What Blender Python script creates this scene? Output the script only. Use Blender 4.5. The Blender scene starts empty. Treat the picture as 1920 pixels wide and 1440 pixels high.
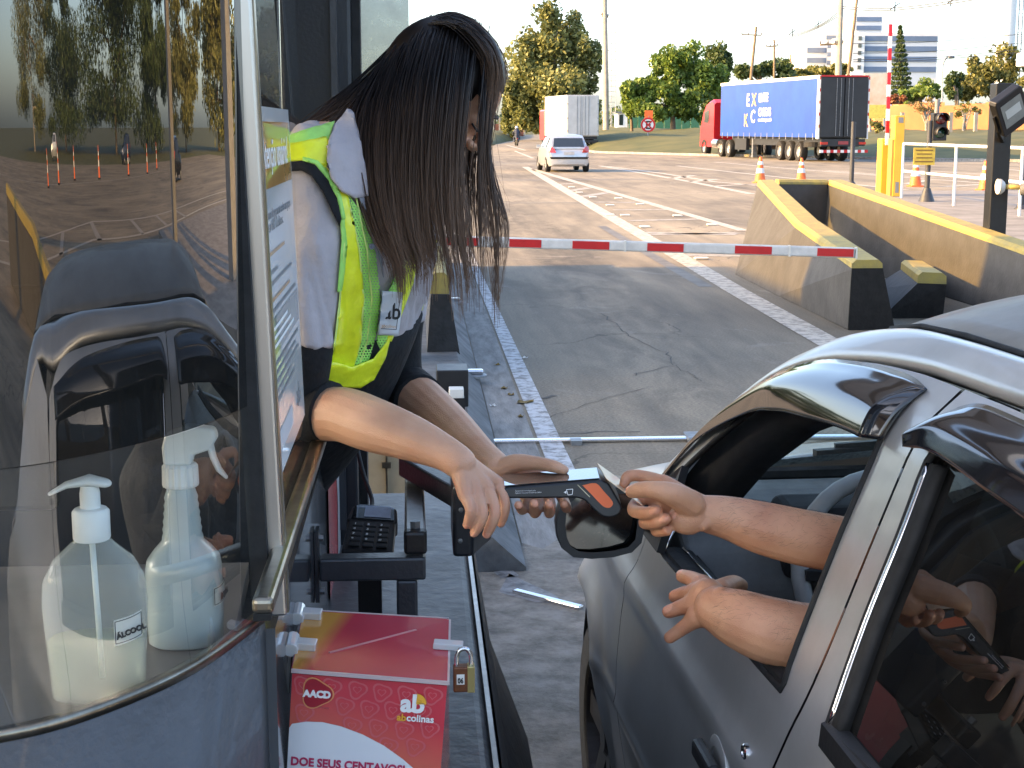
import bpy, bmesh, math, random
import numpy as np
from mathutils import Vector, Matrix
from mathutils.geometry import delaunay_2d_cdt
from mathutils.bvhtree import BVHTree
random.seed(7)
R = math.radians
sc = bpy.context.scene
COL = sc.collection

# ---------------------------------------------------------------- camera, sky, sun, exposure
FPX = 2800.0                                   # focal length in pixels of the 1920 px wide photograph
CAM_H = 1.71
PITCH = math.atan(482 / FPX)
YAW = math.atan(180 / FPX * math.cos(PITCH))   # the lane runs along +Y, the camera looks a little to its right
cam_d = bpy.data.cameras.new('camera')
cam_d.sensor_width = 36.0
cam_d.lens = FPX / 1920 * 36
cam_d.clip_start = 0.05
cam_d.clip_end = 6000
cam = bpy.data.objects.new('camera', cam_d)
COL.objects.link(cam)
cam.location = (0, 0, CAM_H)
cam.rotation_euler = (math.pi / 2 - PITCH, 0, -YAW)
sc.camera = cam

SUN_EL = R(23)
cr = Vector((math.cos(YAW), -math.sin(YAW), 0))          # camera right
cf0 = Vector((math.sin(YAW), math.cos(YAW), 0))          # camera heading on the ground
SUN_H = (-cr - cf0 * 0.14).normalized()                  # horizontal direction towards the sun
SUN_DIR = (SUN_H * math.cos(SUN_EL) + Vector((0, 0, math.sin(SUN_EL)))).normalized()
world = bpy.data.worlds.new('World')
sc.world = world
world.use_nodes = True
wn = world.node_tree.nodes
sky = wn.new('ShaderNodeTexSky')
sky.sky_type = 'NISHITA'
sky.sun_disc = False
sky.sun_elevation = SUN_EL
sky.sun_rotation = math.atan2(SUN_H.x, SUN_H.y)
sky.air_density = 0.8
sky.dust_density = 2.4
sky.ozone_density = 0.6
bg = wn['Background']
bg.inputs['Strength'].default_value = 0.15
world.node_tree.links.new(sky.outputs[0], bg.inputs['Color'])
sun_d = bpy.data.lights.new('sun', 'SUN')
sun_d.energy = 2.7
sun_d.angle = R(0.5)
sun_d.color = (1.0, 0.52, 0.07)
sun = bpy.data.objects.new('sun', sun_d)
COL.objects.link(sun)
sun.rotation_euler = SUN_DIR.to_track_quat('Z', 'Y').to_euler()
sun.location = (-30, 0, 30)
sc.view_settings.view_transform = 'Standard'
sc.view_settings.look = 'None'
sc.view_settings.gamma = 1.0
sc.view_settings.use_curve_mapping = False
sc.view_settings.exposure = 2.3
sc.render.engine = 'CYCLES'
sc.cycles.max_bounces = 10
sc.cycles.transparent_max_bounces = 24
sc.cycles.glossy_bounces = 5
sc.cycles.transmission_bounces = 8
sc.cycles.sample_clamp_indirect = 6.0
sc.cycles.use_denoising = True

# ---------------------------------------------------------------- measuring helpers (photo pixel + a known plane -> place in the world)
_f = Vector((math.sin(YAW) * math.cos(PITCH), math.cos(YAW) * math.cos(PITCH), -math.sin(PITCH)))
_r = cr.copy()
_u = _r.cross(_f)
EYE = Vector((0, 0, CAM_H))
def ray(x, y): return _f + _r * ((x - 960) / FPX) + _u * ((720 - y) / FPX)
def at(x, y, d): return EYE + ray(x, y) * d
def atz(x, y, z=0.0):
    q = ray(x, y); return EYE + q * ((z - CAM_H) / q.z)
def atX(x, y, X):
    q = ray(x, y); return EYE + q * (X / q.x)
def cl(a, b, t): return a + (b - a) * t
def smooth(t): t = max(0, min(1, t)); return t * t * (3 - 2 * t)
def interp(x, xs, ys):
    if x <= xs[0]: return ys[0]
    for i in range(len(xs) - 1):
        if x <= xs[i + 1]: return cl(ys[i], ys[i + 1], (x - xs[i]) / (xs[i + 1] - xs[i]))
    return ys[-1]

# ---------------------------------------------------------------- things, parts, tags
ORG = {}
def tag(o, label=None, cat=None, group=None, kind=None):
    if label: o['label'] = label
    if cat: o['category'] = cat
    if group: o['group'] = group
    if kind: o['kind'] = kind
    return o
def thing(name, label, cat, loc=(0, 0, 0), group=None):
    o = bpy.data.objects.new(name, None)
    o.empty_display_size = 0.1
    COL.objects.link(o)
    o.location = loc
    ORG[o.name] = Vector(loc)
    return tag(o, label, cat, group)
def link_mesh(name, me, parent=None):
    o = bpy.data.objects.new(name, me)
    COL.objects.link(o)
    if parent is not None:
        o.parent = parent
        ORG[o.name] = ORG[parent.name]
    else:
        ORG[o.name] = Vector((0, 0, 0))
    return o
def copy_tree(o, parent=None):
    c = o.copy(); COL.objects.link(c); c.parent = parent
    ORG[c.name] = ORG.get(o.name, Vector((0, 0, 0)))
    for ch in list(o.children): copy_tree(ch, c)
    return c

class MB:
    """collects shapes into one mesh"""
    def __init__(s): s.V = []; s.F = []; s.M = []; s.mi = 0
    def add(s, vs, fs):
        n = len(s.V); s.V += [Vector(v) for v in vs]
        for f in fs: s.F.append(tuple(i + n for i in f)); s.M.append(s.mi)
        return s
    def box(s, a, b, m=None):
        x0, y0, z0 = a; x1, y1, z1 = b
        vs = [(x0,y0,z0),(x1,y0,z0),(x1,y1,z0),(x0,y1,z0),(x0,y0,z1),(x1,y0,z1),(x1,y1,z1),(x0,y1,z1)]
        if m is not None: vs = [m @ Vector(v) for v in vs]
        return s.add(vs, [(0,3,2,1),(4,5,6,7),(0,1,5,4),(1,2,6,5),(2,3,7,6),(3,0,4,7)])
    def bar(s, p, q, w, h, up=(0, 0, 1)):
        p = Vector(p); q = Vector(q); d = (q - p).normalized(); up = Vector(up)
        sd = d.cross(up)
        if sd.length < 1e-4: sd = d.cross(Vector((1, 0, 0)))
        sd.normalize(); u = sd.cross(d)
        vs = []
        for c in (p, q):
            for a, b in ((-1,-1),(1,-1),(1,1),(-1,1)): vs.append(c + sd * (a * w / 2) + u * (b * h / 2))
        return s.add(vs, [(0,1,2,3),(7,6,5,4),(0,4,5,1),(1,5,6,2),(2,6,7,3),(3,7,4,0)])
    def tube(s, pts, rad, n=8, cap=True, flat=None, rnd=False):
        pts = [Vector(p) for p in pts]
        if not isinstance(rad, (list, tuple)): rad = [rad] * len(pts)
        rad = list(rad)
        if rnd:   # hemispherical ends
            d0 = (pts[0] - pts[1]).normalized(); d1 = (pts[-1] - pts[-2]).normalized()
            p0, p1, r0, r1 = pts[0], pts[-1], rad[0], rad[-1]
            a0 = [(p0 + d0 * r0 * math.sin(t), r0 * math.cos(t)) for t in (1.45, 1.1, .75, .38)]
            a1 = [(p1 + d1 * r1 * math.sin(t), r1 * math.cos(t)) for t in (.38, .75, 1.1, 1.45)]
            pts = [a for a, _ in a0] + pts + [a for a, _ in a1]
            rad = [b for _, b in a0] + rad + [b for _, b in a1]
        m = len(pts); b = len(s.V); up = None
        for i in range(m):
            t = (pts[min(i + 1, m - 1)] - pts[max(i - 1, 0)])
            if t.length < 1e-9: t = Vector((0, 0, 1))
            t.normalize()
            if up is None:
                up = Vector(flat[2]) if flat else (Vector((0, 0, 1)) if abs(t.z) < .9 else Vector((1, 0, 0)))
            if flat and len(flat) > 2: up = Vector(flat[2])
            sd = t.cross(up)
            if sd.length < 1e-5: sd = t.cross(Vector((1, 0, 0)))
            sd.normalize(); up = sd.cross(t).normalized()
            fa, fb = (flat[0], flat[1]) if flat else (1, 1)
            for k in range(n):
                a = 2 * math.pi * k / n
                s.V.append(pts[i] + sd * (math.cos(a) * rad[i] * fa) + up * (math.sin(a) * rad[i] * fb))
        for i in range(m - 1):
            for k in range(n):
                k2 = (k + 1) % n
                s.F.append((b + i * n + k, b + i * n + k2, b + (i + 1) * n + k2, b + (i + 1) * n + k)); s.M.append(s.mi)
        if cap:
            s.F.append(tuple(b + k for k in range(n))[::-1]); s.M.append(s.mi)
            s.F.append(tuple(b + (m - 1) * n + k for k in range(n))); s.M.append(s.mi)
        return s
    def cyl(s, p, q, r, n=12, r2=None): return s.tube([p, q], [r, r if r2 is None else r2], n)
    def loft(s, rings, closed=True, cap=True):
        b = len(s.V); n = len(rings[0])
        for rg in rings: s.V += [Vector(v) for v in rg]
        for i in range(len(rings) - 1):
            for k in range(n if closed else n - 1):
                k2 = (k + 1) % n
                s.F.append((b + i*n + k, b + i*n + k2, b + (i+1)*n + k2, b + (i+1)*n + k)); s.M.append(s.mi)
        if cap and closed:
            s.F.append(tuple(b + k for k in range(n))[::-1]); s.M.append(s.mi)
            s.F.append(tuple(b + (len(rings)-1)*n + k for k in range(n))); s.M.append(s.mi)
        return s
    def lathe(s, prof, c, n=20, axis=(0, 0, 1), cap=True):
        c = Vector(c); ax = Vector(axis).normalized()
        e1 = ax.orthogonal().normalized(); e2 = ax.cross(e1)
        return s.loft([[c + ax * h + (e1 * math.cos(2*math.pi*k/n) + e2 * math.sin(2*math.pi*k/n)) * max(r, 1e-4) for k in range(n)] for r, h in prof], True, cap)
    def prism(s, poly, fn, h0, h1):
        n = len(poly); vs = [fn(a, b, h0) for a, b in poly] + [fn(a, b, h1) for a, b in poly]
        return s.add(vs, [tuple(range(n))[::-1], tuple(range(n, 2 * n))] + [(i, (i+1) % n, n + (i+1) % n, n + i) for i in range(n)])
    def ell(s, c, r, n=14, m=9, rot=None):
        c = Vector(c); rings = []
        for i in range(m + 1):
            t = -math.pi/2 + math.pi * (i + .02) / (m + .04)
            ring = []
            for k in range(n):
                v = Vector((r[0]*math.cos(t)*math.cos(2*math.pi*k/n), r[1]*math.cos(t)*math.sin(2*math.pi*k/n), r[2]*math.sin(t)))
                if rot is not None: v = rot @ v
                ring.append(c + v)
            rings.append(ring)
        return s.loft(rings)
    def grid(s, fn, nu, nv):
        return s.loft([[fn(i / nu, j / nv) for j in range(nv + 1)] for i in range(nu + 1)], closed=False)
    def build(s, name, mat, parent=None, smooth=False, bevel=0, solid=0, seg=2, subd=0, auto=None):
        o0 = ORG[parent.name] if parent is not None else Vector((0, 0, 0))
        me = bpy.data.meshes.new(name)
        me.from_pydata([tuple(v - o0) for v in s.V], [], s.F)
        mats = mat if isinstance(mat, (list, tuple)) else [mat]
        for m in mats: me.materials.append(m)
        if len(mats) > 1: me.polygons.foreach_set('material_index', s.M)
        bm = bmesh.new(); bm.from_mesh(me); bmesh.ops.recalc_face_normals(bm, faces=bm.faces); bm.to_mesh(me); bm.free()
        if smooth:
            me.polygons.foreach_set('use_smooth', [True] * len(me.polygons))
            if auto:
                try: me.set_sharp_from_angle(angle=R(auto))
                except Exception: pass
        o = link_mesh(name, me, parent)
        if solid:
            md = o.modifiers.new('thick', 'SOLIDIFY'); md.thickness = solid; md.offset = -1
        if bevel:
            md = o.modifiers.new('edge', 'BEVEL'); md.width = bevel; md.segments = seg; md.limit_method = 'ANGLE'; md.angle_limit = R(35)
        if subd:
            md = o.modifiers.new('sub', 'SUBSURF'); md.levels = subd; md.render_levels = subd
        return o

def catmull(pts, n=6):
    pts = [Vector(p) for p in pts]; out = []
    P = [pts[0] * 2 - pts[1]] + pts + [pts[-1] * 2 - pts[-2]]
    for i in range(1, len(P) - 2):
        for k in range(n):
            t = k / n
            out.append(.5 * ((2*P[i]) + (P[i+1]-P[i-1])*t + (2*P[i-1]-5*P[i]+4*P[i+1]-P[i+2])*t*t + (-P[i-1]+3*P[i]-3*P[i+1]+P[i+2])*t**3))
    out.append(pts[-1]); return out
def cat1(vals, n=6): return [v.x for v in catmull([Vector((v, 0, 0)) for v in vals], n)]

def cdt(outline, holes=(), step=.03, extra=()):
    """triangulate a 2-D outline with interior points, returns verts2d, tris"""
    def inside(p, poly):
        c = False; j = len(poly) - 1
        for i in range(len(poly)):
            a, b = poly[i], poly[j]
            if (a[1] > p[1]) != (b[1] > p[1]) and p[0] < (b[0]-a[0]) * (p[1]-a[1]) / (b[1]-a[1]) + a[0]: c = not c
            j = i
        return c
    def dens(poly):
        o = []
        for i in range(len(poly)):
            a, b = Vector(poly[i]), Vector(poly[(i+1) % len(poly)])
            k = max(1, int((b-a).length / step))
            o += [a + (b-a) * (t/k) for t in range(k)]
        return o
    V = []; faces = []
    def loop(poly):
        i0 = len(V); d = dens(poly); V.extend(Vector((p[0], p[1])) for p in d); return list(range(i0, len(V)))
    faces.append(loop(outline))
    hl = [loop(h) for h in holes]
    xs = [p[0] for p in outline]; ys = [p[1] for p in outline]
    nb = len(V)
    edge = [v.copy() for v in V]
    y = min(ys) + step / 2
    while y < max(ys):
        x = min(xs) + step / 2
        while x < max(xs):
            if inside((x, y), outline) and not any(inside((x, y), h) for h in holes):
                if min((e.x-x)**2 + (e.y-y)**2 for e in edge) > (step*.45)**2: V.append(Vector((x, y)))
            x += step
        y += step
    edges = []
    for l in faces + hl: edges += [(l[i], l[(i+1) % len(l)]) for i in range(len(l))]
    vo, eo, fo, *_ = delaunay_2d_cdt(V, edges, [], 0, 1e-7)
    tr = []
    for f in fo:
        c = sum((vo[i] for i in f), Vector((0, 0))) / len(f)
        if inside(c, outline) and not any(inside(c, h) for h in holes): tr.append(tuple(f))
    return vo, tr

def voxel(mb, name, mat, size, parent=None, sm=4, fac=.5):
    me = bpy.data.meshes.new('tmp'); me.from_pydata([tuple(v) for v in mb.V], [], mb.F)
    o = bpy.data.objects.new('tmp', me); COL.objects.link(o)
    bm = bmesh.new(); bm.from_mesh(me); bmesh.ops.recalc_face_normals(bm, faces=bm.faces); bm.to_mesh(me); bm.free()
    md = o.modifiers.new('r', 'REMESH'); md.mode = 'VOXEL'; md.voxel_size = size; md.adaptivity = 0
    if sm:
        m2 = o.modifiers.new('s', 'SMOOTH'); m2.factor = fac; m2.iterations = sm
    dg = bpy.context.evaluated_depsgraph_get()
    me2 = bpy.data.meshes.new_from_object(o.evaluated_get(dg))
    bpy.data.objects.remove(o); bpy.data.meshes.remove(me)
    me2.name = name
    me2.materials.clear(); me2.materials.append(mat)
    me2.polygons.foreach_set('use_smooth', [True] * len(me2.polygons))
    if parent is not None: me2.transform(Matrix.Translation(-ORG[parent.name]))
    return link_mesh(name, me2, parent)

FONT = None
def lettering(txt, origin, ex, ey, size, mat, parent, name='lettering', align='LEFT', sx=1.0, off=0.0, ext=0.0004, shear=0):
    """flat print: a line of text as a thin mesh; ex, ey are the directions of writing and of the letters' tops"""
    cu = bpy.data.curves.new('txt', 'FONT'); cu.body = txt; cu.size = size; cu.align_x = align; cu.extrude = ext; cu.offset = off
    cu.resolution_u = 3; cu.shear = shear
    o = bpy.data.objects.new('txt', cu); COL.objects.link(o)
    dg = bpy.context.evaluated_depsgraph_get()
    me = bpy.data.meshes.new_from_object(o.evaluated_get(dg))
    bpy.data.objects.remove(o); bpy.data.curves.remove(cu)
    ex = Vector(ex).normalized(); ey = (Vector(ey) - ex * ex.dot(Vector(ey))).normalized(); ez = ex.cross(ey)
    m = Matrix.Identity(4)
    for i in range(3): m[i][0] = ex[i] * sx; m[i][1] = ey[i]; m[i][2] = ez[i]; m[i][3] = origin[i]
    me.transform(m)
    if parent is not None: me.transform(Matrix.Translation(-ORG[parent.name]))
    me.materials.clear(); me.materials.append(mat)
    return link_mesh(name, me, parent)

# ---------------------------------------------------------------- materials
def new_mat(name):
    m = bpy.data.materials.new(name); m.use_nodes = True
    return m, m.node_tree.nodes, m.node_tree.links, m.node_tree.nodes['Principled BSDF']
def pm(name, col, rough=.5, metal=0, var=.12, vs=6, bump=0, bs=60, coat=0, spec=.5, col2=None, alpha=1, sub=0, stretch=None, coords='Object'):
    m, N, L, P = new_mat(name)
    P.inputs['Roughness'].default_value = rough; P.inputs['Metallic'].default_value = metal
    P.inputs['Specular IOR Level'].default_value = spec; P.inputs['Coat Weight'].default_value = coat
    P.inputs['Coat Roughness'].default_value = .04
    P.inputs['Alpha'].default_value = alpha
    if sub:
        P.inputs['Subsurface Weight'].default_value = sub; P.inputs['Subsurface Radius'].default_value = (.012, .005, .003); P.inputs['Subsurface Scale'].default_value = 1
    tc = N.new('ShaderNodeTexCoord'); src = tc.outputs[coords]
    if stretch:
        mp = N.new('ShaderNodeMapping'); mp.inputs['Scale'].default_value = stretch; L.new(src, mp.inputs[0]); src = mp.outputs[0]
    c = (*col, 1)
    c2 = (*col2, 1) if col2 else (*[x * (1 - 2 * var) for x in col], 1)
    if var or col2:
        nz = N.new('ShaderNodeTexNoise'); nz.inputs['Scale'].default_value = vs; nz.inputs['Detail'].default_value = 6; nz.inputs['Roughness'].default_value = .65
        L.new(src, nz.inputs['Vector'])
        rp = N.new('ShaderNodeValToRGB'); rp.color_ramp.elements[0].color = c2; rp.color_ramp.elements[1].color = c
        rp.color_ramp.elements[0].position = .33; rp.color_ramp.elements[1].position = .62
        L.new(nz.outputs[0], rp.inputs[0]); L.new(rp.outputs[0], P.inputs['Base Color'])
        mr = N.new('ShaderNodeMapRange'); mr.inputs[3].default_value = min(1, rough * 1.25); mr.inputs[4].default_value = rough * .85
        L.new(nz.outputs[0], mr.inputs[0]); L.new(mr.outputs[0], P.inputs['Roughness'])
    else: P.inputs['Base Color'].default_value = c
    if bump:
        n2 = N.new('ShaderNodeTexNoise'); n2.inputs['Scale'].default_value = bs; n2.inputs['Detail'].default_value = 5
        L.new(src, n2.inputs['Vector'])
        b = N.new('ShaderNodeBump'); b.inputs['Strength'].default_value = bump; b.inputs['Distance'].default_value = .01
        L.new(n2.outputs[0], b.inputs['Height']); L.new(b.outputs[0], P.inputs['Normal'])
    return m
def glass_mat(name, tint=(.9, .95, .93), refl=1.0, rough=0.0, ior=1.5, dirt=0.0):
    """thin pane: fresnel reflection over a tinted see-through"""
    m, N, L, P = new_mat(name); N.remove(P)
    out = N['Material Output']
    ge = N.new('ShaderNodeNewGeometry'); dt = N.new('ShaderNodeVectorMath'); dt.operation = 'DOT_PRODUCT'; L.new(ge.outputs['Normal'], dt.inputs[0]); L.new(ge.outputs['Incoming'], dt.inputs[1])
    def mth(op, a, b=None):
        x = N.new('ShaderNodeMath'); x.operation = op; L.new(a, x.inputs[0])
        if b is not None: x.inputs[1].default_value = b
        return x
    f0 = ((ior - 1) / (ior + 1)) ** 2 * 2
    ab = mth('ABSOLUTE', dt.outputs['Value']); ab.use_clamp = True
    iv = N.new('ShaderNodeMath'); iv.operation = 'SUBTRACT'; iv.inputs[0].default_value = 1; L.new(ab.outputs[0], iv.inputs[1])
    pw = mth('POWER', iv.outputs[0], 4.2); sc_1 = mth('MULTIPLY_ADD', pw.outputs[0], 1 - f0); sc_1.inputs[2].default_value = f0
    mu = N.new('ShaderNodeMath'); mu.operation = 'MULTIPLY'; mu.use_clamp = True; mu.inputs[1].default_value = refl; L.new(sc_1.outputs[0], mu.inputs[0])
    tr = N.new('ShaderNodeBsdfTransparent'); tr.inputs[0].default_value = (*tint, 1)
    gl = N.new('ShaderNodeBsdfGlossy'); gl.inputs['Roughness'].default_value = rough; gl.inputs['Color'].default_value = (1, 1, 1, 1)
    mx = N.new('ShaderNodeMixShader'); L.new(mu.outputs[0], mx.inputs[0]); L.new(tr.outputs[0], mx.inputs[1]); L.new(gl.outputs[0], mx.inputs[2])
    last = mx.outputs[0]
    if dirt:
        tc = N.new('ShaderNodeTexCoord'); nz = N.new('ShaderNodeTexNoise'); nz.inputs['Scale'].default_value = 9; nz.inputs['Detail'].default_value = 8; nz.inputs['Roughness'].default_value = .75
        L.new(tc.outputs['Object'], nz.inputs['Vector'])
        mr = N.new('ShaderNodeMapRange'); mr.inputs[1].default_value = .4; mr.inputs[2].default_value = .75; mr.inputs[3].default_value = dirt * .35; mr.inputs[4].default_value = dirt
        L.new(nz.outputs[0], mr.inputs[0])
        df = N.new('ShaderNodeBsdfDiffuse'); df.inputs[0].default_value = (.5, .48, .44, 1)
        m2 = N.new('ShaderNodeMixShader'); L.new(mr.outputs[0], m2.inputs[0]); L.new(last, m2.inputs[1]); L.new(df.outputs[0], m2.inputs[2]); last = m2.outputs[0]
    L.new(last, out.inputs['Surface'])
    return m

def asphalt():
    m, N, L, P = new_mat('asphalt')
    g = N.new('ShaderNodeNewGeometry'); pos = g.outputs['Position']
    def noise(scale, det=6, ro=.6, st=None, dist=0):
        src = pos
        if st:
            mp = N.new('ShaderNodeMapping'); mp.inputs['Scale'].default_value = st; L.new(pos, mp.inputs[0]); src = mp.outputs[0]
        n = N.new('ShaderNodeTexNoise'); n.inputs['Scale'].default_value = scale; n.inputs['Detail'].default_value = det; n.inputs['Roughness'].default_value = ro; n.inputs['Distortion'].default_value = dist
        L.new(src, n.inputs['Vector']); return n.outputs[0]
    def ramp(v, a, b, p0=.35, p1=.65):
        r = N.new('ShaderNodeValToRGB'); r.color_ramp.elements[0].position = p0; r.color_ramp.elements[1].position = p1
        r.color_ramp.elements[0].color = (*a, 1); r.color_ramp.elements[1].color = (*b, 1); L.new(v, r.inputs[0]); return r.outputs[0]
    def mix(t, f, a, b):
        x = N.new('ShaderNodeMixRGB'); x.blend_type = t
        if isinstance(f, float): x.inputs[0].default_value = f
        else: L.new(f, x.inputs[0])
        for i, c in ((1, a), (2, b)):
            if isinstance(c, tuple): x.inputs[i].default_value = (*c, 1)
            else: L.new(c, x.inputs[i])
        return x.outputs[0]
    base = ramp(noise(.35, 5, .6, (1, .35, 1)), (.165, .146, .112), (.27, .238, .182))
    streak = ramp(noise(1.5, 6, .6, (2.2, .12, 1)), (.66, .66, .67), (1.18, 1.15, 1.1), .3, .7)
    c = mix('MULTIPLY', .8, base, streak)
    dark = ramp(noise(.55, 4, .6, (1.1, .3, 1), .6), (1, 1, 1), (.48, .49, .52), .5, .7)     # oily wheel lane
    c = mix('MULTIPLY', .85, c, dark)
    sx = N.new('ShaderNodeSeparateXYZ'); L.new(pos, sx.inputs[0])
    def mm(op, a, b):
        x = N.new('ShaderNodeMath'); x.operation = op; x.use_clamp = op == 'MULTIPLY'
        for i, c_ in ((0, a), (1, b)):
            if isinstance(c_, (int, float)): x.inputs[i].default_value = c_
            else: L.new(c_, x.inputs[i])
        return x.outputs[0]
    band = mm('SUBTRACT', 1.0, mm('ABSOLUTE', mm('MULTIPLY_ADD', sx.outputs['X'], 1.1) if False else mm('SUBTRACT', sx.outputs['X'], 1.75), 0))
    oil = mm('MULTIPLY', band, ramp(noise(1.6, 6, .65, (1.6, .5, 1), .8), (0, 0, 0), (1, 1, 1), .42, .62))
    c = mix('MULTIPLY', mm('MULTIPLY', oil, .75), c, (.42, .43, .46))
    pale = mm('MULTIPLY', ramp(noise(.9, 7, .7, (1.2, .8, 1), 1.2), (0, 0, 0), (1, 1, 1), .58, .68), .45)
    c = mix('MIX', pale, c, (.30, .275, .235))
    sp = ramp(noise(55, 3, .7), (.72, .72, .72), (1.3, 1.28, 1.25), .35, .65)
    c = mix('MULTIPLY', .8, c, sp)
    vo = N.new('ShaderNodeTexVoronoi'); vo.feature = 'DISTANCE_TO_EDGE'; vo.inputs['Scale'].default_value = .42
    wv = N.new('ShaderNodeVectorMath'); wv.operation = 'ADD'; n3 = N.new('ShaderNodeTexNoise'); n3.inputs['Scale'].default_value = 2.0; n3.inputs['Detail'].default_value = 6
    L.new(pos, n3.inputs['Vector']); L.new(pos, wv.inputs[0]); L.new(n3.outputs['Color'], wv.inputs[1]); L.new(wv.outputs[0], vo.inputs['Vector'])
    crack = ramp(vo.outputs[0], (.25, .25, .25), (1, 1, 1), .002, .009)
    cm = ramp(noise(.22, 3, .5), (0, 0, 0), (1, 1, 1), .5, .6)
    c = mix('MULTIPLY', cm, c, crack)
    L.new(c, P.inputs['Base Color'])
    P.inputs['Roughness'].default_value = .82; P.inputs['Specular IOR Level'].default_value = .35
    b = N.new('ShaderNodeBump'); b.inputs['Strength'].default_value = .5; b.inputs['Distance'].default_value = .006
    L.new(noise(90, 3, .6), b.inputs['Height']); L.new(b.outputs[0], P.inputs['Normal'])
    return m
M_ASPH = asphalt()
M_ASPH2 = pm('patched_asphalt', (.10, .098, .095), .85, var=.2, vs=3, bump=.4, bs=80)
def worn_paint(name, col, under, amt=.5, sc_=9):
    m, N, L, P = new_mat(name)
    g = N.new('ShaderNodeNewGeometry')
    n = N.new('ShaderNodeTexNoise'); n.inputs['Scale'].default_value = sc_; n.inputs['Detail'].default_value = 9; n.inputs['Roughness'].default_value = .72
    L.new(g.outputs['Position'], n.inputs['Vector'])
    r = N.new('ShaderNodeValToRGB'); r.color_ramp.elements[0].position = amt - .06; r.color_ramp.elements[1].position = amt + .06
    r.color_ramp.elements[0].color = (*under, 1); r.color_ramp.elements[1].color = (*col, 1)
    L.new(n.outputs[0], r.inputs[0]); L.new(r.outputs[0], P.inputs['Base Color']); P.inputs['Roughness'].default_value = .75
    b = N.new('ShaderNodeBump'); b.inputs['Strength'].default_value = .3; b.inputs['Distance'].default_value = .004
    L.new(n.outputs[0], b.inputs['Height']); L.new(b.outputs[0], P.inputs['Normal'])
    return m
M_LINE = worn_paint('worn_road_paint', (.47, .44, .38), (.24, .225, .2), .49)
M_LINE2 = worn_paint('very_worn_road_paint', (.36, .34, .30), (.2, .19, .175), .5, 7)
M_EDGE = worn_paint('flaking_white_edge', (.52, .53, .54), (.22, .215, .205), .48, 12)
M_GUT = pm('worn_concrete', (.29, .28, .26), .85, var=.22, vs=5, bump=.35, bs=40, stretch=(3, .5, 1))
M_CONC_D = pm('grey_painted_concrete', (.085, .087, .09), .6, var=.25, vs=7, bump=.25, bs=45)
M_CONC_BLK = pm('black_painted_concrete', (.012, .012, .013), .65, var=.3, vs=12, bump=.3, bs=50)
M_YEL = pm('yellow_kerb_paint', (.36, .28, .065), .65, var=.18, vs=9, bump=.25, bs=45, col2=(.25, .21, .08))
M_GRASS = pm('grass', (.088, .085, .02), .9, var=0, vs=.35, col2=(.04, .052, .012), bump=.8, bs=3, coords='Object')
M_DIRT = pm('dry_earth', (.24, .12, .05), .95, vs=.3, col2=(.12, .075, .03), bump=.5, bs=2)
M_BLK = pm('black_paint', (.012, .012, .013), .38, var=.15, vs=20, bump=.05, bs=120)
M_BLKP = pm('black_plastic', (.016, .016, .017), .45, var=.1, vs=30, bump=.05, bs=200)
M_RUB = pm('rubber', (.014, .014, .014), .75, var=.2, vs=30, bump=.1, bs=90)
M_STEEL = pm('stainless_steel', (.50, .48, .45), .32, 1, var=.12, vs=8, bump=.06, bs=60, stretch=(1, 1, .1))
M_CHROME = pm('chrome', (.72, .72, .73), .12, 1, var=.05, vs=8)
M_BRASS = pm('worn_brass', (.34, .30, .23), .30, 1, var=.25, vs=14, col2=(.17, .145, .11))
M_GREYM = pm('grey_coated_steel', (.055, .060, .068), .34, .25, var=.12, vs=10, bump=.1, bs=140)
M_WHITE = pm('white_paint', (.72, .72, .70), .5, var=.06, vs=4)
M_WHITE2 = pm('off_white_plastic', (.62, .62, .58), .4, var=.05, vs=12)
M_RED = pm('red_reflective', (.50, .012, .014), .35, var=.08, vs=12)
M_ORANGE = pm('orange_plastic', (.85, .16, .03), .5, var=.12, vs=8)
M_GALV = pm('galvanised', (.30, .31, .32), .45, .8, var=.2, vs=12)
# ================================================================ THE SETTING
def struct(name, mb, mat, parent=None, **k):
    o = mb.build(name, mat, parent, **k)
    if parent is None: o['kind'] = 'structure'
    return o
g = MB(); g.add([(-3000, -1500, -.06), (3000, -1500, -.06), (3000, 4500, -.06), (-3000, 4500, -.06)], [(0, 1, 2, 3)])
ground = struct('ground', g, M_GRASS)
# road sheet: wide plaza, narrowing to the road that runs on to the left of the bank
rd = MB()
A1 = atz(1095, 283); A2 = atz(1120, 287); A3 = atz(1310, 292); A4 = atz(1640, 299); A5 = atz(1920, 304); A6 = atz(2300, 309)
far_r = at(1013, 246, 330); far_l = at(968, 246, 330); Lft = atz(925, 273)
outl = [(-60, -90), (70, -90), (70, A6.y), (A6.x, A6.y), (A5.x, A5.y), (A4.x, A4.y), (A3.x, A3.y), (A2.x, A2.y), (A1.x, A1.y), (far_r.x, far_r.y), (far_l.x, far_l.y), (Lft.x, Lft.y), (-60, Lft.y - 8)]
vo, tr = cdt(outl, step=12)
rd.add([(v.x, v.y, 0) for v in vo], tr)
road = struct('road', rd, M_ASPH)
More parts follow.
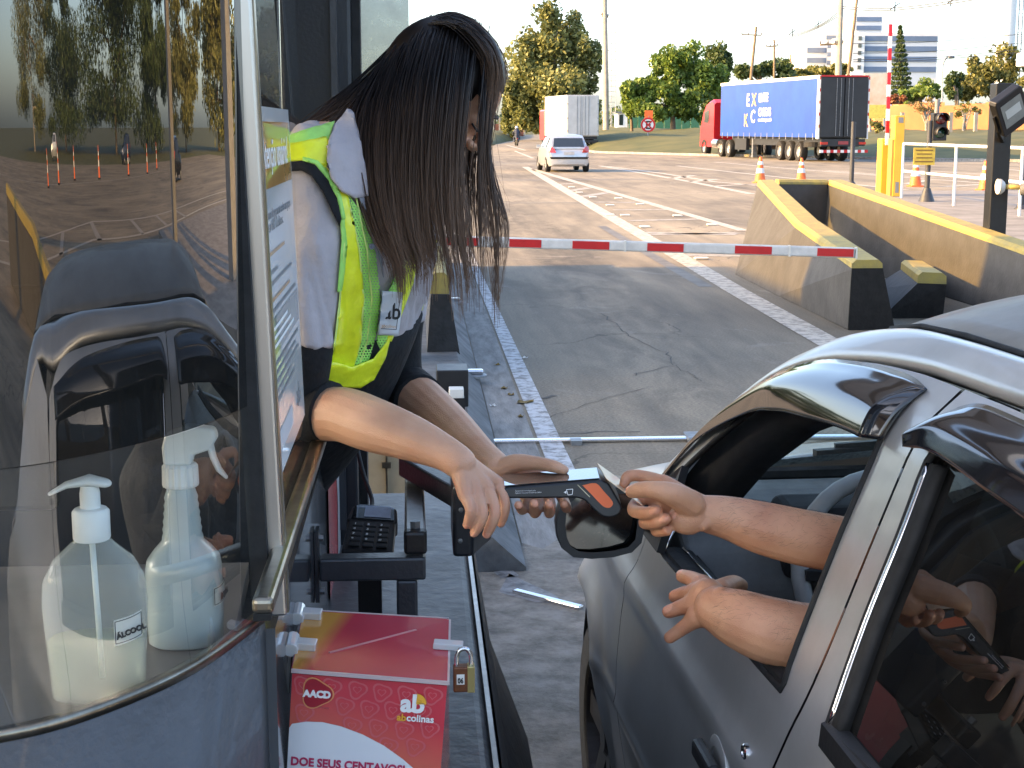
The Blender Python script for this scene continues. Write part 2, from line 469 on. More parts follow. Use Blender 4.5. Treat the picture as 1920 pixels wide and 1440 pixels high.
# grass verges with a rise behind
def verge(name, us, front, rise, z1, z2, mat=M_GRASS, back=170):
    mb = MB(); n = len(us)
    def P(i, j):
        u = us[0] + (us[-1] - us[0]) * i
        d0 = interp(u, us, front); t = j
        d = d0 + back * t ** 1.6
        s = (d - d0) / rise
        z = interp(s, [0, .12, .5, 1, 3, 20], [0.005, .25, z1 * .75, z1, z1 + (z2 - z1) * .4, z2]) + .12 * math.sin(u * .05 + d * .21) * min(1, s)
        p = at(u, 238, d); return Vector((p.x, p.y, z))
    mb.grid(P, 46, 26)
    o = mb.build(name, mat, smooth=True); o['kind'] = 'structure'; return o
def dep(u, v): return (atz(u, v) - EYE).dot(_f)
verge('grass_bank', [1093, 1120, 1310, 1640, 1920, 2300], [dep(1095, 284), dep(1120, 287), dep(1310, 292), dep(1640, 299), dep(1920, 304), dep(2300, 309)], 24, 1.35, 2.4)
verge('grass_verge', [300, 700, 925, 972], [dep(300, 268), dep(700, 270), dep(925, 272), dep(972, 262)], 40, 1.0, 2.0)
kb = MB()
pts = [A1, A2, A3, A4, A5, A6]
for a, b in zip(pts, pts[1:]):
    a = Vector((a.x, a.y, .06)); b = Vector((b.x, b.y, .06)); kb.bar(a, b, .35, .14)
kerb_far = struct('kerb', kb, M_GUT)
# painted markings (flat sheets a few millimetres above the road)
def stripe(mb, pts, w, z=.005):
    P = [atz(*p) if len(p) == 2 else Vector(p) for p in pts]
    n = len(P); L = []; Rr = []
    for i in range(n):
        d = (P[min(i+1, n-1)] - P[max(i-1, 0)]); d.z = 0; d.normalize(); s = Vector((d.y, -d.x, 0))
        ww = w[i] if isinstance(w, (list, tuple)) else w
        a = P[i] + s * ww / 2; b = P[i] - s * ww / 2; a.z = b.z = z; L.append(a); Rr.append(b)
    m = len(mb.V); mb.V += L + Rr
    for i in range(n - 1): mb.F.append((m+i, m+i+1, m+n+i+1, m+n+i)); mb.M.append(mb.mi)
mk = MB()
stripe(mk, [(985, 313), (1060, 357), (1140, 404), (1210, 445), (1300, 497), (1380, 545), (1460, 590), (1545, 638), (1640, 690)], [.3, .3, .28, .27, .26, .25, .25, .25, .25])
stripe(mk, [(1000, 318), (1040, 330), (1120, 353), (1240, 388), (1395, 433)], [.28, .28, .25, .22, .2])
lane_line = struct('lane_marking', mk, M_LINE)
ht = MB()
for a, b in (((1043, 346), (1078, 344)), ((1068, 358), (1105, 352)), ((1092, 369), (1140, 361)), ((1120, 379), (1192, 380)), ((1150, 394), (1250, 393)), ((1180, 414), (1310, 411)), ((1215, 440), (1385, 437)), ((1190, 436), (1380, 440)), ((1262, 478), (1390, 480))):
    stripe(ht, [a, b], .32, .004)
struct('hatched_marking', ht, M_LINE2)
m2 = MB()
stripe(m2, [(1125, 311), (1200, 324), (1300, 342), (1410, 364)], .25)
stripe(m2, [(1140, 312), (1240, 325), (1340, 341), (1420, 348)], .22)
stripe(m2, [(1270, 311), (1340, 319), (1420, 328), (1700, 356)], .22)
stripe(m2, [(1340, 304), (1500, 318), (1700, 333), (1920, 349)], .25)
stripe(m2, [(1550, 320), (1700, 331), (1920, 341)], .22)
stripe(m2, [(1690, 318), (1920, 331)], .2)
for a, b in (((1262, 335), (1300, 329)), ((1296, 341), (1345, 336)), ((1340, 349), (1400, 346)), ((1700, 345), (1740, 338)), ((1770, 350), (1840, 346)), ((1850, 357), (1920, 354))): stripe(m2, [a, b], .3)
stripe(m2, [(965, 283), (1000, 297)], .2); stripe(m2, [(950, 272), (985, 282)], .2)
struct('lane_marking', m2, M_LINE)
# painted pole shadow, joints and tar bands
tb = MB()
stripe(tb, [(940, 381), (1100, 380), (1200, 379)], .18, .003); stripe(tb, [(1128, 424), (1180, 455), (1240, 490), (1325, 538)], .16, .003)
stripe(tb, [(930, 338), (1080, 337), (1210, 336)], .5, .003)  # wide strip: a pole's cast shadow painted on the road
struct('tar_band', tb, pm('tar', (.145, .132, .11), .6, var=.2, vs=3))
# raised reflective studs on the gore
stud0 = MB(); stud0.box((-.09, -.06, 0), (.09, .06, .03))
st_root = None; ns_ = 0; ORDN = ('first', 'second', 'third', 'fourth', 'fifth', 'sixth', 'seventh', 'eighth', 'ninth', 'tenth', 'eleventh', 'last')
for u, v in ((1072, 352), (1086, 362), (1112, 371), (1160, 373), (1200, 384), (1144, 386), (1143, 404), (1172, 405), (1270, 406), (1335, 423), (1209, 427), (1315, 487)):
    p = atz(u, v)
    if st_root is None:
        st_root = stud0.build('road_stud', M_WHITE2, bevel=.01); o = st_root
    else:
        o = st_root.copy(); COL.objects.link(o)
    o.location = (p.x, p.y, .004); tag(o, 'pale raised road stud, %s of the hatched marking row counted from the far end' % ORDN[ns_], 'road stud', 'studs on the hatched road marking'); ns_ += 1
# gutter strip and flaking edge line beside the island
gt = MB(); gt.add([(.275, 2, .004), (.275, 3.44, .004), (.42, 3.441, .004)][:0] + [(.42, 2, .004), (.63, 2, .004), (.655, 30, .004), (.42, 30, .004)], [(0, 1, 2, 3)])
struct('gutter_strip', gt, M_GUT)
ge = MB(); ge.add([(.655, 2, .0045), (.80, 2, .0045), (.77, 12, .0045), (.74, 24, .0045), (.66, 24, .0045)], [(0, 1, 2, 3, 4)])
struct('edge_marking', ge, M_EDGE)
# dark stain patches and cracks of the shaded lane
ds = MB()
random.seed(3)
def crack(mb, pts, w):
    P = []
    for a, b in zip(pts, pts[1:]):
        for k in range(6):
            t = k / 6; P.append((a[0] + (b[0]-a[0])*t + random.uniform(-5, 5), a[1] + (b[1]-a[1])*t + random.uniform(-1.6, 1.6)))
    P.append(pts[-1]); stripe(mb, P, [random.uniform(.3, 1.2) * w for _ in P], .003)
crack(ds, [(1130, 588), (1155, 610), (1180, 632), (1250, 662), (1262, 685)], .011)
crack(ds, [(1262, 685), (1200, 700), (1185, 705)], .010)
crack(ds, [(1262, 685), (1300, 705), (1315, 715)], .009)
crack(ds, [(1010, 790), (1120, 752), (1210, 728)], .008)
crack(ds, [(975, 755), (1040, 742)], .05)
crack(ds, [(1040, 812), (1200, 810)], .012)
struct('road_crack', ds, pm('crack_dirt', (.085, .08, .074), .9, var=.2))
pt = MB()
for poly in ([(935, 1110), (955, 1075), (985, 1090), (1040, 1115), (1062, 1135), (1000, 1128)], [(925, 1072), (960, 1068), (975, 1080), (940, 1084)]):
    pt.add([atz(u, v, .006) for u, v in poly], [tuple(range(len(poly)))])
struct('pavement_scrap', pt, pm('peeling_tarmac', (.25, .25, .25), .6, var=.35, vs=18, bump=.8, bs=40))
lf = MB()
random.seed(5)
LEAFM = pm('dead_leaf', (.25, .17, .05), .8, var=.3, vs=40)
def leaf_on(u, v, s, mat=None):
    p = atz(u, v, .007); a = random.uniform(0, 6.3); mb = MB()
    vs = [p + Vector((math.cos(a + t) * s * k, math.sin(a + t) * s * k * .8, h)) for t, k, h in ((0, 1, .01), (.7, .6, .0), (1.6, .5, .015), (2.6, .6, 0), (3.14, .9, .01), (4, .6, 0), (4.9, .55, .012), (5.6, .6, 0))]
    mb.add(vs, [tuple(range(8))]); o = mb.build('fallen_leaf', mat or LEAFM)
    return o
for u, v, s, lb in ((985, 754, .09, 'largest brown leaf lying on the flaking white edge line'), (945, 728, .05, 'brown leaf on the gutter strip beside the dark stain'), (958, 740, .04, 'small brown leaf just below another on the gutter strip'), (933, 684, .035, 'tiny dark leaf high on the concrete gutter strip'), (976, 781, .04, 'thin brown leaf near the gutter strip edge by the metal bar')):
    tag(leaf_on(u, v, s), lb, 'leaf', 'leaves on the gutter')
for u, v, lb in ((925, 761, 'white paper scrap on the gutter strip below the leaves'), (984, 671, 'white paper scrap on the dark asphalt beside the edge line')):
    tag(leaf_on(u, v, .03, M_WHITE), lb, 'litter')

# ---------------------------------------------------------------- canopy over the plaza (above the picture, throws the shade)
CAN_Z = 7.6
SH = -SUN_H * (CAN_Z / math.tan(SUN_EL))
e1 = atz(1100, 503); e2 = atz(1296, 580); e3 = atz(1300, 540)
XA = e2.x - SH.x; YA = e1.y - SH.y; YB = e2.y - SH.y
M_CANU = pm('canopy_panel', (.78, .78, .76), .6, var=.06, vs=1)
can = thing('toll_canopy', 'wide flat roof high above the toll lanes, shading the near lane', 'canopy', (0, 0, 0))
cb = MB(); cb.box((-21.5, -11, CAN_Z), (XA, YA, CAN_Z + .55)); cb.box((XA + .002, -11, CAN_Z + .001), (-9.6, YB, CAN_Z + .56))
cb.build('roof_slab', M_CANU, can)
for x in (-21, -18, -12):
    b = MB(); b.box((x, -10.8, CAN_Z - .3), (x + .3, (YA if x < XA - .4 else YB) - .2, CAN_Z - .003)); b.build('roof_beam', pm('beam_paint', (.2, .2, .2), .5) if x == -21 else bpy.data.materials['beam_paint'], can)
for y in range(-8, 14, 4):
    b = MB(); b.box((-9.58, y, CAN_Z - .05), (2.6, y + .4, CAN_Z + .3)); b.build('sun_slat', M_CANU, can)  # unseen slats added over the lane to put stripes in the car's reflections
b = MB(); b.box((2.6, -9, CAN_Z - .1), (2.9, 13, CAN_Z + .35)); b.build('edge_beam', M_CANU, can)  # end beam added along with the slats
gn = thing('sign_gantry', 'dark steel gantry beams over the lane above the picture', 'gantry', (9, 9.5, 0))  # unseen beams added so dark stripes show in roof and deflector
for y in (6.2, 8.0, 9.8, 11.6):
    b = MB(); b.box((-3, y, 4.7), (9.2, y + .55, 5.2)); b.build('beam', bpy.data.materials['beam_paint'], gn)
for y in (6.2, 11.6):
    b = MB(); b.box((8.9, y + .1, 0), (9.2, y + .4, 4.699)); b.build('post', bpy.data.materials['beam_paint'], gn)
for x, y in ((-11, 11), (-11, -6), (-20.5, 11), (-20.5, -6)):
    b = MB(); b.cyl((x, y, 0), (x, y, CAN_Z), .22, 16); b.build('column', M_WHITE, can, smooth=True, auto=40)

# ---------------------------------------------------------------- island, kerb and the left concrete barrier
isl = MB()
prof = [(-1.7, -.05), (-1.7, .15), (.27, .15), (.30, .12), (.41, .02), (.41, -.05)]
isl.prism(prof, lambda a, b, h: Vector((a, h, b)), 5.6, 19); isl.prism([(-1.7, -.05), (-1.7, .15), (.06, .15), (.06, -.05)], lambda a, b, h: Vector((a, h, b)), -6, 5.599)
island = struct('traffic_island', isl, pm('island_concrete', (.13, .135, .14), .7, var=.3, vs=4, bump=.3, bs=30))
wallp = MB()      # battered guard wall with a flat top that carries the donation box
SZ = .865
prof = [(-.45, .14), (-.45, SZ), (.085, SZ), (.105, SZ - .02), (.16, .5), (.25, .25), (.27, -.04), (-.1, -.05)]
wallp.prism(prof, lambda a, b, h: Vector((a, h, b)), .2, 3.42)
gw = thing('guard_wall', 'low dark grey concrete guard wall beside the booth carrying the red donation box', 'wall', (0, 0, 0))
wallp.build('wall_body', pm('dark_sealed_concrete', (.075, .078, .083), .42, var=.3, vs=6, bump=.22, bs=35, spec=.6), gw, bevel=.008)
ws = MB(); ws.loft([[Vector((x, y, z)) for x, z in ((.109, SZ - .024), (.164, .5), (.254, .25), (.274, -.02))] for y in (.2, 3.415)], closed=False)
ws.build('black_side', pm('scuffed_black_paint', (.03, .031, .033), .55, var=.3, vs=9, bump=.4, bs=30, col2=(.012, .012, .013)), gw)
bc = MB(); bc.add([(.275, 2.5, .0052), (.80, 2.5, .0052), (.76, 5.0, .0052), (.66, 6.2, .0052), (.5, 5.9, .0052), (.415, 6.0, .0052), (.40, 5.59, .0052), (.07, 5.59, .0052), (.07, 3.43, .0052), (.275, 3.43, .0052)], [tuple(range(10))])
bcm, N_, L_, P_ = new_mat('broken_concrete'); g_ = N_.new('ShaderNodeNewGeometry'); n_a = N_.new('ShaderNodeTexNoise'); n_a.inputs['Scale'].default_value = 7; n_a.inputs['Detail'].default_value = 10; n_a.inputs['Roughness'].default_value = .7; L_.new(g_.outputs['Position'], n_a.inputs['Vector'])
r_a = N_.new('ShaderNodeValToRGB'); r_a.color_ramp.elements[0].color = (.11, .098, .082, 1); r_a.color_ramp.elements[1].color = (.27, .245, .21, 1); r_a.color_ramp.elements[0].position = .36; r_a.color_ramp.elements[1].position = .62; e_a = r_a.color_ramp.elements.new(.5); e_a.color = (.2, .18, .15, 1)
L_.new(n_a.outputs[0], r_a.inputs[0]); L_.new(r_a.outputs[0], P_.inputs['Base Color']); P_.inputs['Roughness'].default_value = .8; b_a = N_.new('ShaderNodeBump'); b_a.inputs['Strength'].default_value = 1; b_a.inputs['Distance'].default_value = .02; L_.new(n_a.outputs[0], b_a.inputs['Height']); L_.new(b_a.outputs[0], P_.inputs['Normal'])
struct('broken_pavement', bc, bcm)
w2 = MB(); w2.bar((.098, .2, SZ - .006), (.098, 3.418, SZ - .006), .007, .014); w2.build('edge_trim', M_STEEL, gw)
def barrier(name, label, base, top, mats, cap=.06, bev=.02):
    """concrete barrier: base and top are lists of (left, right) points along its length"""
    t = thing(name, label, 'barrier', base[0][0])
    body = MB(); rings = []
    for (bl, br), (tl, tr_) in zip(base, top):
        h = Vector((0, 0, cap))
        rings.append([bl, br, tr_ - h, tl - h])
    body.loft(rings); body.build('barrier_body', mats[0], t, bevel=bev * .5)
    c = MB(); rings = []
    for (bl, br), (tl, tr_) in zip(base, top):
        h = Vector((0, 0, cap)); sh = (tr_ - tl).normalized() * .035; k = Vector((0, 0, .03))
        o_ = (br - bl).normalized() * .003
        rings.append([tl - h - o_, tr_ - h + o_, tr_ - k, tr_ - sh, tl + sh, tl - k])
    c.loft(rings); c.build('yellow_top', mats[1], t)
    return t, rings
b_l = [(Vector((.06, 10.4, .15)), Vector((.31, 10.4, .02))), (Vector((.06, 18.5, .15)), Vector((.31, 18.5, .02)))]
t_l = [(Vector((.09, 10.5, .70)), Vector((.22, 10.5, .70))), (Vector((.09, 18.5, .98)), Vector((.2, 18.5, .98)))]
tL, _ = barrier('concrete_barrier', 'dark concrete barrier with yellow top on the island behind the booth worker', b_l, t_l, (M_CONC_D, M_YEL), .15)
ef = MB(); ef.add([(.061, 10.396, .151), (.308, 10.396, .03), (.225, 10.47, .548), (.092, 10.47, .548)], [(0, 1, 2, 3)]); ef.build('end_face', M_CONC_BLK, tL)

# sensor housing, studs, beige cabinet on the island
sb = thing('sensor_box', 'black sensor housing with a pale block on the island edge', 'sensor', (.2, 8.3, .15))
m = MB(); m.box((.10, 8.3, .15), (.28, 8.55, .36)); m.build('housing', M_BLK, sb, bevel=.006)
m = MB(); m.box((.165, 8.02, .25), (.245, 8.12, .30)); m.build('block', M_WHITE2, sb, bevel=.004)
m = MB(); m.box((.16, 8.03, .15), (.25, 8.11, .249)); m.box((.19, 8.1, .2), (.22, 8.3, .23)); m.build('stand', M_BLK, sb)
cab = thing('beige_cabinet', 'low beige metal cabinet on the island just past the guard wall', 'cabinet', (-.1, 4, .15))
m = MB(); m.box((-.34, 4.1, .15), (-.02, 4.55, .86)); m.build('body', pm('beige_enamel', (.48, .40, .26), .45, var=.1, vs=8), cab, bevel=.008)
m = MB(); m.box((-.095, 4.092, .66), (-.09, 4.099, .84)); m.box((-.105, 4.085, .77), (-.08, 4.099, .785)); m.build('latch', M_BRASS, cab)
for u, v, lb in ((890, 706, 'chrome oval stud on the kerb nearest the black sensor box'), (852, 568, 'chrome oval stud on the kerb beside the yellow topped barrier')):
    p = atz(u, v, .05); t = thing('kerb_stud', lb, 'stud', p, 'chrome studs on the kerb')
    m = MB(); m.lathe([(.085, 0), (.085, .012), (.07, .018)], p, 16); m.build('base', M_GALV, t)
    m = MB(); m.box(p + Vector((-.06, -.03, .018)), p + Vector((.06, .03, .05))); m.build('reflector', M_CHROME, t, bevel=.012)
# metal bar across the lane and its bracket, and a second one nearer
tp = thing('cable_cover', 'thin bright metal bar lying across the lane in front of the car', 'cable cover', atz(1000, 825))
a = atz(905, 828, .012); b = atz(1288, 822, .012); c2 = atz(1900, 816, .012)
m = MB(); m.bar(a, b, .055, .02); m.bar(atz(1336, 821, .012), c2, .055, .02); m.build('bar', M_CHROME, tp, bevel=.006)
m = MB(); q = atz(1080, 826, .02); m.box(q - Vector((.03, .04, .02)), q + Vector((.03, .04, .006))); m.build('clamp', M_GALV, tp)
q = atz(1305, 821, .01)
m = MB(); m.box(q - Vector((.06, .09, .01)), q + Vector((.07, .09, .02))); m.build('joint_box', M_GALV, tp, bevel=.008)
m = MB(); m.lathe([(.02, 0), (.02, .012)], q + Vector((.035, 0, .02)), 10); m.build('bolt', M_BLK, tp)
tp2 = thing('cable_cover', 'short bright metal bar on the road beside the front tyre', 'cable cover', atz(1000, 1115))
m = MB(); m.bar(atz(965, 1108, .012), atz(1090, 1140, .012), .03, .016); m.build('bar', M_CHROME, tp2, bevel=.004)

# ---------------------------------------------------------------- gate arm across the lane
gate = thing('barrier_gate', 'lowered white barrier arm with red bands across the lane', 'barrier gate', (-.25, 10.1, .15))
DA = 9.9
A = at(790, 450, DA); B = at(1602, 474, DA)
m = MB(); m.bar(A, B, .05, .068); m.build('arm', pm('arm_white', (.62, .62, .60), .42, var=.1, vs=10), gate, bevel=.012)
m = MB(); m.bar(at(1603, 474, DA), at(1606, 474, DA), .052, .07); m.build('end_cap', M_WHITE2, gate)
for u0, u1 in ((838, 897), (955, 1015), (1073, 1142), (1213, 1281), (1377, 1446), (1531, 1599)):
    f = lambda u: A + (B - A) * ((u - 790) / 812)
    m = MB(); m.bar(f(u0), f(u1), .0535, .052); m.build('red_band', M_RED, gate)
for u in (1170, 1478):
    m = MB(); m.bar(A + (B-A)*((u-790)/812), A + (B-A)*((u+4-790)/812), .0545, .0715); m.build('joint_ring', M_WHITE2, gate)
m = MB(); m.box((-.42, 9.95, .15), (-.10, 10.3, 1.05)); m.build('post', M_YEL, gate, bevel=.02)

# ---------------------------------------------------------------- right-hand concrete barriers
def gp(u, v, z=0): return atz(u, v, z)
nb, fb = atz(1600, 616), atz(1374, 520)
W = .36
base = [(Vector((3.66, nb.y - .1, 0)), Vector((4.07, nb.y - .1, 0))), (Vector((3.68, 15, 0)), Vector((4.2, 15, 0))), (Vector((3.72, 17.3, 0)), Vector((4.34, 17.3, 0)))]
nt = at(1655, 487, nb.y); ft = at(1420, 337, 19.2)
top = [(Vector((nt.x - .26, nt.y, nt.z)), Vector((nt.x, nt.y, nt.z))), (Vector((3.88, 15.2, cl(nt.z, ft.z, .35))), Vector((4.15, 15.2, cl(nt.z, ft.z, .35)))), (Vector((ft.x, ft.y, ft.z)), Vector((ft.x + .24, ft.y, ft.z)))]
tR, rg = barrier('concrete_barrier', 'long grey ramped concrete barrier with worn yellow top at the right lane edge', base, top, (pm('grey_barrier', (.066, .064, .06), .75, var=.13, vs=3, bump=.35, bs=30), M_YEL), .07)
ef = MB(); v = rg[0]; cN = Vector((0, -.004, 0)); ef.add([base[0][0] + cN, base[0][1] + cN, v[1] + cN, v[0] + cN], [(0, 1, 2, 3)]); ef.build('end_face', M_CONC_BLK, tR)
# chipped paint scars
sc_ = MB()
random.seed(11)
M_SCAR = pm('bare_plaster', (.55, .54, .51), .9, var=.15, vs=40)
def scar(mb, u, v, X, su, sv, n=11):
    pts = []
    for k in range(n):
        a = 2 * math.pi * k / n; r = random.uniform(.45, 1)
        q = ray(u + math.cos(a) * su * r, v + math.sin(a) * sv * r); pts.append(EYE + q * (X / q.x))
    mb.add(pts, [tuple(range(n))])
BVb = None
def drop_scars(bodyobj, specs, name):
    me = bodyobj.data; o0 = ORG[bodyobj.name]
    bv = BVHTree.FromPolygons([v.co + o0 for v in me.vertices], [tuple(p.vertices) for p in me.polygons])
    mb = MB()
    for u, v, su, sv in specs:
        pts = []; n = 12
        for k in range(n):
            a = 2 * math.pi * k / n; r = random.uniform(.4, 1)
            h = bv.ray_cast(EYE, ray(u + math.cos(a) * su * r, v + math.sin(a) * sv * r))
            if h[0] is None: break
            pts.append(h[0] + h[1] * (.003 if h[1].dot(EYE - h[0]) > 0 else -.003))
        if len(pts) == n: mb.add(pts, [tuple(range(n))])
    if mb.F: mb.build(name, M_SCAR, bodyobj)['kind'] = 'stuff'
drop_scars(tR.children[0], [(1592, 541, 15, 9), (1535, 540, 12, 3), (1555, 548, 14, 3.5), (1488, 513, 9, 2.5), (1515, 524, 7, 4), (1392, 487, 2, 4), (1430, 507, 2, 2), (1578, 538, 6, 5), (1546, 582, 20, 2)], 'chipped_paint')
# second short block
s0 = atz(1712, 620); p1 = at(1722, 510, 13.4); p2 = at(1775, 512, 13.4)
f1 = at(1690, 487, 15.6); f2 = at(1735, 489, 15.6)
nb2 = [(Vector((p1.x - .30, 13.2, 0)), Vector((p2.x + .02, 13.2, 0))), (Vector((f1.x - .30, 15.5, 0)), Vector((f2.x + .05, 15.5, 0)))]
nt2 = [(p1, p2), (f1, f2)]
tS, rg = barrier('concrete_barrier', 'short grey concrete block with yellow top next to the black post', nb2, nt2, (pm('grey_barrier_two', (.062, .062, .062), .75, var=.13, vs=4, bump=.35, bs=30), M_YEL), .1)
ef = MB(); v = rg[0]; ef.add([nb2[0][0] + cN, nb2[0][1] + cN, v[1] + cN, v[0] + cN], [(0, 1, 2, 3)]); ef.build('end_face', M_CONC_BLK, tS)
drop_scars(tS.children[0], [(1668, 575, 8, 3), (1684, 585, 10, 4), (1700, 592, 9, 4), (1676, 580, 6, 3)], 'chipped_paint')
# far cross wall and right wall
cw = at(1550, 337, 19.6); rn = at(1925, 467, 13.4)
b3 = [(Vector((5.42, 9, 0)), Vector((5.75, 9, 0))), (Vector((5.38, 13.2, 0)), Vector((5.72, 13.2, 0))), (Vector((cw.x - .06, cw.y, 0)), Vector((cw.x + .3, cw.y, 0)))]
z9 = rn.z - .45
t3 = [(Vector((5.46, 9, .45)), Vector((5.72, 9, .45))), (Vector((rn.x, rn.y, rn.z)), Vector((rn.x + .24, rn.y, rn.z))), (Vector((cw.x, cw.y, cw.z)), Vector((cw.x + .24, cw.y, cw.z)))]
barrier('concrete_barrier', 'long grey concrete wall with yellow top behind the two shorter blocks', b3, t3, (bpy.data.materials['grey_barrier'], M_YEL), .06)
xa = ft.x + .3; xw = cw.x - .004
b4 = [(Vector((xa, 19.15, 0)), Vector((xa, 19.5, 0))), (Vector((xw, 19.35, 0)), Vector((xw, 19.7, 0)))]
t4 = [(Vector((xa, 19.18, ft.z)), Vector((xa, 19.42, ft.z))), (Vector((xw, 19.38, cw.z)), Vector((xw, 19.62, cw.z)))]
barrier('concrete_barrier', 'short grey cross wall with yellow top joining the two long barriers', b4, t4, (bpy.data.materials['grey_barrier'], M_YEL), .06)
# raised concrete island with the fence behind the wall
ri = MB(); ri.prism([(5.8, 9), (5.8, 18), (7.5, 26), (9.9, 33.5), (9.9, 36), (20, 36), (20, 9)], lambda a, b, h: Vector((a, b, h)), -.04, .18)
struct('traffic_island', ri, pm('pale_island_concrete', (.22, .205, .19), .85, var=.2, vs=2, bump=.2, bs=20))

# black post with floodlight and camera
pb = atz(1857, 563)
fp = thing('floodlight_post', 'black square steel post with bolted foot beside the grey wall', 'post', pb)
tpz = at(1870, 156, pb.y).z
m = MB(); m.bar(pb + Vector((0, 0, .02)), Vector((pb.x, pb.y, tpz)), .175, .175, (0, 1, 0)); m.build('post', M_BLK, fp, bevel=.01)
m = MB(); m.box(pb + Vector((-.2, -.2, .0)), pb + Vector((.2, .2, .02))); m.build('foot_plate', M_BLK, fp)
for sx, sy in ((1, 0), (-1, 0), (0, 1), (0, -1)):
    m = MB(); d = Vector((sx, sy, 0)); e = Vector((-sy, sx, 0)) * .006
    a_, b_, c_ = pb + d * .0885 + Vector((0, 0, .021)), pb + d * .19 + Vector((0, 0, .021)), pb + d * .0885 + Vector((0, 0, .15))
    m.add([a_ - e, b_ - e, c_ - e, a_ + e, b_ + e, c_ + e], [(0, 1, 2), (5, 4, 3), (0, 3, 4, 1), (1, 4, 5, 2), (2, 5, 3, 0)]); m.build('gusset', M_BLK, fp)
fl = thing('floodlight', 'black rectangular floodlight tilted on the black post', 'floodlight', at(1890, 210, pb.y - .2))
fc = at(1893, 207, pb.y - .28)
fx = Vector((.62, .15, .42)).normalized(); fz = Vector((-.45, -.35, .62)); fz = (fz - fx * fx.dot(fz)).normalized(); fy = fx.cross(fz)
def fm(x, y, z): return fc + fx * x + fz * y + fy * z
m = MB(); m.prism([(-.15, -.20), (.15, -.20), (.17, -.17), (.17, .17), (.15, .2), (-.15, .2), (-.17, .17), (-.17, -.17)], fm, -.05, .05); m.build('housing', M_BLK, fl, bevel=.01)
m = MB(); m.prism([(-.125, -.12), (.125, -.12), (.125, .13), (-.125, .13)], fm, .051, .055); m.prism([(-.125, -.12), (.125, -.12), (.125, .13), (-.125, .13)], fm, -.055, -.051); m.build('glass_cover', pm('lamp_glass', (.28, .28, .25), .15, var=.1), fl)
m = MB(); m.prism([(-.09, -.03), (.09, -.03), (.09, .06), (-.09, .06)], fm, .056, .059); m.prism([(-.09, -.03), (.09, -.03), (.09, .06), (-.09, .06)], fm, -.059, -.056); m.build('led_panel', pm('led_panel', (.6, .6, .55), .2, var=.05), fl)
m = MB(); m.bar(fm(-.18, -.1, 0), pb + Vector((0, -.09, tpz - .55)), .03, .05); m.bar(fm(-.18, .05, 0), fm(-.18, -.12, 0), .02, .04); m.build('bracket', M_BLK, fl)
cm_ = thing('security_camera', 'small grey bullet camera on the side of the black post', 'camera', at(1905, 352, pb.y))
c0 = at(1880, 350, pb.y); c1 = at(1925, 355, pb.y - .1)
m = MB(); m.lathe([(.075, 0), (.075, .03), (.05, .06)], c0 - Vector((.05, 0, 0)), 18, (1, 0, 0)); m.build('base', M_WHITE2, cm_, smooth=True, auto=40)
m = MB(); m.tube([c0, c1 - Vector((.06, 0, -.02))], .025, 10); m.build('arm', pm('cable_yellow', (.5, .38, .12), .5), cm_, smooth=True)
m = MB(); m.tube([c1 - Vector((.05, 0, 0)), c1 + Vector((.2, -.2, -.01))], .06, 14); m.build('camera_body', pm('camera_grey', (.2, .2, .21), .35), cm_, smooth=True, auto=40)
# ================================================================ THE SILVER CAR AT THE BOOTH
def silver():
    m, N, L, P = new_mat('silver_car_paint')
    P.inputs['Metallic'].default_value = .55; P.inputs['Coat Weight'].default_value = .4; P.inputs['Coat Roughness'].default_value = .06
    tc = N.new('ShaderNodeTexCoord'); n = N.new('ShaderNodeTexNoise'); n.inputs['Scale'].default_value = 3.5; n.inputs['Detail'].default_value = 9; n.inputs['Roughness'].default_value = .7
    L.new(tc.outputs['Object'], n.inputs['Vector'])
    r = N.new('ShaderNodeValToRGB'); r.color_ramp.elements[0].color = (.50, .49, .465, 1); r.color_ramp.elements[1].color = (.58, .57, .545, 1)
    r.color_ramp.elements[0].position = .38; r.color_ramp.elements[1].position = .58
    L.new(n.outputs[0], r.inputs[0]); L.new(r.outputs[0], P.inputs['Base Color'])
    mr = N.new('ShaderNodeMapRange'); mr.inputs[1].default_value = .35; mr.inputs[2].default_value = .7; mr.inputs[3].default_value = .31; mr.inputs[4].default_value = .45
    L.new(n.outputs[0], mr.inputs[0]); L.new(mr.outputs[0], P.inputs['Roughness'])
    n2 = N.new('ShaderNodeTexNoise'); n2.inputs['Scale'].default_value = 900; b = N.new('ShaderNodeBump'); b.inputs['Strength'].default_value = .02; b.inputs['Distance'].default_value = .001
    L.new(tc.outputs['Object'], n2.inputs['Vector']); L.new(n2.outputs[0], b.inputs['Height']); L.new(b.outputs[0], P.inputs['Normal'])
    return m
M_SILV = silver()
M_ROOF = pm('dusty_silver_roof', (.27, .255, .225), .55, .15, var=.1, vs=5, col2=(.21, .195, .17), coat=.08)
M_SMOKE = pm('smoked_acrylic', (.012, .012, .014), .06, 0, var=0, coat=.5, spec=.5)
M_DASH = pm('grey_dashboard', (.17, .175, .172), .6, var=.1, vs=20, bump=.1, bs=300)
M_WHEELG = pm('grey_wheel_rim', (.36, .37, .37), .5, var=.08, vs=10)
M_TINT = glass_mat('tinted_car_glass', (.035, .04, .036), 1.1, 0, 1.5, .02)
M_CLEAR = glass_mat('car_windscreen', (.74, .84, .82), 1.0, 0, 1.5, .03)
M_INT = pm('black_car_interior', (.02, .02, .022), .75, var=.15, vs=20)
CO = Vector((.435, 1.94, 0)); CH = math.atan(.047)
CFd = Vector((-math.sin(CH), math.cos(CH), 0)); CRd = Vector((math.cos(CH), math.sin(CH), 0))
HWC = .82
def CW(s, w, z): return CO + CFd * s + CRd * w + Vector((0, 0, z))
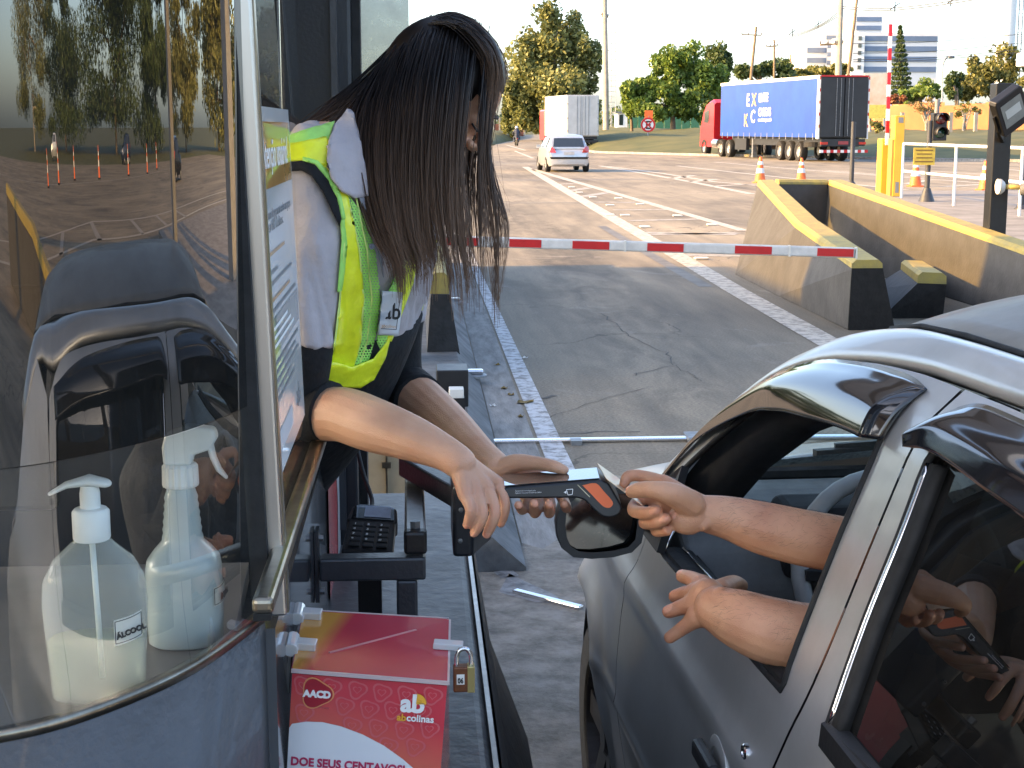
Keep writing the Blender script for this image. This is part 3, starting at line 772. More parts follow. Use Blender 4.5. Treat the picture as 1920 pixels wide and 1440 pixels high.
ZZ = [0, .2, .5, .7, .95, 1.33, 1.40, 1.43, 1.455]; WW = [.06, .03, 0, 0, .05, .20, .27, .40, .82]
def wside(z):
    return sum(interp(z + k * .012, ZZ, WW) for k in range(-3, 4)) / 7
def plan(s):
    return interp(s, [-2.6, -2.0, -1.4, -.6, 1.0, 1.5, 1.9, 2.3], [.30, .12, .03, 0, 0, .03, .13, .42])
def crease(z):
    return -.010 * math.exp(-((z - .817) / .028) ** 2) + .006 * math.exp(-((z - .70) / .06) ** 2) - .007 * math.exp(-((z - .566) / .012) ** 2) * 1
def side(s, z, off=0, flare=0): return CW(s, wside(z) + plan(s) + crease(z) + off, z)
def side_m(s, z, off=0):        # the right-hand side of the car
    return CW(s, 2 * HWC - (wside(z) + plan(s) + crease(z) + off), z)
car = thing('car', 'silver four door car stopped at the booth with its driver window open', 'car', CO)
def panel(name, outline, holes=(), mat=None, step=.035, th=.02, parent=None, off=0, fn=side, gap=.003):
    vo, tr = cdt(outline, holes, step)
    mb = MB(); mb.add([fn(v.x, v.y, off) for v in vo], tr)
    o = mb.build(name, mat or M_SILV, parent or car, smooth=True)
    me = o.data
    # outward normals
    c = sum((p.normal for p in me.polygons), Vector())
    want = -CRd if fn is side else CRd
    if c.dot(want) < 0: me.flip_normals()
    true_normals(o, vo, fn, off)
    return o
def true_normals(o, vo, fn, off=0):
    # shading normals taken from the smooth body surface itself
    ns = []
    for v in vo:
        a = fn(v.x + .004, v.y, off) - fn(v.x - .004, v.y, off); b = fn(v.x, v.y + .004, off) - fn(v.x, v.y - .004, off); n_ = a.cross(b).normalized()
        if n_.dot(-CRd if fn(0, .6).dot(CRd) < CW(0, HWC, .6).dot(CRd) else CRd) < 0: n_ = -n_
        ns.append(n_)
    o.data.normals_split_custom_set_from_vertices(ns)
def sm(poly, n=4):
    """rounded outline through the given points"""
    return [(p.x, p.y) for p in catmull([Vector((a, b, 0)) for a, b in poly], n)]
shut = sm([(.80, .24), (.825, .45), (.885, .53), (.918, .60), (.93, .69), (.93, .762), (.90, .83), (.865, .895), (.855, .95), (.895, 1.02)])
topf = sm([(.895, 1.03), (.70, 1.185), (.53, 1.287), (.37, 1.342), (.2, 1.366), (.05, 1.376), (-.05, 1.378), (-.104, 1.378)])
gapl = sm([(-.107, 1.34), (-.111, 1.19), (-.118, 1.05), (-.116, .975), (-.098, .922), (-.074, .861), (-.045, .75), (-.02, .5), (-.02, .24)], 3)
win_f = sm([(.82, .935), (.675, .932), (.47, .938), (.194, .946), (-.035, .954)], 2) + sm([(-.038, .965), (-.028, 1.02), (-.016, 1.167), (-.016, 1.27), (-.012, 1.325)], 2) + sm([(.05, 1.336), (.2, 1.330), (.37, 1.302), (.50, 1.25), (.66, 1.155), (.79, 1.06), (.835, .99)], 3)
for fn, k in ((side, 0), (side_m, 1)):
    dr = panel('front_door', shut + topf + gapl, [win_f], fn=fn, step=.02 if k == 0 else .05)
    if k == 0: door_L = dr
    # rear door
    rtop = sm([(-.112, 1.379), (-.16, 1.379), (-.3, 1.379), (-.6, 1.372), (-.86, 1.345), (-1.0, 1.28)])
    rr = sm([(-1.02, 1.2), (-.98, 1.0), (-.88, .86), (-.80, .6), (-.79, .24)])
    rg_ = [(a - .007, b) for a, b in gapl][::-1]
    win_r = sm([(-.212, .975), (-.19, 1.10), (-.183, 1.21), (-.172, 1.30), (-.19, 1.335)], 3) + sm([(-.26, 1.343), (-.6, 1.335), (-.84, 1.30), (-.93, 1.24)], 3) + [(-.95, 1.1), (-.91, .985)]
    rdoor = panel('rear_door', rtop + rr + rg_, [win_r], fn=fn, step=.024 if k == 0 else .06)
    if k == 0: rdoor_L = rdoor
    gl = panel('rear_window', [(-.225, .985), (-.2, 1.30), (-.25, 1.335), (-.6, 1.328), (-.83, 1.293), (-.92, 1.235), (-.94, 1.1), (-.9, .99)] if False else [(a - .0, b) for a, b in win_r], (), M_TINT, .06, .004, rdoor, .012, fn)
    # front fender
    arch = sm([(1.83, .25), (1.80, .42), (1.72, .55), (1.57, .627), (1.444, .643), (1.324, .622), (1.202, .575), (1.094, .522), (1.02, .455), (.985, .38), (.97, .24)], 3)
    hoodl = sm([(.895, 1.03), (1.0, 1.0), (1.3, .94), (1.6, .875), (1.85, .80), (2.0, .70), (2.08, .5), (2.06, .25)], 3)
    def fl_fn(s, z, off=0, _f=fn):
        d = math.hypot(s - 1.40, (z - .30) * 1.02)
        lip = -.022 * math.exp(-((d - .37) / .05) ** 2)
        return _f(s, z, off + lip)
    fo = [(a + .004, b) for a, b in shut]
    vo, tr = cdt(fo + hoodl[1:] + arch, (), .022 if k == 0 else .05)
    mb = MB(); mb.add([fl_fn(v.x, v.y, 0) for v in vo], tr); o = mb.build('front_fender', M_SILV, car, smooth=True)
    c = sum((p.normal for p in o.data.polygons), Vector())
    if c.dot(-CRd if k == 0 else CRd) < 0: o.data.flip_normals()
    true_normals(o, vo, fl_fn)
    # rear quarter
    arch2 = sm([(-.80, .24), (-.83, .45), (-.93, .58), (-1.08, .64), (-1.23, .62), (-1.36, .52), (-1.42, .38), (-1.44, .25)], 3)
    q = [(a - .006, b) for a, b in rr][::-1][1:] 
    panel('rear_quarter', [(-.805, .5)] + [(a - .006, b) for a, b in rr[::-1] if b > .6] + [(-1.03, 1.28), (-1.15, 1.33), (-1.4, 1.2), (-1.62, 1.0), (-1.8, .93), (-1.95, .8), (-1.98, .4), (-1.9, .26)] + arch2[::-1][:-3], (), fn=fn, step=.06)
# side rail, A pillar
def rail(k):
    lo = [(.893, 1.033), (.70, 1.189), (.53, 1.291), (.37, 1.346), (.2, 1.371), (.05, 1.380), (-.06, 1.382), (-.16, 1.383), (-.4, 1.384), (-.7, 1.372), (-.95, 1.33), (-1.15, 1.33), (-1.4, 1.2)]
    up = [(.985, .135, 1.02), (.82, .215, 1.155), (.645, .28, 1.268), (.50, .335, 1.350), (.40, .345, 1.383), (.27, .345, 1.404), (.1, .342, 1.413), (-.1, .342, 1.416), (-.4, .342, 1.416), (-.7, .342, 1.410), (-.95, .345, 1.39), (-1.25, .35, 1.345), (-1.55, .36, 1.19)]
    lo = catmull([Vector((a, 0, b)) for a, b in lo], 3); up = catmull([Vector(p) for p in up], 3)
    mb = MB(); rings = []
    for a, b in zip(lo, up):
        w0 = wside(a.z) + plan(a.x); ring = []
        for j in range(7):
            t = j / 6; s_ = cl(a.x, b.x, t); w = cl(w0, b.y, t); z = cl(a.z, b.z, t) + .020 * math.sin(math.pi * t) * 1.0
            if k: w = 2 * HWC - w
            ring.append(CW(s_, w - (0.006 if not k else -.006) * math.sin(math.pi * t), z))
        rings.append(ring)
    mb.loft(rings, closed=False)
    o = mb.build('roof_rail', M_SILV, car, smooth=True)
    c = sum((p.normal for p in o.data.polygons), Vector())
    if c.z < 0: o.data.flip_normals()
    md = o.modifiers.new('thick', 'SOLIDIFY'); md.thickness = .02; md.offset = -1
rail(0); rail(1)
# roof, windscreen, bonnet, rear
def across(name, rows, mat, nx=18, crown=.02, solid=.01, nrow=4, bow=.0):
    rows = catmull([Vector(r_) for r_ in rows], nrow)
    mb = MB()
    def P(i, j):
        k = i * (len(rows) - 1); a = int(min(k, len(rows) - 2)); p = rows[a].lerp(rows[a + 1], k - a)
        w = cl(p.y, 2 * HWC - p.y, j); e = 1 - (2 * j - 1) ** 2
        return CW(p.x + bow * e, w, p.z + crown * e)
    mb.grid(P, len(rows) - 1, nx)
    o = mb.build(name, mat, car, smooth=True)
    if sum((p.normal for p in o.data.polygons), Vector()).z < 0: o.data.flip_normals()
    if solid:
        md = o.modifiers.new('thick', 'SOLIDIFY'); md.thickness = solid; md.offset = -1
    return o
across('roof', [(.40, .352, 1.385), (.27, .352, 1.406), (.1, .349, 1.415), (-.4, .349, 1.418), (-.95, .352, 1.392), (-1.25, .357, 1.347)], M_ROOF, crown=.068, bow=.05)
across('windscreen', [(.985, .14, 1.005), (.82, .22, 1.145), (.645, .285, 1.26), (.50, .34, 1.342), (.41, .35, 1.378)], M_CLEAR, crown=.012, bow=.13, solid=0)
across('bonnet', [(1.0, .13, 1.0), (1.3, .13, .945), (1.6, .15, .88), (1.85, .22, .805), (2.02, .3, .70)], M_SILV, crown=.03, bow=.14)
across('front_bumper', [(2.02, .3, .69), (2.10, .26, .55), (2.12, .26, .35), (2.05, .28, .2)], M_SILV, crown=.0, bow=.16)
across('rear_screen', [(-1.25, .42, 1.36), (-1.5, .38, 1.15), (-1.68, .33, .97)], M_TINT, crown=.01, bow=-.06, solid=0)
across('tailgate', [(-1.68, .33, .965), (-1.85, .25, .93), (-1.97, .25, .75), (-1.99, .25, .4), (-1.9, .28, .22)], M_SILV, crown=.0, bow=-.1)
# roof ditch moulding
for k in (0, 1):
    mb = MB(); mb.tube([CW(s_, w if not k else 2*HWC - w, z) for s_, w, z in ((.40, .349, 1.388), (.27, .348, 1.409), (.1, .345, 1.418), (-.4, .345, 1.421), (-.95, .348, 1.395), (-1.25, .353, 1.35))], .005, 6); mb.build('roof_moulding', M_RUB, car, smooth=True)
# floor, firewall, dashboard, steering wheel, seats
mb = MB()
for a, b in (((-1.9, .05, .18), (1.0, 1.59, .24)),):
    vs = [CW(x, y, z) for x in (a[0], b[0]) for y in (a[1], b[1]) for z in (a[2], b[2])]
    mb.add(vs, [(0,1,3,2),(4,6,7,5),(0,4,5,1),(2,3,7,6),(0,2,6,4),(1,5,7,3)])
mb.build('floor_pan', M_INT, car)
mb = MB(); mb.prism([(1.0, .24), (1.03, .985), (.98, 1.0), (.90, 1.0), (.78, .985), (.70, .95), (.66, .86), (.70, .7), (.8, .6), (.85, .24)], lambda a, b, h: CW(a, h, b), .085, 1.55)
dash = mb.build('dashboard', M_DASH, car, bevel=.02, seg=3)
mb = MB(); mb.prism([(.78, .985), (.76, 1.03), (.66, 1.02), (.62, .96), (.66, .88)], lambda a, b, h: CW(a, h, b), .26, .62); mb.build('instrument_hood', M_INT, dash, bevel=.02, seg=3)
mb = MB(); mb.tube([CW(1.035, w, .995) for w in (.12, .5, .82, 1.2, 1.5)], .018, 8); mb.build('cowl_seal', M_RUB, dash)
swc = Vector((.585, .455, .915)); nx_ = Vector((-.86, 0, .50)).normalized(); e1_ = Vector((0, 1, 0)); e2_ = nx_.cross(e1_)
mb = MB(); pts = [CW(*(swc + e1_ * (.185 * math.cos(a)) + e2_ * (.185 * math.sin(a)))) for a in [2 * math.pi * k / 36 for k in range(37)]]
mb.tube(pts, .0165, 10, cap=False); swo = mb.build('steering_wheel', M_WHEELG, car, smooth=True)
mb = MB()
for a in (-.05, math.pi + .05, math.pi * 1.5): mb.bar(CW(*swc), CW(*(swc + e1_ * (.18 * math.cos(a)) + e2_ * (.18 * math.sin(a)))), .05, .018, nx_)
mb.tube([CW(*(swc + nx_ * .02)), CW(*(swc - nx_ * .03)), CW(*(swc - nx_ * .25))], [.07, .075, .03], 16); mb.build('hub', M_INT, swo)
for w0 in (.42, 1.22):
    mb = MB()
    mb.prism([(.25, .30), (.28, .46), (.0, .44), (-.22, .46), (-.22, .28)], lambda a, b, h: CW(a, h, b), w0 - .24, w0 + .24)
    mb.prism([(-.12, .46), (-.34, 1.02), (-.45, 1.02), (-.28, .42)], lambda a, b, h: CW(a, h, b), w0 - .23, w0 + .23)
    mb.prism([(-.38, 1.04), (-.43, 1.2), (-.50, 1.2), (-.46, 1.04)], lambda a, b, h: CW(a, h, b), w0 - .12, w0 + .12)
    mb.build('front_seat', pm('grey_seat_fabric', (.05, .05, .055), .9, var=.2, vs=60) if w0 < 1 else bpy.data.materials['grey_seat_fabric'], car, bevel=.04, seg=3)
mb = MB(); mb.prism([(-.85, .30), (-.9, .5), (-1.25, .48), (-1.45, 1.05), (-1.56, 1.05), (-1.4, .3)], lambda a, b, h: CW(a, h, b), .2, 1.44); mb.build('rear_seat', bpy.data.materials['grey_seat_fabric'], car, bevel=.04)
for k in (0, 1):   # inner door trims
    mb = MB(); f_ = side if not k else side_m
    vo, tr = cdt([(.8, .3), (.84, .93), (-.9, .95), (-.85, .3)], (), .12); mb.add([f_(v.x, v.y, .06) for v in vo], tr); mb.build('door_trim', M_INT, car)
mb = MB(); mb.prism([(-.10, .95), (-.07, 1.36), (-.16, 1.36), (-.19, .95)], lambda a, b, h: CW(a, wside(b) + .03 + h, b), 0, .05); mb.build('pillar_trim', M_INT, car); mb = MB(); mb.prism([(-.10, .95), (-.07, 1.36), (-.16, 1.36), (-.19, .95)], lambda a, b, h: CW(a, 2*HWC - wside(b) - .03 - h, b), 0, .05); mb.build('pillar_trim', M_INT, car)
# inner A pillar (black lining)
mb = MB(); mb.loft([[CW(s_ + ds_, wside(z_) + dw, z_ + dz) for ds_, dw, dz in ((-.05, .03, -.04), (.02, .02, .0), (.06, .09, .01), (-.04, .10, -.05))] for s_, z_ in ((.84, 1.0), (.70, 1.15), (.54, 1.25), (.38, 1.31), (.2, 1.335), (-.1, 1.345))])
mb.build('pillar_lining', M_INT, car, smooth=True)
mb = MB(); across('headliner', [(.38, .36, 1.36), (.1, .36, 1.388), (-.4, .36, 1.392), (-1.2, .37, 1.32)], pm('headliner', (.22, .22, .2), .95), crown=.03, bow=.05, solid=0)
# sill mouldings on the belt line
mb = MB()
ring = []
for i in range(18):
    s_ = cl(.70, -.035, i / 17); z_ = interp(s_, [-.035, .194, .47, .675], [.954, .946, .938, .932])
    ring.append([side(s_, z_, .0), side(s_, z_ + .012, -.003), side(s_, z_ + .014, .012), side(s_, z_ + .006, .05), side(s_, z_ - .02, .05)])
mb.loft(ring, closed=False); o = mb.build('belt_seal', M_RUB, door_L)
mb = MB(); mb.tube([side(cl(.69, .40, i / 8), interp(cl(.69, .40, i / 8), [.194, .47, .675], [.946, .938, .932]) - .001, -.003) for i in range(9)], .0035, 6); mb.tube([side(cl(.69, .30, i / 8), interp(cl(.69, .30, i / 8), [.194, .47, .675], [.946, .938, .932]) + .014, .03) for i in range(9)], .0025, 6); mb.tube([side(.69, .932, -.002), side(.70, .955, 0), side(.70, 1.0, .005)], .0035, 6); mb.build('chrome_strip', M_CHROME, door_L, smooth=True)
for dr_, wn_ in ((door_L, win_f), (rdoor_L, win_r)):
    wp = [side(a, b, -.001) for a, b in wn_]; mb = MB(); mb.tube(wp + wp[:2], .0055, 6, cap=False); mb.build('window_seal', M_RUB, dr_, smooth=True)
# rear door: pale edge strip, black channel and belt moulding
edge = [(-.214, .972), (-.192, 1.10), (-.185, 1.21), (-.174, 1.30)]
e3 = catmull([Vector((a, b, 0)) for a, b in edge], 5)
mb = MB(); mb.loft([[side(p.x + .006, p.y, -.004), side(p.x - .006, p.y, -.006), side(p.x - .010, p.y, .006), side(p.x + .006, p.y, .004)] for p in e3]); mb.build('window_trim', M_CHROME, rdoor_L, smooth=True)
mb = MB(); mb.loft([[side(p.x - .009, p.y, -.003), side(p.x - .032, p.y, -.001), side(p.x - .034, p.y, .012), side(p.x - .009, p.y, .008)] for p in e3]); mb.build('window_channel', M_RUB, rdoor_L, smooth=True)
mb = MB(); mb.loft([[side(s_, .948, -.003), side(s_, .978, -.010), side(s_, .982, .0), side(s_, .982, .03), side(s_, .945, .02)] for s_ in [cl(-.208, -.93, i / 12) for i in range(13)]]); mb.build('belt_moulding', M_BLKP, rdoor_L, smooth=True, auto=40)
mb = MB(); mb.loft([[side(a + .02, b, .012), side(a - .03, b, .012)] for a, b in gapl], closed=False); mb.build('gap_seal', M_RUB, car)
# keyhole and door handle
def knob(s_, z_, r_, h, mat, name, par, n=24, ry=1):
    nrm = (side(s_, z_, -1) - side(s_, z_, 0)).normalized(); c = side(s_, z_, 0)
    e_1 = CFd; e_2 = nrm.cross(e_1)
    mb = MB(); mb.loft([[c + nrm * hh + e_1 * (math.cos(2*math.pi*k/n) * rr_) + e_2 * (math.sin(2*math.pi*k/n) * rr_ * ry) for k in range(n)] for rr_, hh in ((r_, -.004), (r_, h * .5), (r_ * .85, h), (r_ * .55, h), (r_ * .5, h * .6), (.001, h * .6))]); return mb.build(name, mat, par, smooth=True, auto=35)
knob(.028, .838, .0125, .004, M_CHROME, 'keyhole', door_L)
hh_ = knob(.145, .775, .05, .006, M_SILV, 'handle_recess', door_L, ry=.72)
mb = MB(); mb.loft([[side(s_, .775 + dz, -.012 - b_) for dz, b_ in ((-.016, 0), (.016, 0), (.014, .018), (-.014, .018))] for s_, in ((.20,), (.17,), (.12,), (.09,))]); mb.build('door_handle', M_BLKP, door_L, bevel=.006)
# wind deflectors
def deflector(tops, bots, name, par, bul=.035, n=24, end=None):
    T = catmull([Vector((a, b, 0)) for a, b in tops], 8); Bm = catmull([Vector((a, b, 0)) for a, b in bots], 8)
    k = min(len(T), len(Bm)); mb = MB(); rings = []
    for i in range(k):
        t = i / (k - 1); a = T[i]; b = Bm[i]
        amp = bul * min(1, t * 2.2 + .15) * min(1, (1 - t) * 14 + .12)
        ring = []
        for j in range(13):
            q = j / 12
            s_ = cl(a.x, b.x, q); z_ = cl(a.y, b.y, q)
            out = interp(q, [0, .08, .22, .38, .5, 1], [0, .12, .72, .98, 1.0, .80]) * amp
            ring.append(side(s_, z_, -.003 - out))
        rings.append(ring)
    mb.loft(rings, closed=False)
    o = mb.build(name, M_SMOKE, par, smooth=True)
    c = sum((p.normal for p in o.data.polygons), Vector())
    if c.dot(-CRd) < 0: o.data.flip_normals()
    md = o.modifiers.new('thick', 'SOLIDIFY'); md.thickness = .003; md.offset = -1
    return o
deflector([(.90, 1.03), (.697, 1.188), (.528, 1.286), (.367, 1.343), (.203, 1.366), (.08, 1.372), (.02, 1.372), (-.035, 1.368)], [(.885, 1.02), (.74, 1.135), (.50, 1.232), (.352, 1.266), (.212, 1.282), (.09, 1.293), (.02, 1.297), (-.03, 1.298)], 'wind_deflector', door_L)
deflector([(-.95, 1.30), (-.7, 1.35), (-.45, 1.372), (-.25, 1.376), (-.17, 1.372), (-.135, 1.35), (-.128, 1.335)], [(-.94, 1.25), (-.7, 1.29), (-.45, 1.312), (-.28, 1.322), (-.2, 1.322), (-.16, 1.316), (-.135, 1.312)], 'wind_deflector', rdoor_L, .035)
# wheels
def wheel(c, r, wd, axis, parent, spokes=5, name='wheel', dark=False):
    axis = Vector(axis).normalized(); mb = MB()
    mb.lathe([(r*.62, -wd*.35), (r*.66, -wd*.48), (r*.92, -wd*.48), (r*.985, -wd*.38), (r, -wd*.2), (r, wd*.2), (r*.985, wd*.38), (r*.92, wd*.48), (r*.66, wd*.48), (r*.62, wd*.35)], c, 40, axis, cap=False)
    o = mb.build('wheel', M_RUB, parent, smooth=True, auto=50)
    mb = MB(); a = axis
    mb.lathe([(r*.64, -wd*.42), (r*.64, wd*.44), (r*.60, wd*.46), (r*.56, wd*.2), (r*.56, -wd*.4)], c, 32, a, cap=False)
    mb.lathe([(r*.16, wd*.1), (r*.16, wd*.36), (r*.12, wd*.4), (.001, wd*.4)], c, 16, a, cap=False)
    e = a.orthogonal().normalized(); e2 = a.cross(e)
    for k in range(spokes):
        an = 2*math.pi*k/spokes; d = e*math.cos(an) + e2*math.sin(an)
        mb.bar(c + a*(wd*.3) + d*(r*.1), c + a*(wd*.36) + d*(r*.6), r*.22, wd*.1, a)
    mb.lathe([(r*.58, -wd*.05), (.001, -wd*.05)], c, 24, a, cap=False)
    mb.build('rim', M_RIM, o, bevel=0)
    return o
M_RIM = pm('dark_alloy', (.05, .05, .055), .4, .7, var=.2, vs=20)
for s_ in (1.385, -1.12):
    wheel(CW(s_, .125, .285), .287, .175, -CRd, car); wheel(CW(s_, 2*HWC - .125, .285), .287, .175, CRd, car)
for s_ in (1.385, -1.12):
    for k in (0, 1):
        mb = MB(); c = CW(s_, .28 if not k else 2*HWC - .28, .30); mb.lathe([(.40, -.21), (.41, .2), (.001, .2)], c, 24, CRd if not k else -CRd, cap=False); mb.build('wheel_arch_liner', M_INT, car)
# door mirror
MD = 2.62
mir = []
hous = [(1047, 962), (1044, 985), (1047, 1010), (1056, 1030), (1075, 1045), (1110, 1048), (1150, 1045), (1185, 1036), (1203, 1018), (1210, 985), (1211, 945), (1204, 925), (1185, 915), (1120, 914), (1075, 922), (1056, 938)]
glas = [(1062, 962), (1060, 985), (1063, 1008), (1070, 1024), (1085, 1034), (1112, 1036), (1148, 1033), (1178, 1026), (1191, 1012), (1195, 985), (1197, 950), (1192, 934), (1178, 926), (1120, 925), (1082, 932), (1068, 944)]
hc = Vector((1130, 982))
mb = MB(); rings = []
for k, dd in ((1.0, 0), (1.02, .012), (1.0, .035), (.9, .065), (.7, .09), (.4, .102)):
    rings.append([at(hc.x + (u - hc.x) * k, hc.y + (v - hc.y) * k, MD) + CFd * dd for u, v in hous])
inner = [at(u, v, MD) for u, v in glas]
mb.loft([inner] + rings, closed=True, cap=False); n_ = len(hous)
mb.F.append(tuple(range(len(mb.V) - n_, len(mb.V)))); mb.M.append(0)
mirror = mb.build('door_mirror', M_BLKP, car, smooth=True, auto=50)
mb = MB(); cc = sum(inner, Vector()) / n_; mb.add([p + CFd * (.014 + (p - cc).dot(CRd) * .12 + (p - cc).z * -.08) for p in inner], [tuple(range(n_))])
def mirror_mat():
    m, N, L, P = new_mat('dusty_mirror'); tc = N.new('ShaderNodeTexCoord')
    n = N.new('ShaderNodeTexNoise'); n.inputs['Scale'].default_value = 260; n.inputs['Detail'].default_value = 4; L.new(tc.outputs['Object'], n.inputs['Vector'])
    r = N.new('ShaderNodeValToRGB'); r.color_ramp.elements[0].color = (.16, .17, .18, 1); r.color_ramp.elements[1].color = (.26, .26, .26, 1); r.color_ramp.elements[0].position = .6; r.color_ramp.elements[1].position = .8
    L.new(n.outputs[0], r.inputs[0]); L.new(r.outputs[0], P.inputs['Base Color']); P.inputs['Metallic'].default_value = .95; P.inputs['Roughness'].default_value = .05
    return m
mb.build('mirror_glass', mirror_mat(), mirror)
mb = MB(); mb.loft([[at(1200, 940, MD) + CFd * .03, at(1203, 1000, MD) + CFd * .03, at(1203, 1000, MD) + CFd * .08, at(1200, 940, MD) + CFd * .08], [side(.80, 1.0, -.02), side(.80, .945, -.02), side(.86, .945, -.02), side(.86, 1.0, -.02)]]); mb.build('mirror_arm', M_BLKP, mirror, bevel=.008)
mb = MB(); vo, tr = cdt([(.69, .935), (.70, .99), (.74, 1.085), (.80, 1.05), (.842, .99), (.83, .935)], (), .03); mb.add([side(v.x, v.y, -.003) for v in vo], tr); mb.build('mirror_sail', M_BLKP, door_L, solid=.015)
# sticker on the windscreen base, wipers
mb = MB(); mb.bar(CW(1.08, .45, 1.03), CW(1.16, 1.1, 1.04), .02, .015); mb.bar(CW(1.10, .5, 1.04), CW(1.04, .9, 1.075), .015, .012); mb.build('wiper', M_BLKP, car)
mb = MB(); mb.add([CW(1.0, .30, 1.02), CW(1.055, .62, 1.03), CW(1.02, .62, 1.052), CW(.965, .30, 1.042)], [(0, 1, 2, 3)]); mb.build('windscreen_sticker', pm('sticker', (.35, .42, .44), .5, var=.3, vs=60, col2=(.1, .12, .13)), car)
# ================================================================ TOLL BOOTH
BX = -.167; ZS = 1.164
LEAN = .03
def bx(z): return BX - LEAN * (z - ZS)
def atB(u, v, off=0):
    q = ray(u, v); k = (BX + off + LEAN * ZS - (EYE.x + LEAN * EYE.z)) / (q.x + LEAN * q.z); return EYE + q * k
M_BOOTH = pm('dark_grey_booth_paint', (.085, .086, .086), .42, .0, var=.12, vs=5, bump=.25, bs=70, coat=.12)
M_FILM = glass_mat('tinted_film_glass', (.06, .07, .07), 1.7, 0, 1.5, .03)
M_GLASS = glass_mat('clear_booth_glass', (.90, .93, .91), 1.3, .0, 1.5, .05)
M_PANE = glass_mat('sliding_pane_glass', (.92, .94, .93), .55, .0, 1.5, .03)
booth = thing('toll_booth', 'dark grey toll booth with curved glass corner and open side window', 'toll booth', (-.8, 2.2, .15))
# plan of the curved front, from the window jamb round to the far side
curve = [atz(u, v, ZS) for u, v in ((492, 1148), (426, 1203), (330, 1262), (192, 1318), (0, 1371))]
JY = curve[0].y
front = [Vector((p.x, p.y, 0)) for p in curve]
front[0].x = BX - .011
last = front[-1]
front += [Vector((last.x - .22, last.y - .045, 0)), Vector((last.x - .5, last.y - .07, 0)), Vector((last.x - .75, last.y - .04, 0)), Vector((last.x - .92, last.y + .12, 0)), Vector((last.x - .98, last.y + .4, 0))]
FR = catmull(front, 8)
_len = [0.0]
for a_, b_ in zip(FR, FR[1:]): _len.append(_len[-1] + (b_ - a_).length)
FR = [Vector((interp(_len[-1] * k / 90, _len, [p.x for p in FR]), interp(_len[-1] * k / 90, _len, [p.y for p in FR]), 0)) for k in range(91)]
for it in range(160):      # even out the bend of the glass without shrinking it
    lam = .5 if it % 2 == 0 else -.512
    FR = [FR[0]] + [FR[i] + ((FR[i - 1] + FR[i + 1]) * .5 - FR[i]) * lam for i in range(1, 90)] + [FR[90]]
XL = FR[-1].x
def wall_strip(pts, z0, z1, nz=1, lean=False):
    mb = MB(); mb.loft([[Vector((p.x - (LEAN * (cl(z0, z1, j / nz) - ZS) if lean else 0), p.y, cl(z0, z1, j / nz))) for j in range(nz + 1)] for p in pts], closed=False); return mb
wall_strip(FR, .15, ZS - .012).build('curved_panel', M_BOOTH, booth, smooth=True, solid=.02)
mb = wall_strip(FR, ZS - .011, ZS); o = mb.build('sill_trim', M_BRASS, booth, smooth=True, solid=.012)
FILM_Z = 1.408
wall_strip(FR, ZS + .001, FILM_Z).build('clear_glass', M_GLASS, booth, smooth=True)
wall_strip(FR, FILM_Z + .001, 2.45, 4).build('tinted_glass', M_FILM, booth, smooth=True)
# side: lower panel, jamb, sill, far pillar
mb = MB(); mb.box((BX - .03, JY + .001, .15), (BX, 3.35, ZS - .02)); mb.build('side_panel', pm('glossy_grey_panel', (.10, .105, .11), .12, .35, var=.1, vs=4, coat=.5), booth)
mb = MB()
a, b = Vector((bx(ZS) + .001, JY + .008, ZS)), Vector((bx(2.45) + .001, JY + .008, 2.45))
mb.bar(a, b, .028, .05, (0, 1, 0)); mb.build('jamb', M_STEEL, booth, bevel=.003)
mb = MB(); mb.bar(a + Vector((-.012, -.03, 0)), b + Vector((-.012, -.03, 0)), .02, .018, (0, 1, 0)); mb.build('jamb_seal', M_RUB, booth)
mb = MB(); mb.bar(a + Vector((.0135, -.005, 0)), b + Vector((.0135, -.005, 0)), .004, .012, (0, 1, 0)); mb.build('jamb_groove', M_BRASS, booth)
r0 = atB(510, 1082, .012); r1 = atB(603, 822, .012)
mb = MB(); mb.bar(r0 + Vector((0, -.1, 0)), r1 + Vector((0, .35, 0)), .022, .018); mb.build('sill_rail', M_BRASS, booth, bevel=.006, seg=3)
mb = MB(); mb.box((-.26, 2.98, .15), (-.125, 3.12, 2.5)); mb.build('far_pillar', pm('textured_black_paint', (.016, .019, .024), .4, var=.05, vs=10, bump=.08, bs=140), booth, bevel=.006)
mb = MB(); mb.box((-.163, 2.966, .9), (-.15, 2.979, 2.5)); mb.build('pillar_strip', M_GREYM, booth)
mb = MB(); mb.box((-.124, 3.02, .9), (-.108, 3.1, 2.5)); mb.build('pillar_seal', M_RUB, booth)
# frosted wind shield fixed beyond the pillar
FROST = glass_mat('frosted_shield', (.55, .58, .57), 1.2, .12, 1.45, .55)
mb = MB(); mb.box((-.107, 3.05, 1.45), (-.012, 3.058, 2.5)); mb.build('wind_shield', FROST, booth)
# sliding pane with the notice
PY0 = JY + .034; PE = atB(584, 600).y
mb = MB(); mb.add([(bx(ZS + .01), PY0, ZS + .01), (bx(ZS + .01), PE, ZS + .01), (bx(2.45), PE, 2.45), (bx(2.45), PY0, 2.45)], [(0, 1, 2, 3)]); mb.build('sliding_pane', M_PANE, booth)
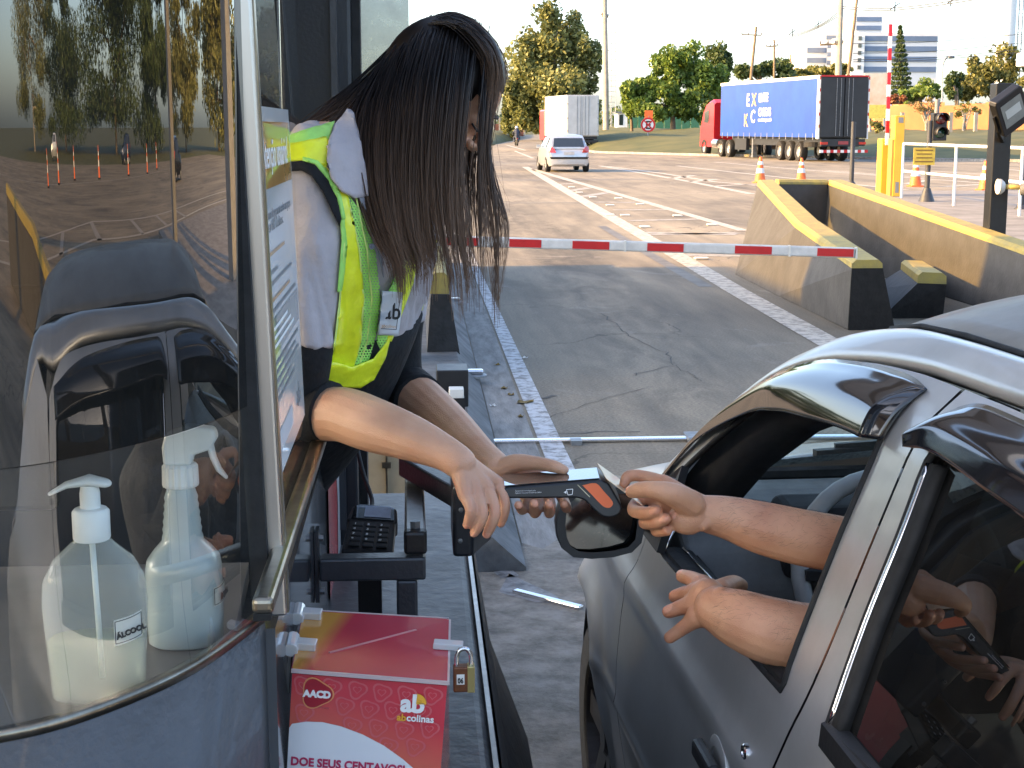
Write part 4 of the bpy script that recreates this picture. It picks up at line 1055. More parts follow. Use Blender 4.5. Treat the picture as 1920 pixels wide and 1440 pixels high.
# interior: floor, back wall, ceiling, counter, far frame
mb = MB(); mb.box((XL, JY - .1, .12), (BX - .035, 3.3, .17)); mb.build('floor', M_INT, booth)
mb = MB(); mb.box((XL - .02, 1.6, .15), (XL, 3.35, 1.10)); mb.build('back_wall', pm('booth_lining', (.035, .037, .04), .6), booth)
mb = MB(); mb.box((XL - .02, 1.6, 2.1), (XL, 3.35, 2.45)); mb.build('back_header', bpy.data.materials['booth_lining'], booth)
for y_ in (1.62, 2.4, 3.28):
    mb = MB(); mb.box((XL - .025, y_, 1.1), (XL + .005, y_ + .06, 2.1)); mb.build('window_mullion', M_BOOTH, booth)
mb = MB(); mb.box((XL, 3.15, .15), (-.28, 3.2, 2.5)); mb.build('end_wall', bpy.data.materials['booth_lining'], booth)
mb = MB(); pl = [(p.x, p.y) for p in FR] + [(XL, 3.35), (BX, 3.35)]
mb.prism(pl, lambda a, b, h: Vector((a - .05, b, h)), 2.451, 2.62); mb.build('roof', M_BOOTH, booth)
cpl = [(p.x + (-.02), p.y + .03) for p in FR[3:-18]] + [(-.95, 1.95), (-.23, 1.95)]
mb = MB(); mb.prism(cpl, lambda a, b, h: Vector((a, b, h)), 1.11, 1.135); mb.build('counter', pm('counter_laminate', (.16, .15, .14), .4), booth)
# console and papers on the counter
cons = thing('computer_monitor', 'black flat monitor standing inside the booth behind the bottles', 'monitor', (-.62, 1.85, 1.136))
mb = MB(); mb.box((-.86, 1.83, 1.24), (-.45, 1.86, 1.52)); mb.build('screen', M_BLKP, cons, bevel=.008)
mb = MB(); mb.box((-.68, 1.845, 1.15), (-.62, 1.87, 1.30)); mb.box((-.74, 1.80, 1.136), (-.56, 1.92, 1.15)); mb.build('stand', M_BLKP, cons)
# bottles
def pl_mat(name, col, transp, rough=.12):
    m, N, L, P = new_mat(name); out = N['Material Output']
    P.inputs['Base Color'].default_value = (*col, 1); P.inputs['Roughness'].default_value = rough; P.inputs['Coat Weight'].default_value = .6
    tr = N.new('ShaderNodeBsdfTransparent'); tr.inputs[0].default_value = (.93, .95, .93, 1); mx = N.new('ShaderNodeMixShader')
    lw = N.new('ShaderNodeLayerWeight'); lw.inputs[0].default_value = .35
    mr = N.new('ShaderNodeMapRange'); mr.inputs[3].default_value = 1 - transp; mr.inputs[4].default_value = min(1, (1 - transp) * 2.6 + .1); L.new(lw.outputs['Facing'], mr.inputs[0])
    L.new(mr.outputs[0], mx.inputs[0]); L.new(tr.outputs[0], mx.inputs[1]); L.new(P.outputs[0], mx.inputs[2]); L.new(mx.outputs[0], out.inputs['Surface'])
    return m
M_PET = pl_mat('clear_bottle', (.84, .88, .86), .84, .04)
M_HDPE = pl_mat('milky_bottle', (.60, .70, .73), .42, .3)
M_GEL = pl_mat('yellowish_gel', (.72, .74, .50), .80, .1)
M_LIQ = pl_mat('blue_liquid', (.42, .58, .68), .5, .15)
M_CAPW = pm('white_cap_plastic', (.86, .87, .85), .35, var=.04, vs=20)
LABW = pm('paper_label', (.72, .71, .66), .6, var=.06, vs=30)
INK = pm('black_ink', (.02, .02, .02), .7, var=0)
def bring(c, rx, ry, z, n=28, p=2.6):
    o = []
    for k in range(n):
        a = 2 * math.pi * k / n; ca, sa = math.cos(a), math.sin(a)
        o.append(Vector((c.x + rx * math.copysign(abs(ca) ** (2 / p), ca), c.y + ry * math.copysign(abs(sa) ** (2 / p), sa), z)))
    return o
def bottle_shape(c, prof, n=28, p=2.6):
    mb = MB(); mb.loft([bring(c, rx, ry, c.z + z, n, p if rx > .03 else 2) for rx, ry, z in prof]); return mb
# soap pump bottle
cS = at(188, 1325, 1.53); cS.z = 1.136
so = thing('soap_bottle', 'clear pump bottle of yellowish sanitiser gel on the booth counter', 'bottle', cS)
prof = [(.040, .024, 0), (.046, .030, .004), (.049, .032, .05), (.052, .034, .10), (.050, .033, .125), (.040, .028, .145), (.024, .020, .160), (.016, .016, .168), (.016, .016, .172)]
k_ = 1.0
bottle_shape(cS, prof).build('bottle_body', M_PET, so, smooth=True)
bottle_shape(cS, [(rx * .95, ry * .94, z + .003) for rx, ry, z in prof[:3]] + [(.048, .031, .062)]).build('gel', M_GEL, so, smooth=True)
mb = MB(); mb.lathe([(.0175, .166), (.0185, .168), (.0185, .195), (.016, .198), (.010, .199), (.010, .214), (.0085, .222)], cS, 24); mb.build('pump_collar', M_CAPW, so, smooth=True, auto=40)
mb = MB(); mb.tube([cS + Vector((.014, .0, .224)), cS + Vector((0, 0, .227)), cS + Vector((-.022, -.004, .223)), cS + Vector((-.036, -.008, .216))], [.008, .010, .006, .0035], 12, flat=(1.3, .55, (0, 0, 1)), rnd=True); mb.build('pump_spout', M_CAPW, so, smooth=True)
mb = MB(); mb.tube([cS + Vector((0, 0, .165)), cS + Vector((.004, 0, .02))], .003, 8); mb.build('dip_tube', M_CAPW, so, smooth=True)
def wrap_label(c, rx, ry, z0, z1, a0, a1, mat, par, txt, tsize, lift=.0012, skew=.0):
    mb = MB(); p = 2.6
    def P(i, j):
        a = cl(a0, a1, i); ca, sa = math.cos(a), math.sin(a)
        return Vector((c.x + (rx + lift) * math.copysign(abs(ca) ** (2 / p), ca), c.y + (ry + lift) * math.copysign(abs(sa) ** (2 / p), sa), c.z + cl(z0, z1, j) + skew * i))
    mb.grid(P, 10, 2); o = mb.build('label_sticker', mat, par, smooth=True)
    q = P(.5, .32); d = (P(.7, .32) - P(.3, .32)).normalized(); nrm = d.cross(Vector((0, 0, 1))); lettering(txt, q + nrm * .0022, d, (0, 0, 1), tsize, INK, o, align='CENTER', off=.0004)
    fr = MB()
    for (i0, j0), (i1, j1) in (((.03, .08), (.97, .08)), ((.97, .08), (.97, .92)), ((.97, .92), (.03, .92)), ((.03, .92), (.03, .08))):
        fr.tube([P(cl(i0, i1, t / 6), cl(j0, j1, t / 6)) for t in range(7)], .0005, 4)
    fr.build('label_border', INK, o)
wrap_label(cS, .0505, .0325, .064, .091, R(-68), R(-22), LABW, so, 'ÁLCOOL', .0078, skew=.006)
# spray bottle
cP = at(352, 1252, 1.70); cP.z = 1.136
sp = thing('spray_bottle', 'milky trigger spray bottle half full of blue liquid behind the curved glass', 'bottle', cP)
prof = [(.036, .034, 0), (.041, .039, .004), (.042, .040, .03), (.042, .040, .085), (.040, .038, .097), (.032, .031, .108), (.023, .023, .118)]
zz_ = .118
for i in range(12):
    zz_ += .0045; prof.append((.0215 - .0004 * i + (.0012 if i % 2 == 0 else 0), .0215 - .0004 * i + (.0012 if i % 2 == 0 else 0), zz_))
prof += [(.0155, .0155, .178), (.015, .015, .182)]
bottle_shape(cP, prof).build('bottle_body', M_HDPE, sp, smooth=True)
bottle_shape(cP, [(rx * .95, ry * .95, z + .002) for rx, ry, z in prof[:3]] + [(.040, .038, .055)]).build('liquid', M_LIQ, sp, smooth=True)
mb = MB(); n = 36
mb.loft([[cP + Vector((math.cos(2*math.pi*k/n) * (r_ - (.0011 if k % 2 else 0)), math.sin(2*math.pi*k/n) * (r_ - (.0011 if k % 2 else 0)), z)) for k in range(n)] for r_, z in ((.0195, .180), (.0205, .183), (.0200, .203), (.017, .206))]); mb.build('ribbed_collar', M_CAPW, sp)
mb = MB()
def sf(a, b, h): return cP + Vector((a, h, b))
mb.prism([(-.017, .205), (.014, .205), (.016, .216), (.035, .222), (.043, .235), (.040, .246), (.01, .250), (-.014, .240), (-.018, .225)], sf, -.011, .011); mb.build('spray_head', M_CAPW, sp, bevel=.004, seg=3)
mb = MB(); mb.tube([cP + Vector((.034, 0, .226)), cP + Vector((.037, 0, .212)), cP + Vector((.043, 0, .198)), cP + Vector((.050, 0, .190))], [.006, .0055, .005, .003], 10, flat=(.7, 1.4, (0, 1, 0)), rnd=True); mb.build('trigger', M_CAPW, sp, smooth=True)
wrap_label(cP, .0425, .0405, .048, .070, R(-38), R(20), LABW, sp, 'ÁLCOOL', .0088)

# notice on the pane
nt_ = thing('notice_sheet', 'white notice sheet with orange heading taped to the sliding pane', 'notice', atB(540, 700, .004))
PAP = pm('notice_paper', (.78, .78, .75), .5, var=.04, vs=8, coat=.9)
q0, q1, q2, q3 = (atB(u, v, .004) for u, v in ((483, 200), (545, 205), (568, 800), (516, 905)))
z_t = (q0.z + q1.z) / 2; z_b = (q2.z + q3.z) / 2; y_a = (q0.y + q3.y) / 2; y_b = (q1.y + q2.y) / 2
def NP(a, b, off=.004): z = cl(z_b, z_t, b); return Vector((bx(z) + off, cl(y_a, y_b, a), z))
def nrect(a0, b0, a1, b1, mat, name, off):
    mb = MB(); mb.add([NP(a0, b0, off), NP(a1, b0, off), NP(a1, b1, off), NP(a0, b1, off)], [(0, 1, 2, 3)]); return mb.build(name, mat, nt_)
nrect(0, 0, 1, 1, PAP, 'sheet', .004)
ORN = pm('orange_print', (.62, .30, .04), .5, var=.05, vs=10, coat=.9); GRN = pm('grey_print', (.30, .32, .30), .5, var=.05, coat=.9); GRY = pm('grey_ink', (.22, .22, .22), .7, var=0)
nrect(.04, .78, .96, .96, ORN, 'heading_block', .0048)
ex_ = NP(1, .5) - NP(0, .5); ey_ = NP(.5, 1) - NP(.5, 0)
W_ = ex_.length
M_WINK = pm('white_ink', (.8, .8, .78), .6, var=0)
def ntext(t, a, b, size, mat, sx=1.0): return lettering(t, NP(a, b, .0056), ex_, ey_, size, mat, nt_, sx=sx, ext=.0002)
ntext('Atenção usuário!', .07, .835, .052, M_WINK, W_ * .86 / .40)
ntext('Formas de pagamento aceitas nas praças', .09, .70, .017, GRY, W_ * .85 / .315)
ntext('por AB Colinas.', .09, .665, .019, GRY, W_ * .55 / .14)
for i, (b, w, mt) in enumerate(((.60, .5, ORN), (.55, .25, GRY), (.52, .7, GRY), (.475, .6, ORN), (.445, .8, GRY), (.30, .8, GRY), (.275, .7, GRY), (.25, .8, GRY), (.225, .5, GRY), (.2, .6, GRY))):
    nrect(.09, b, .09 + w, b + .010, mt, 'text_line', .005)
nrect(.05, .33, .95, .43, GRN, 'grey_block', .0048)
for i in range(3): nrect(.1, .35 + i * .024, .75 - i * .1, .36 + i * .024, M_WINK, 'text_line', .0054)
lettering('ab', NP(.72, .08, .0056), ex_, ey_, .045, GRY, nt_, sx=1.3)
nrect(.1, .06, .55, .12, pm('pale_grey_print', (.5, .5, .5), .6, var=0), 'pale_block', .0048)

# red poster on the side panel below the sill
po = thing('red_poster', 'red and white poster on the booth side under the window sill', 'poster', (BX + .003, 3, 1))
def PO(y, z, off=.003): return Vector((BX + off, y, z))
mb = MB(); mb.add([PO(2.62, .80), PO(3.33, .80), PO(3.33, 1.125), PO(2.62, 1.125)], [(0, 1, 2, 3)]); mb.build('sheet', pm('poster_red', (.50, .055, .06), .25, var=.1, vs=4), po)
mb = MB(); mb.add([PO(2.86, .80, .004), PO(3.12, .80, .004), PO(3.06, .95, .004), PO(3.08, 1.125, .004), PO(2.84, 1.125, .004), PO(2.90, .98, .004)], [(0, 1, 2, 3, 4, 5)]); mb.build('white_swoosh', pm('poster_grey', (.5, .5, .48), .3, var=.15, vs=6), po)

# ---------------------------------------------------------------- articulated steel bracket
br = thing('steel_bracket', 'articulated dark steel bracket arm bolted to the booth side', 'bracket', (BX, 2.29, 1.02))
T = .037
zA = 1.024; YA_ = 2.29
mb = MB(); mb.bar((BX + .008, YA_, zA), (.008, YA_, zA), T, T); mb.build('wall_tube', M_GREYM, br, bevel=.004)
mb = MB(); mb.box((BX + .001, YA_ - .008, zA - .055), (BX + .007, YA_ + .03, zA + .06)); mb.build('wall_plate', M_GREYM, br)
mb = MB()
for dz in (-.042, .045): mb.cyl((BX + .007, YA_ + .012, zA + dz), (BX + .014, YA_ + .012, zA + dz), .006, 6)
mb.build('bolt', M_GALV, br)
mb = MB(); mb.bar((-.022, YA_ + .003, zA - .02), (-.022, YA_ + .003, SZ + .001), T * .9, T * .9, (0, 1, 0)); mb.build('leg', M_GREYM, br, bevel=.004)
zB = zA + T + .004
mb = MB(); mb.bar((-.008, YA_ - .012, zB), (-.010, 2.66, zB), T * .92, T * .95); mb.build('swing_tube', pm('brown_worn_steel', (.16, .135, .115), .32, .5, var=.25, vs=12), br, bevel=.004)
mb = MB(); mb.bar((-.008, YA_ - .016, zB), (-.008, YA_ + .012, zB), T * .98, T * 1.0); mb.build('end_cap', M_BLK, br, bevel=.005)
mb = MB(); mb.cyl((-.008, YA_ + .012, zB + T / 2), (-.008, YA_ + .012, zB + T / 2 + .011), .009, 6); mb.cyl((-.012, 2.64, zB + T + .02), (-.012, 2.64, zB + T + .030), .009, 6); mb.build('bolt', M_GALV, br)
zC = zB + T + .003
eE = Vector((.088, 2.40, zC - .008))
mb = MB(); mb.bar((-.022, 2.655, zC), eE, T, T); mb.build('top_tube', M_GREYM, br, bevel=.004)
pa = at(851, 930, 2.37); pb_ = at(886, 1062, 2.37)
bxm = (pa.x, pb_.x + .001); 
mb = MB(); z1_ = at(868, 918, 2.36).z; z0_ = at(868, 1061, 2.36).z
x0_ = at(850, 1000, 2.37).x; x1_ = at(887, 1000, 2.37).x
mb.prism([(x0_, 2.325), (x1_, 2.325), (x1_ + .035, 2.42), (x1_ + .035, 2.5), (x0_, 2.5)], lambda a, b, h: Vector((a, b, h)), z0_, z1_); mb.build('holder_box', pm('blue_black_steel', (.022, .026, .034), .35, .3, var=.1, vs=10, bump=.05, bs=90), br, bevel=.006, seg=3)
mb = MB()
for u, v in ((867, 979), (866, 1042)):
    p = at(u, v, 2.318); mb.lathe([(.004, 0), (.004, .003), (.0025, .0035), (.002, .001)], Vector((p.x, 2.3255, p.z)), 10, (0, -1, 0))
mb.build('screw', M_GALV, br)

# PIN pad on a stand, with its cable
pin = thing('pin_pad', 'black card PIN pad with grey screen beside the booth wall', 'card terminal', at(690, 1030, 2.55))
c00, c10, c11, c01 = at(640, 1031, 2.48), at(737, 1037, 2.48), at(745, 950, 2.64), at(660, 944, 2.64)
def PQ(a, b, h=0):
    p = (c00 * (1 - a) + c10 * a) * (1 - b) + (c01 * (1 - a) + c11 * a) * b
    nrm = (c10 - c00).cross(c01 - c00).normalized(); return p + nrm * h
mb = MB(); mb.prism([(.0, .0), (1, 0), (1, .62), (1.04, .66), (1.0, .94), (.88, 1.0), (.16, 1.0), (.02, .94), (-.04, .66), (0, .62)], PQ, -.028, 0); mb.build('body', M_BLKP, pin, bevel=.004)
mb = MB(); mb.prism([(.06, .66), (.96, .66), (.93, .92), (.84, .96), (.2, .96), (.08, .92)], PQ, .0005, .003); mb.build('screen_bezel', pm('glossy_black', (.006, .006, .008), .05, var=0, coat=1), pin)
mb = MB(); mb.prism([(.32, .69), (.88, .69), (.88, .92), (.32, .92)], PQ, .0035, .0045); mb.build('screen', pm('grey_screen', (.42, .46, .56), .2, var=.1, vs=50), pin)
kk = 0
for r_ in range(5):
    for c_ in range(3):
        mb = MB(); mb.prism([(.12 + c_ * .27, .07 + r_ * .105), (.33 + c_ * .27, .07 + r_ * .105), (.33 + c_ * .27, .145 + r_ * .105), (.12 + c_ * .27, .145 + r_ * .105)], PQ, .0005, .004)
        o = mb.build('key', M_BLKP, pin, bevel=.001)
        if r_ > 0:
            ch = '*0#789456123'[(r_ - 1) * 3 + c_]
            lettering(ch, PQ(.15 + c_ * .27, .085 + r_ * .105, .0045), c10 - c00, c01 - c00, .008, M_WINK, o, off=.0002)
mb = MB(); mb.prism([(.3, .2), (.7, .2), (.7, .6), (.3, .6)], PQ, -.06, -.029); mb.build('mount', M_BLKP, pin)
mb = MB(); p_ = PQ(.5, .4, -.05); mb.bar(p_, Vector((p_.x, p_.y, SZ + .001)), .04, .04, (0, 1, 0)); mb.build('stand', M_BLKP, pin)
mb = MB(); mb.tube(catmull([PQ(.42, .98, -.01), at(697, 935, 2.72), at(682, 890, 2.8), at(672, 850, 2.85), at(664, 815, 2.9)], 5), .004, 8); mb.build('cable', M_RUB, pin, smooth=True)

# ---------------------------------------------------------------- donation box
DD = 1.80
dn = thing('donation_box', 'red donation box with clear slotted lid and hearts on the guard wall', 'donation box', at(690, 1440, DD))
tl, trr = at(548, 1263, DD), at(838, 1286, DD)
exx = (trr - tl).normalized(); dnv = (at(529, 1440, DD) - tl); dnv = (dnv - exx * exx.dot(dnv)).normalized()
dnv = (dnv + _f * .18).normalized() * 1.0; dnv = (Vector((0, 0, -1)) * .75 + dnv * .25); dnv = (dnv - exx * exx.dot(dnv)).normalized()
Wd = (trr - tl).length; Hd = (tl.z - SZ - .0) / -dnv.z
nrm_f = exx.cross(-dnv); nrm_f = nrm_f if nrm_f.dot(EYE - tl) > 0 else -nrm_f
def DF(a, b, h=0): return tl + exx * (a * Wd) + dnv * (b * Hd) + nrm_f * h        # front face, b down
bk_l, bk_r = at(569, 1153, DD + .20), at(841, 1169, DD + .20)
def grad_mat():
    m, N, L, P = new_mat('red_print'); tc = N.new('ShaderNodeTexCoord'); sx = N.new('ShaderNodeSeparateXYZ'); L.new(tc.outputs['Generated'], sx.inputs[0])
    r = N.new('ShaderNodeValToRGB'); e = r.color_ramp.elements; e[0].color = (.70, .26, .12, 1); e[1].color = (.58, .04, .06, 1); e[0].position = .30; e[1].position = 1.0
    ad = N.new('ShaderNodeMath'); ad.operation = 'MULTIPLY_ADD'; ad.inputs[1].default_value = .35; L.new(sx.outputs['X'], ad.inputs[0]); L.new(sx.outputs['Z'], ad.inputs[2])
    L.new(ad.outputs[0], r.inputs[0]); L.new(r.outputs[0], P.inputs['Base Color']); P.inputs['Roughness'].default_value = .25; P.inputs['Coat Weight'].default_value = .5
    return m
mb = MB()
lift = Vector((0, 0, .0))
fl_, fr_ = DF(0, 0), DF(1, 0); gl_, gr_ = DF(0, 1), DF(1, 1)
back = nrm_f * -.20
hb_l = Vector((bk_l.x, bk_l.y, 0)); hb_r = Vector((bk_r.x, bk_r.y, 0))
mb.add([fl_, fr_, gr_, gl_, bk_l - Vector((0, 0, .004)), bk_r - Vector((0, 0, .004)), Vector((bk_r.x, bk_r.y, gr_.z)), Vector((bk_l.x, bk_l.y, gl_.z))], [(0, 1, 2, 3), (4, 7, 6, 5), (0, 3, 7, 4), (1, 5, 6, 2), (3, 2, 6, 7), (0, 4, 5, 1)])
body_d = mb.build('box_body', grad_mat(), dn)
lid_n = (bk_l - tl).cross(exx).normalized(); lid_n = lid_n if lid_n.z > 0 else -lid_n
def DL(a, b, h=0): return (tl * (1 - a) + trr * a) * (1 - b) + (bk_l * (1 - a) + bk_r * a) * b + lid_n * h
mb = MB(); mb.prism([(-.008, -.03), (1.008, -.03), (1.008, .96), (.98, 1.0), (.02, 1.0), (-.008, .97)], DL, .004, .0075)
mb.build('lid', pl_mat('red_acrylic_lid', (.42, .03, .05), .15, .12), dn, bevel=.001)
def lid_print():
    m, N, L, P = new_mat('lid_print'); tc = N.new('ShaderNodeTexCoord'); sx = N.new('ShaderNodeSeparateXYZ'); L.new(tc.outputs['Generated'], sx.inputs[0])
    r = N.new('ShaderNodeValToRGB'); e = r.color_ramp.elements; e[0].color = (.55, .26, .05, 1); e[1].color = (.47, .03, .06, 1); e[0].position = -.0; e[1].position = .12
    su = N.new('ShaderNodeMath'); su.operation = 'MULTIPLY_ADD'; su.inputs[1].default_value = -.25; L.new(sx.outputs['Y'], su.inputs[0]); L.new(sx.outputs['X'], su.inputs[2])
    L.new(su.outputs[0], r.inputs[0]); L.new(r.outputs[0], P.inputs['Base Color']); P.inputs['Roughness'].default_value = .2; P.inputs['Coat Weight'].default_value = .7
    return m
mb = MB(); mb.add([DL(0, -.02, .0082), DL(1, -.02, .0082), DL(1, .97, .0082), DL(0, .97, .0082)], [(0, 1, 2, 3)]); mb.build('lid_sheet', lid_print(), dn)
mb = MB(); 
for a, b in ((DL(-.006, -.028, .006), DL(1.006, -.028, .006)), (DL(1.007, -.03, .006), DL(1.007, .97, .006)), (DL(0, .995, .006), DL(1, .995, .006))): mb.bar(a, b, .003, .0045)
mb.build('acrylic_edge', pl_mat('clear_acrylic', (.75, .62, .60), .35, .1), dn)
mb = MB(); mb.bar(DL(.22, .26, .0092), DL(.78, .74, .0092), .0035, .001, lid_n); mb.build('coin_slot', pm('slot_edge', (.55, .22, .22), .4, var=0), dn)
M_ACR = pl_mat('clear_hinge', (.72, .72, .70), .45, .05)
for b in (.32, .86):
    mb = MB(); mb.add([], []); c = DL(-.02, b, .008)
    mb.bar(DL(-.02, b, .013), DL(.13, b, .013), .022, .010, lid_n); mb.tube([DL(-.03, b - .11, .012), DL(-.03, b + .11, .012)], .009, 12); mb.bar(DL(-.035, b, .01), DL(-.04, b, -.05), .02, .004, exx); mb.build('hinge', M_ACR, dn, bevel=.0015)
mb = MB(); mb.bar(DL(.90, .48, .0125), DL(1.10, .48, .0125), .019, .008, lid_n); mb.build('hasp', M_ACR, dn, bevel=.0015)
def flat(poly, mat, name, par=None, h=.0012):
    mb = MB(); mb.add([DF(a, b, h) for a, b in poly], [tuple(range(len(poly)))]); return mb.build(name, mat, par or dn)
asp = Wd / Hd
def frompx(u, v):     # pixel -> (a, b) on the front face
    q = ray(u, v); k = (tl - EYE).dot(nrm_f) / q.dot(nrm_f); p = EYE + q * k - tl
    return p.dot(exx) / Wd, p.dot(dnv) / Hd
sw = [frompx(u, v) for u, v in ((534, 1363), (548, 1356), (575, 1352), (605, 1353), (640, 1361), (680, 1376), (720, 1397), (755, 1422), (790, 1452))]
sw[0] = (.001, sw[0][1])
flat(sw + [(sw[-1][0] + .02, .999), (.001, .999)], pm('white_print', (.74, .76, .78), .3, var=.02, coat=.4), 'white_swoosh', h=.0016)
PINK = pm('pink_print', (.60, .11, .125), .3, var=0, coat=.4)
hearts = MB()
def heart(cx, cy, s):
    ang = .1; tri = []
    for k in range(24):
        a = 2 * math.pi * k / 24; r_ = s * (1 + .16 * math.cos(3 * (a + .25))); tri.append((cx + r_ * math.cos(a) / asp, cy + r_ * math.sin(a)))
    inn = [(cx + (x - cx) * .80, cy + (y - cy) * .80) for x, y in tri]
    n = 24; hearts.add([DF(a, b, .0008) for a, b in tri] + [DF(a, b, .0008) for a, b in inn], [(i, (i+1) % n, n + (i+1) % n, n + i) for i in range(n)])
    hp = []
    for k in range(22):
        t = 2 * math.pi * k / 22; x = 16 * math.sin(t) ** 3; y = 13*math.cos(t) - 5*math.cos(2*t) - 2*math.cos(3*t) - math.cos(4*t)
        hp.append((cx + x / 16 * s * .48 / asp, cy - y / 16 * s * .48))
    hi = [(cx + (x - cx) * .72, cy + (y - cy) * .72) for x, y in hp]
    n = 22; hearts.add([DF(a, b, .0008) for a, b in hp] + [DF(a, b, .0008) for a, b in hi], [(i, (i+1) % n, n + (i+1) % n, n + i) for i in range(n)])
sH = abs(frompx(690, 1300)[1] - frompx(690, 1283)[1])
for u, v in ((568, 1284), (622, 1288), (670, 1293), (716, 1298), (762, 1302), (811, 1304), (646, 1323), (692, 1329), (737, 1331), (660, 1360), (708, 1364), (757, 1368), (805, 1366), (728, 1398), (778, 1400), (570, 1336), (790, 1334)):
    heart(*frompx(u, v), sH)
ho = hearts.build('printed_hearts', PINK, dn); ho['kind'] = 'stuff'
c = frompx(594, 1299); s_ = sH * 1.5
pts = []
for k in range(30):
    a = 2 * math.pi * k / 30; r_ = s_ * (1 + .14 * math.cos(3 * a)); pts.append((c[0] + r_ * math.cos(a) / asp, c[1] + r_ * math.sin(a)))
flat([(c[0] + (x - c[0]) * 1.1, c[1] + (y - c[1]) * 1.1) for x, y in pts], pm('logo_orange', (.72, .30, .12), .3, var=0), 'emblem_rim', h=.0018)
emb = flat(pts, pm('logo_red', (.33, .01, .025), .3, var=0), 'emblem', h=.0024)
lettering('AACD', DF(c[0] + .004, c[1] + .022, .0032), exx, -dnv, .0118, M_WINK, emb, align='CENTER', off=.0007)
c = frompx(594, 1327); lettering('Vida é Movimento', DF(c[0], c[1], .0012), exx, -dnv, .0042, PINK, dn, align='CENTER')
c = frompx(774, 1320); YEL2 = pm('logo_yellow', (.80, .42, .04), .3, var=0)
pts = [(c[0] + .0178 * math.cos(a) / Wd, c[1] + .0178 * math.sin(a) / Hd) for a in [2 * math.pi * k / 28 for k in range(28)]]
LR = pm('logo_ground', (.56, .05, .08), .3, var=0)
lettering('ab', DF(c[0], c[1] + .009 / Hd, .0022), exx, -dnv, .031, M_WINK, dn, align='CENTER', off=.0012)
wed = [(c[0] + .004 / Wd, c[1] - .001 / Hd)] + [(c[0] + (.004 + .0125 * math.cos(a)) / Wd, c[1] + (-.002 + .0125 * math.sin(a)) / Hd) for a in [R(-88 + k * 9) for k in range(11)]]
flat(wed, YEL2, 'emblem_wedge', h=.0026)
c = frompx(744, 1349); lettering('ab', DF(*c, .0022), exx, -dnv, .0122, YEL2, dn, off=.0003)
c = frompx(762, 1350); lettering('colinas', DF(*c, .0022), exx, -dnv, .0122, M_WINK, dn, off=.0003)
c = frompx(545, 1432); lettering('DOE SEUS CENTAVOS!', DF(*c, .0026), exx, -dnv, .0148, pm('magenta_ink', (.45, .02, .09), .4, var=0), dn, sx=.93, off=.0005)
# padlock
pk = thing('padlock', 'brown padlock marked 06 hanging from the donation box hasp', 'padlock', at(870, 1290, DD))
pc = at(869, 1270, DD + .02)
mb = MB(); mb.box(pc + Vector((-.0125, -.008, -.0165)), pc + Vector((.0125, .008, .0155))); mb.build('body', pm('brown_padlock', (.16, .055, .02), .4, .3, var=.15, vs=60), pk, bevel=.002)
mb = MB(); mb.box(pc + Vector((.0045, -.0085, -.017)), pc + Vector((.0135, .0085, .016))); mb.build('brass_side', pm('lock_brass', (.45, .38, .16), .35, .8, var=.1), pk, bevel=.001)
mb = MB(); mb.tube(catmull([pc + Vector((-.008, 0, .012)), pc + Vector((-.008, 0, .026)), pc + Vector((-.004, 0, .035)), pc + Vector((.004, 0, .036)), pc + Vector((.009, 0, .028)), pc + Vector((.009, 0, .012))], 5), .0028, 10); mb.build('shackle', M_CHROME, pk, smooth=True)
mb = MB(); mb.add([pc + Vector((x, -.0086, z)) for x, z in ((-.0085, -.006), (.001, -.006), (.001, .007), (-.0085, .007))], [(0, 1, 2, 3)]); st_ = mb.build('number_label', LABW, pk)
lettering('06', pc + Vector((-.0038, -.0092, -.004)), (1, 0, 0), (0, 0, 1), .0092, INK, st_, align='CENTER', sx=.75, off=.0003)
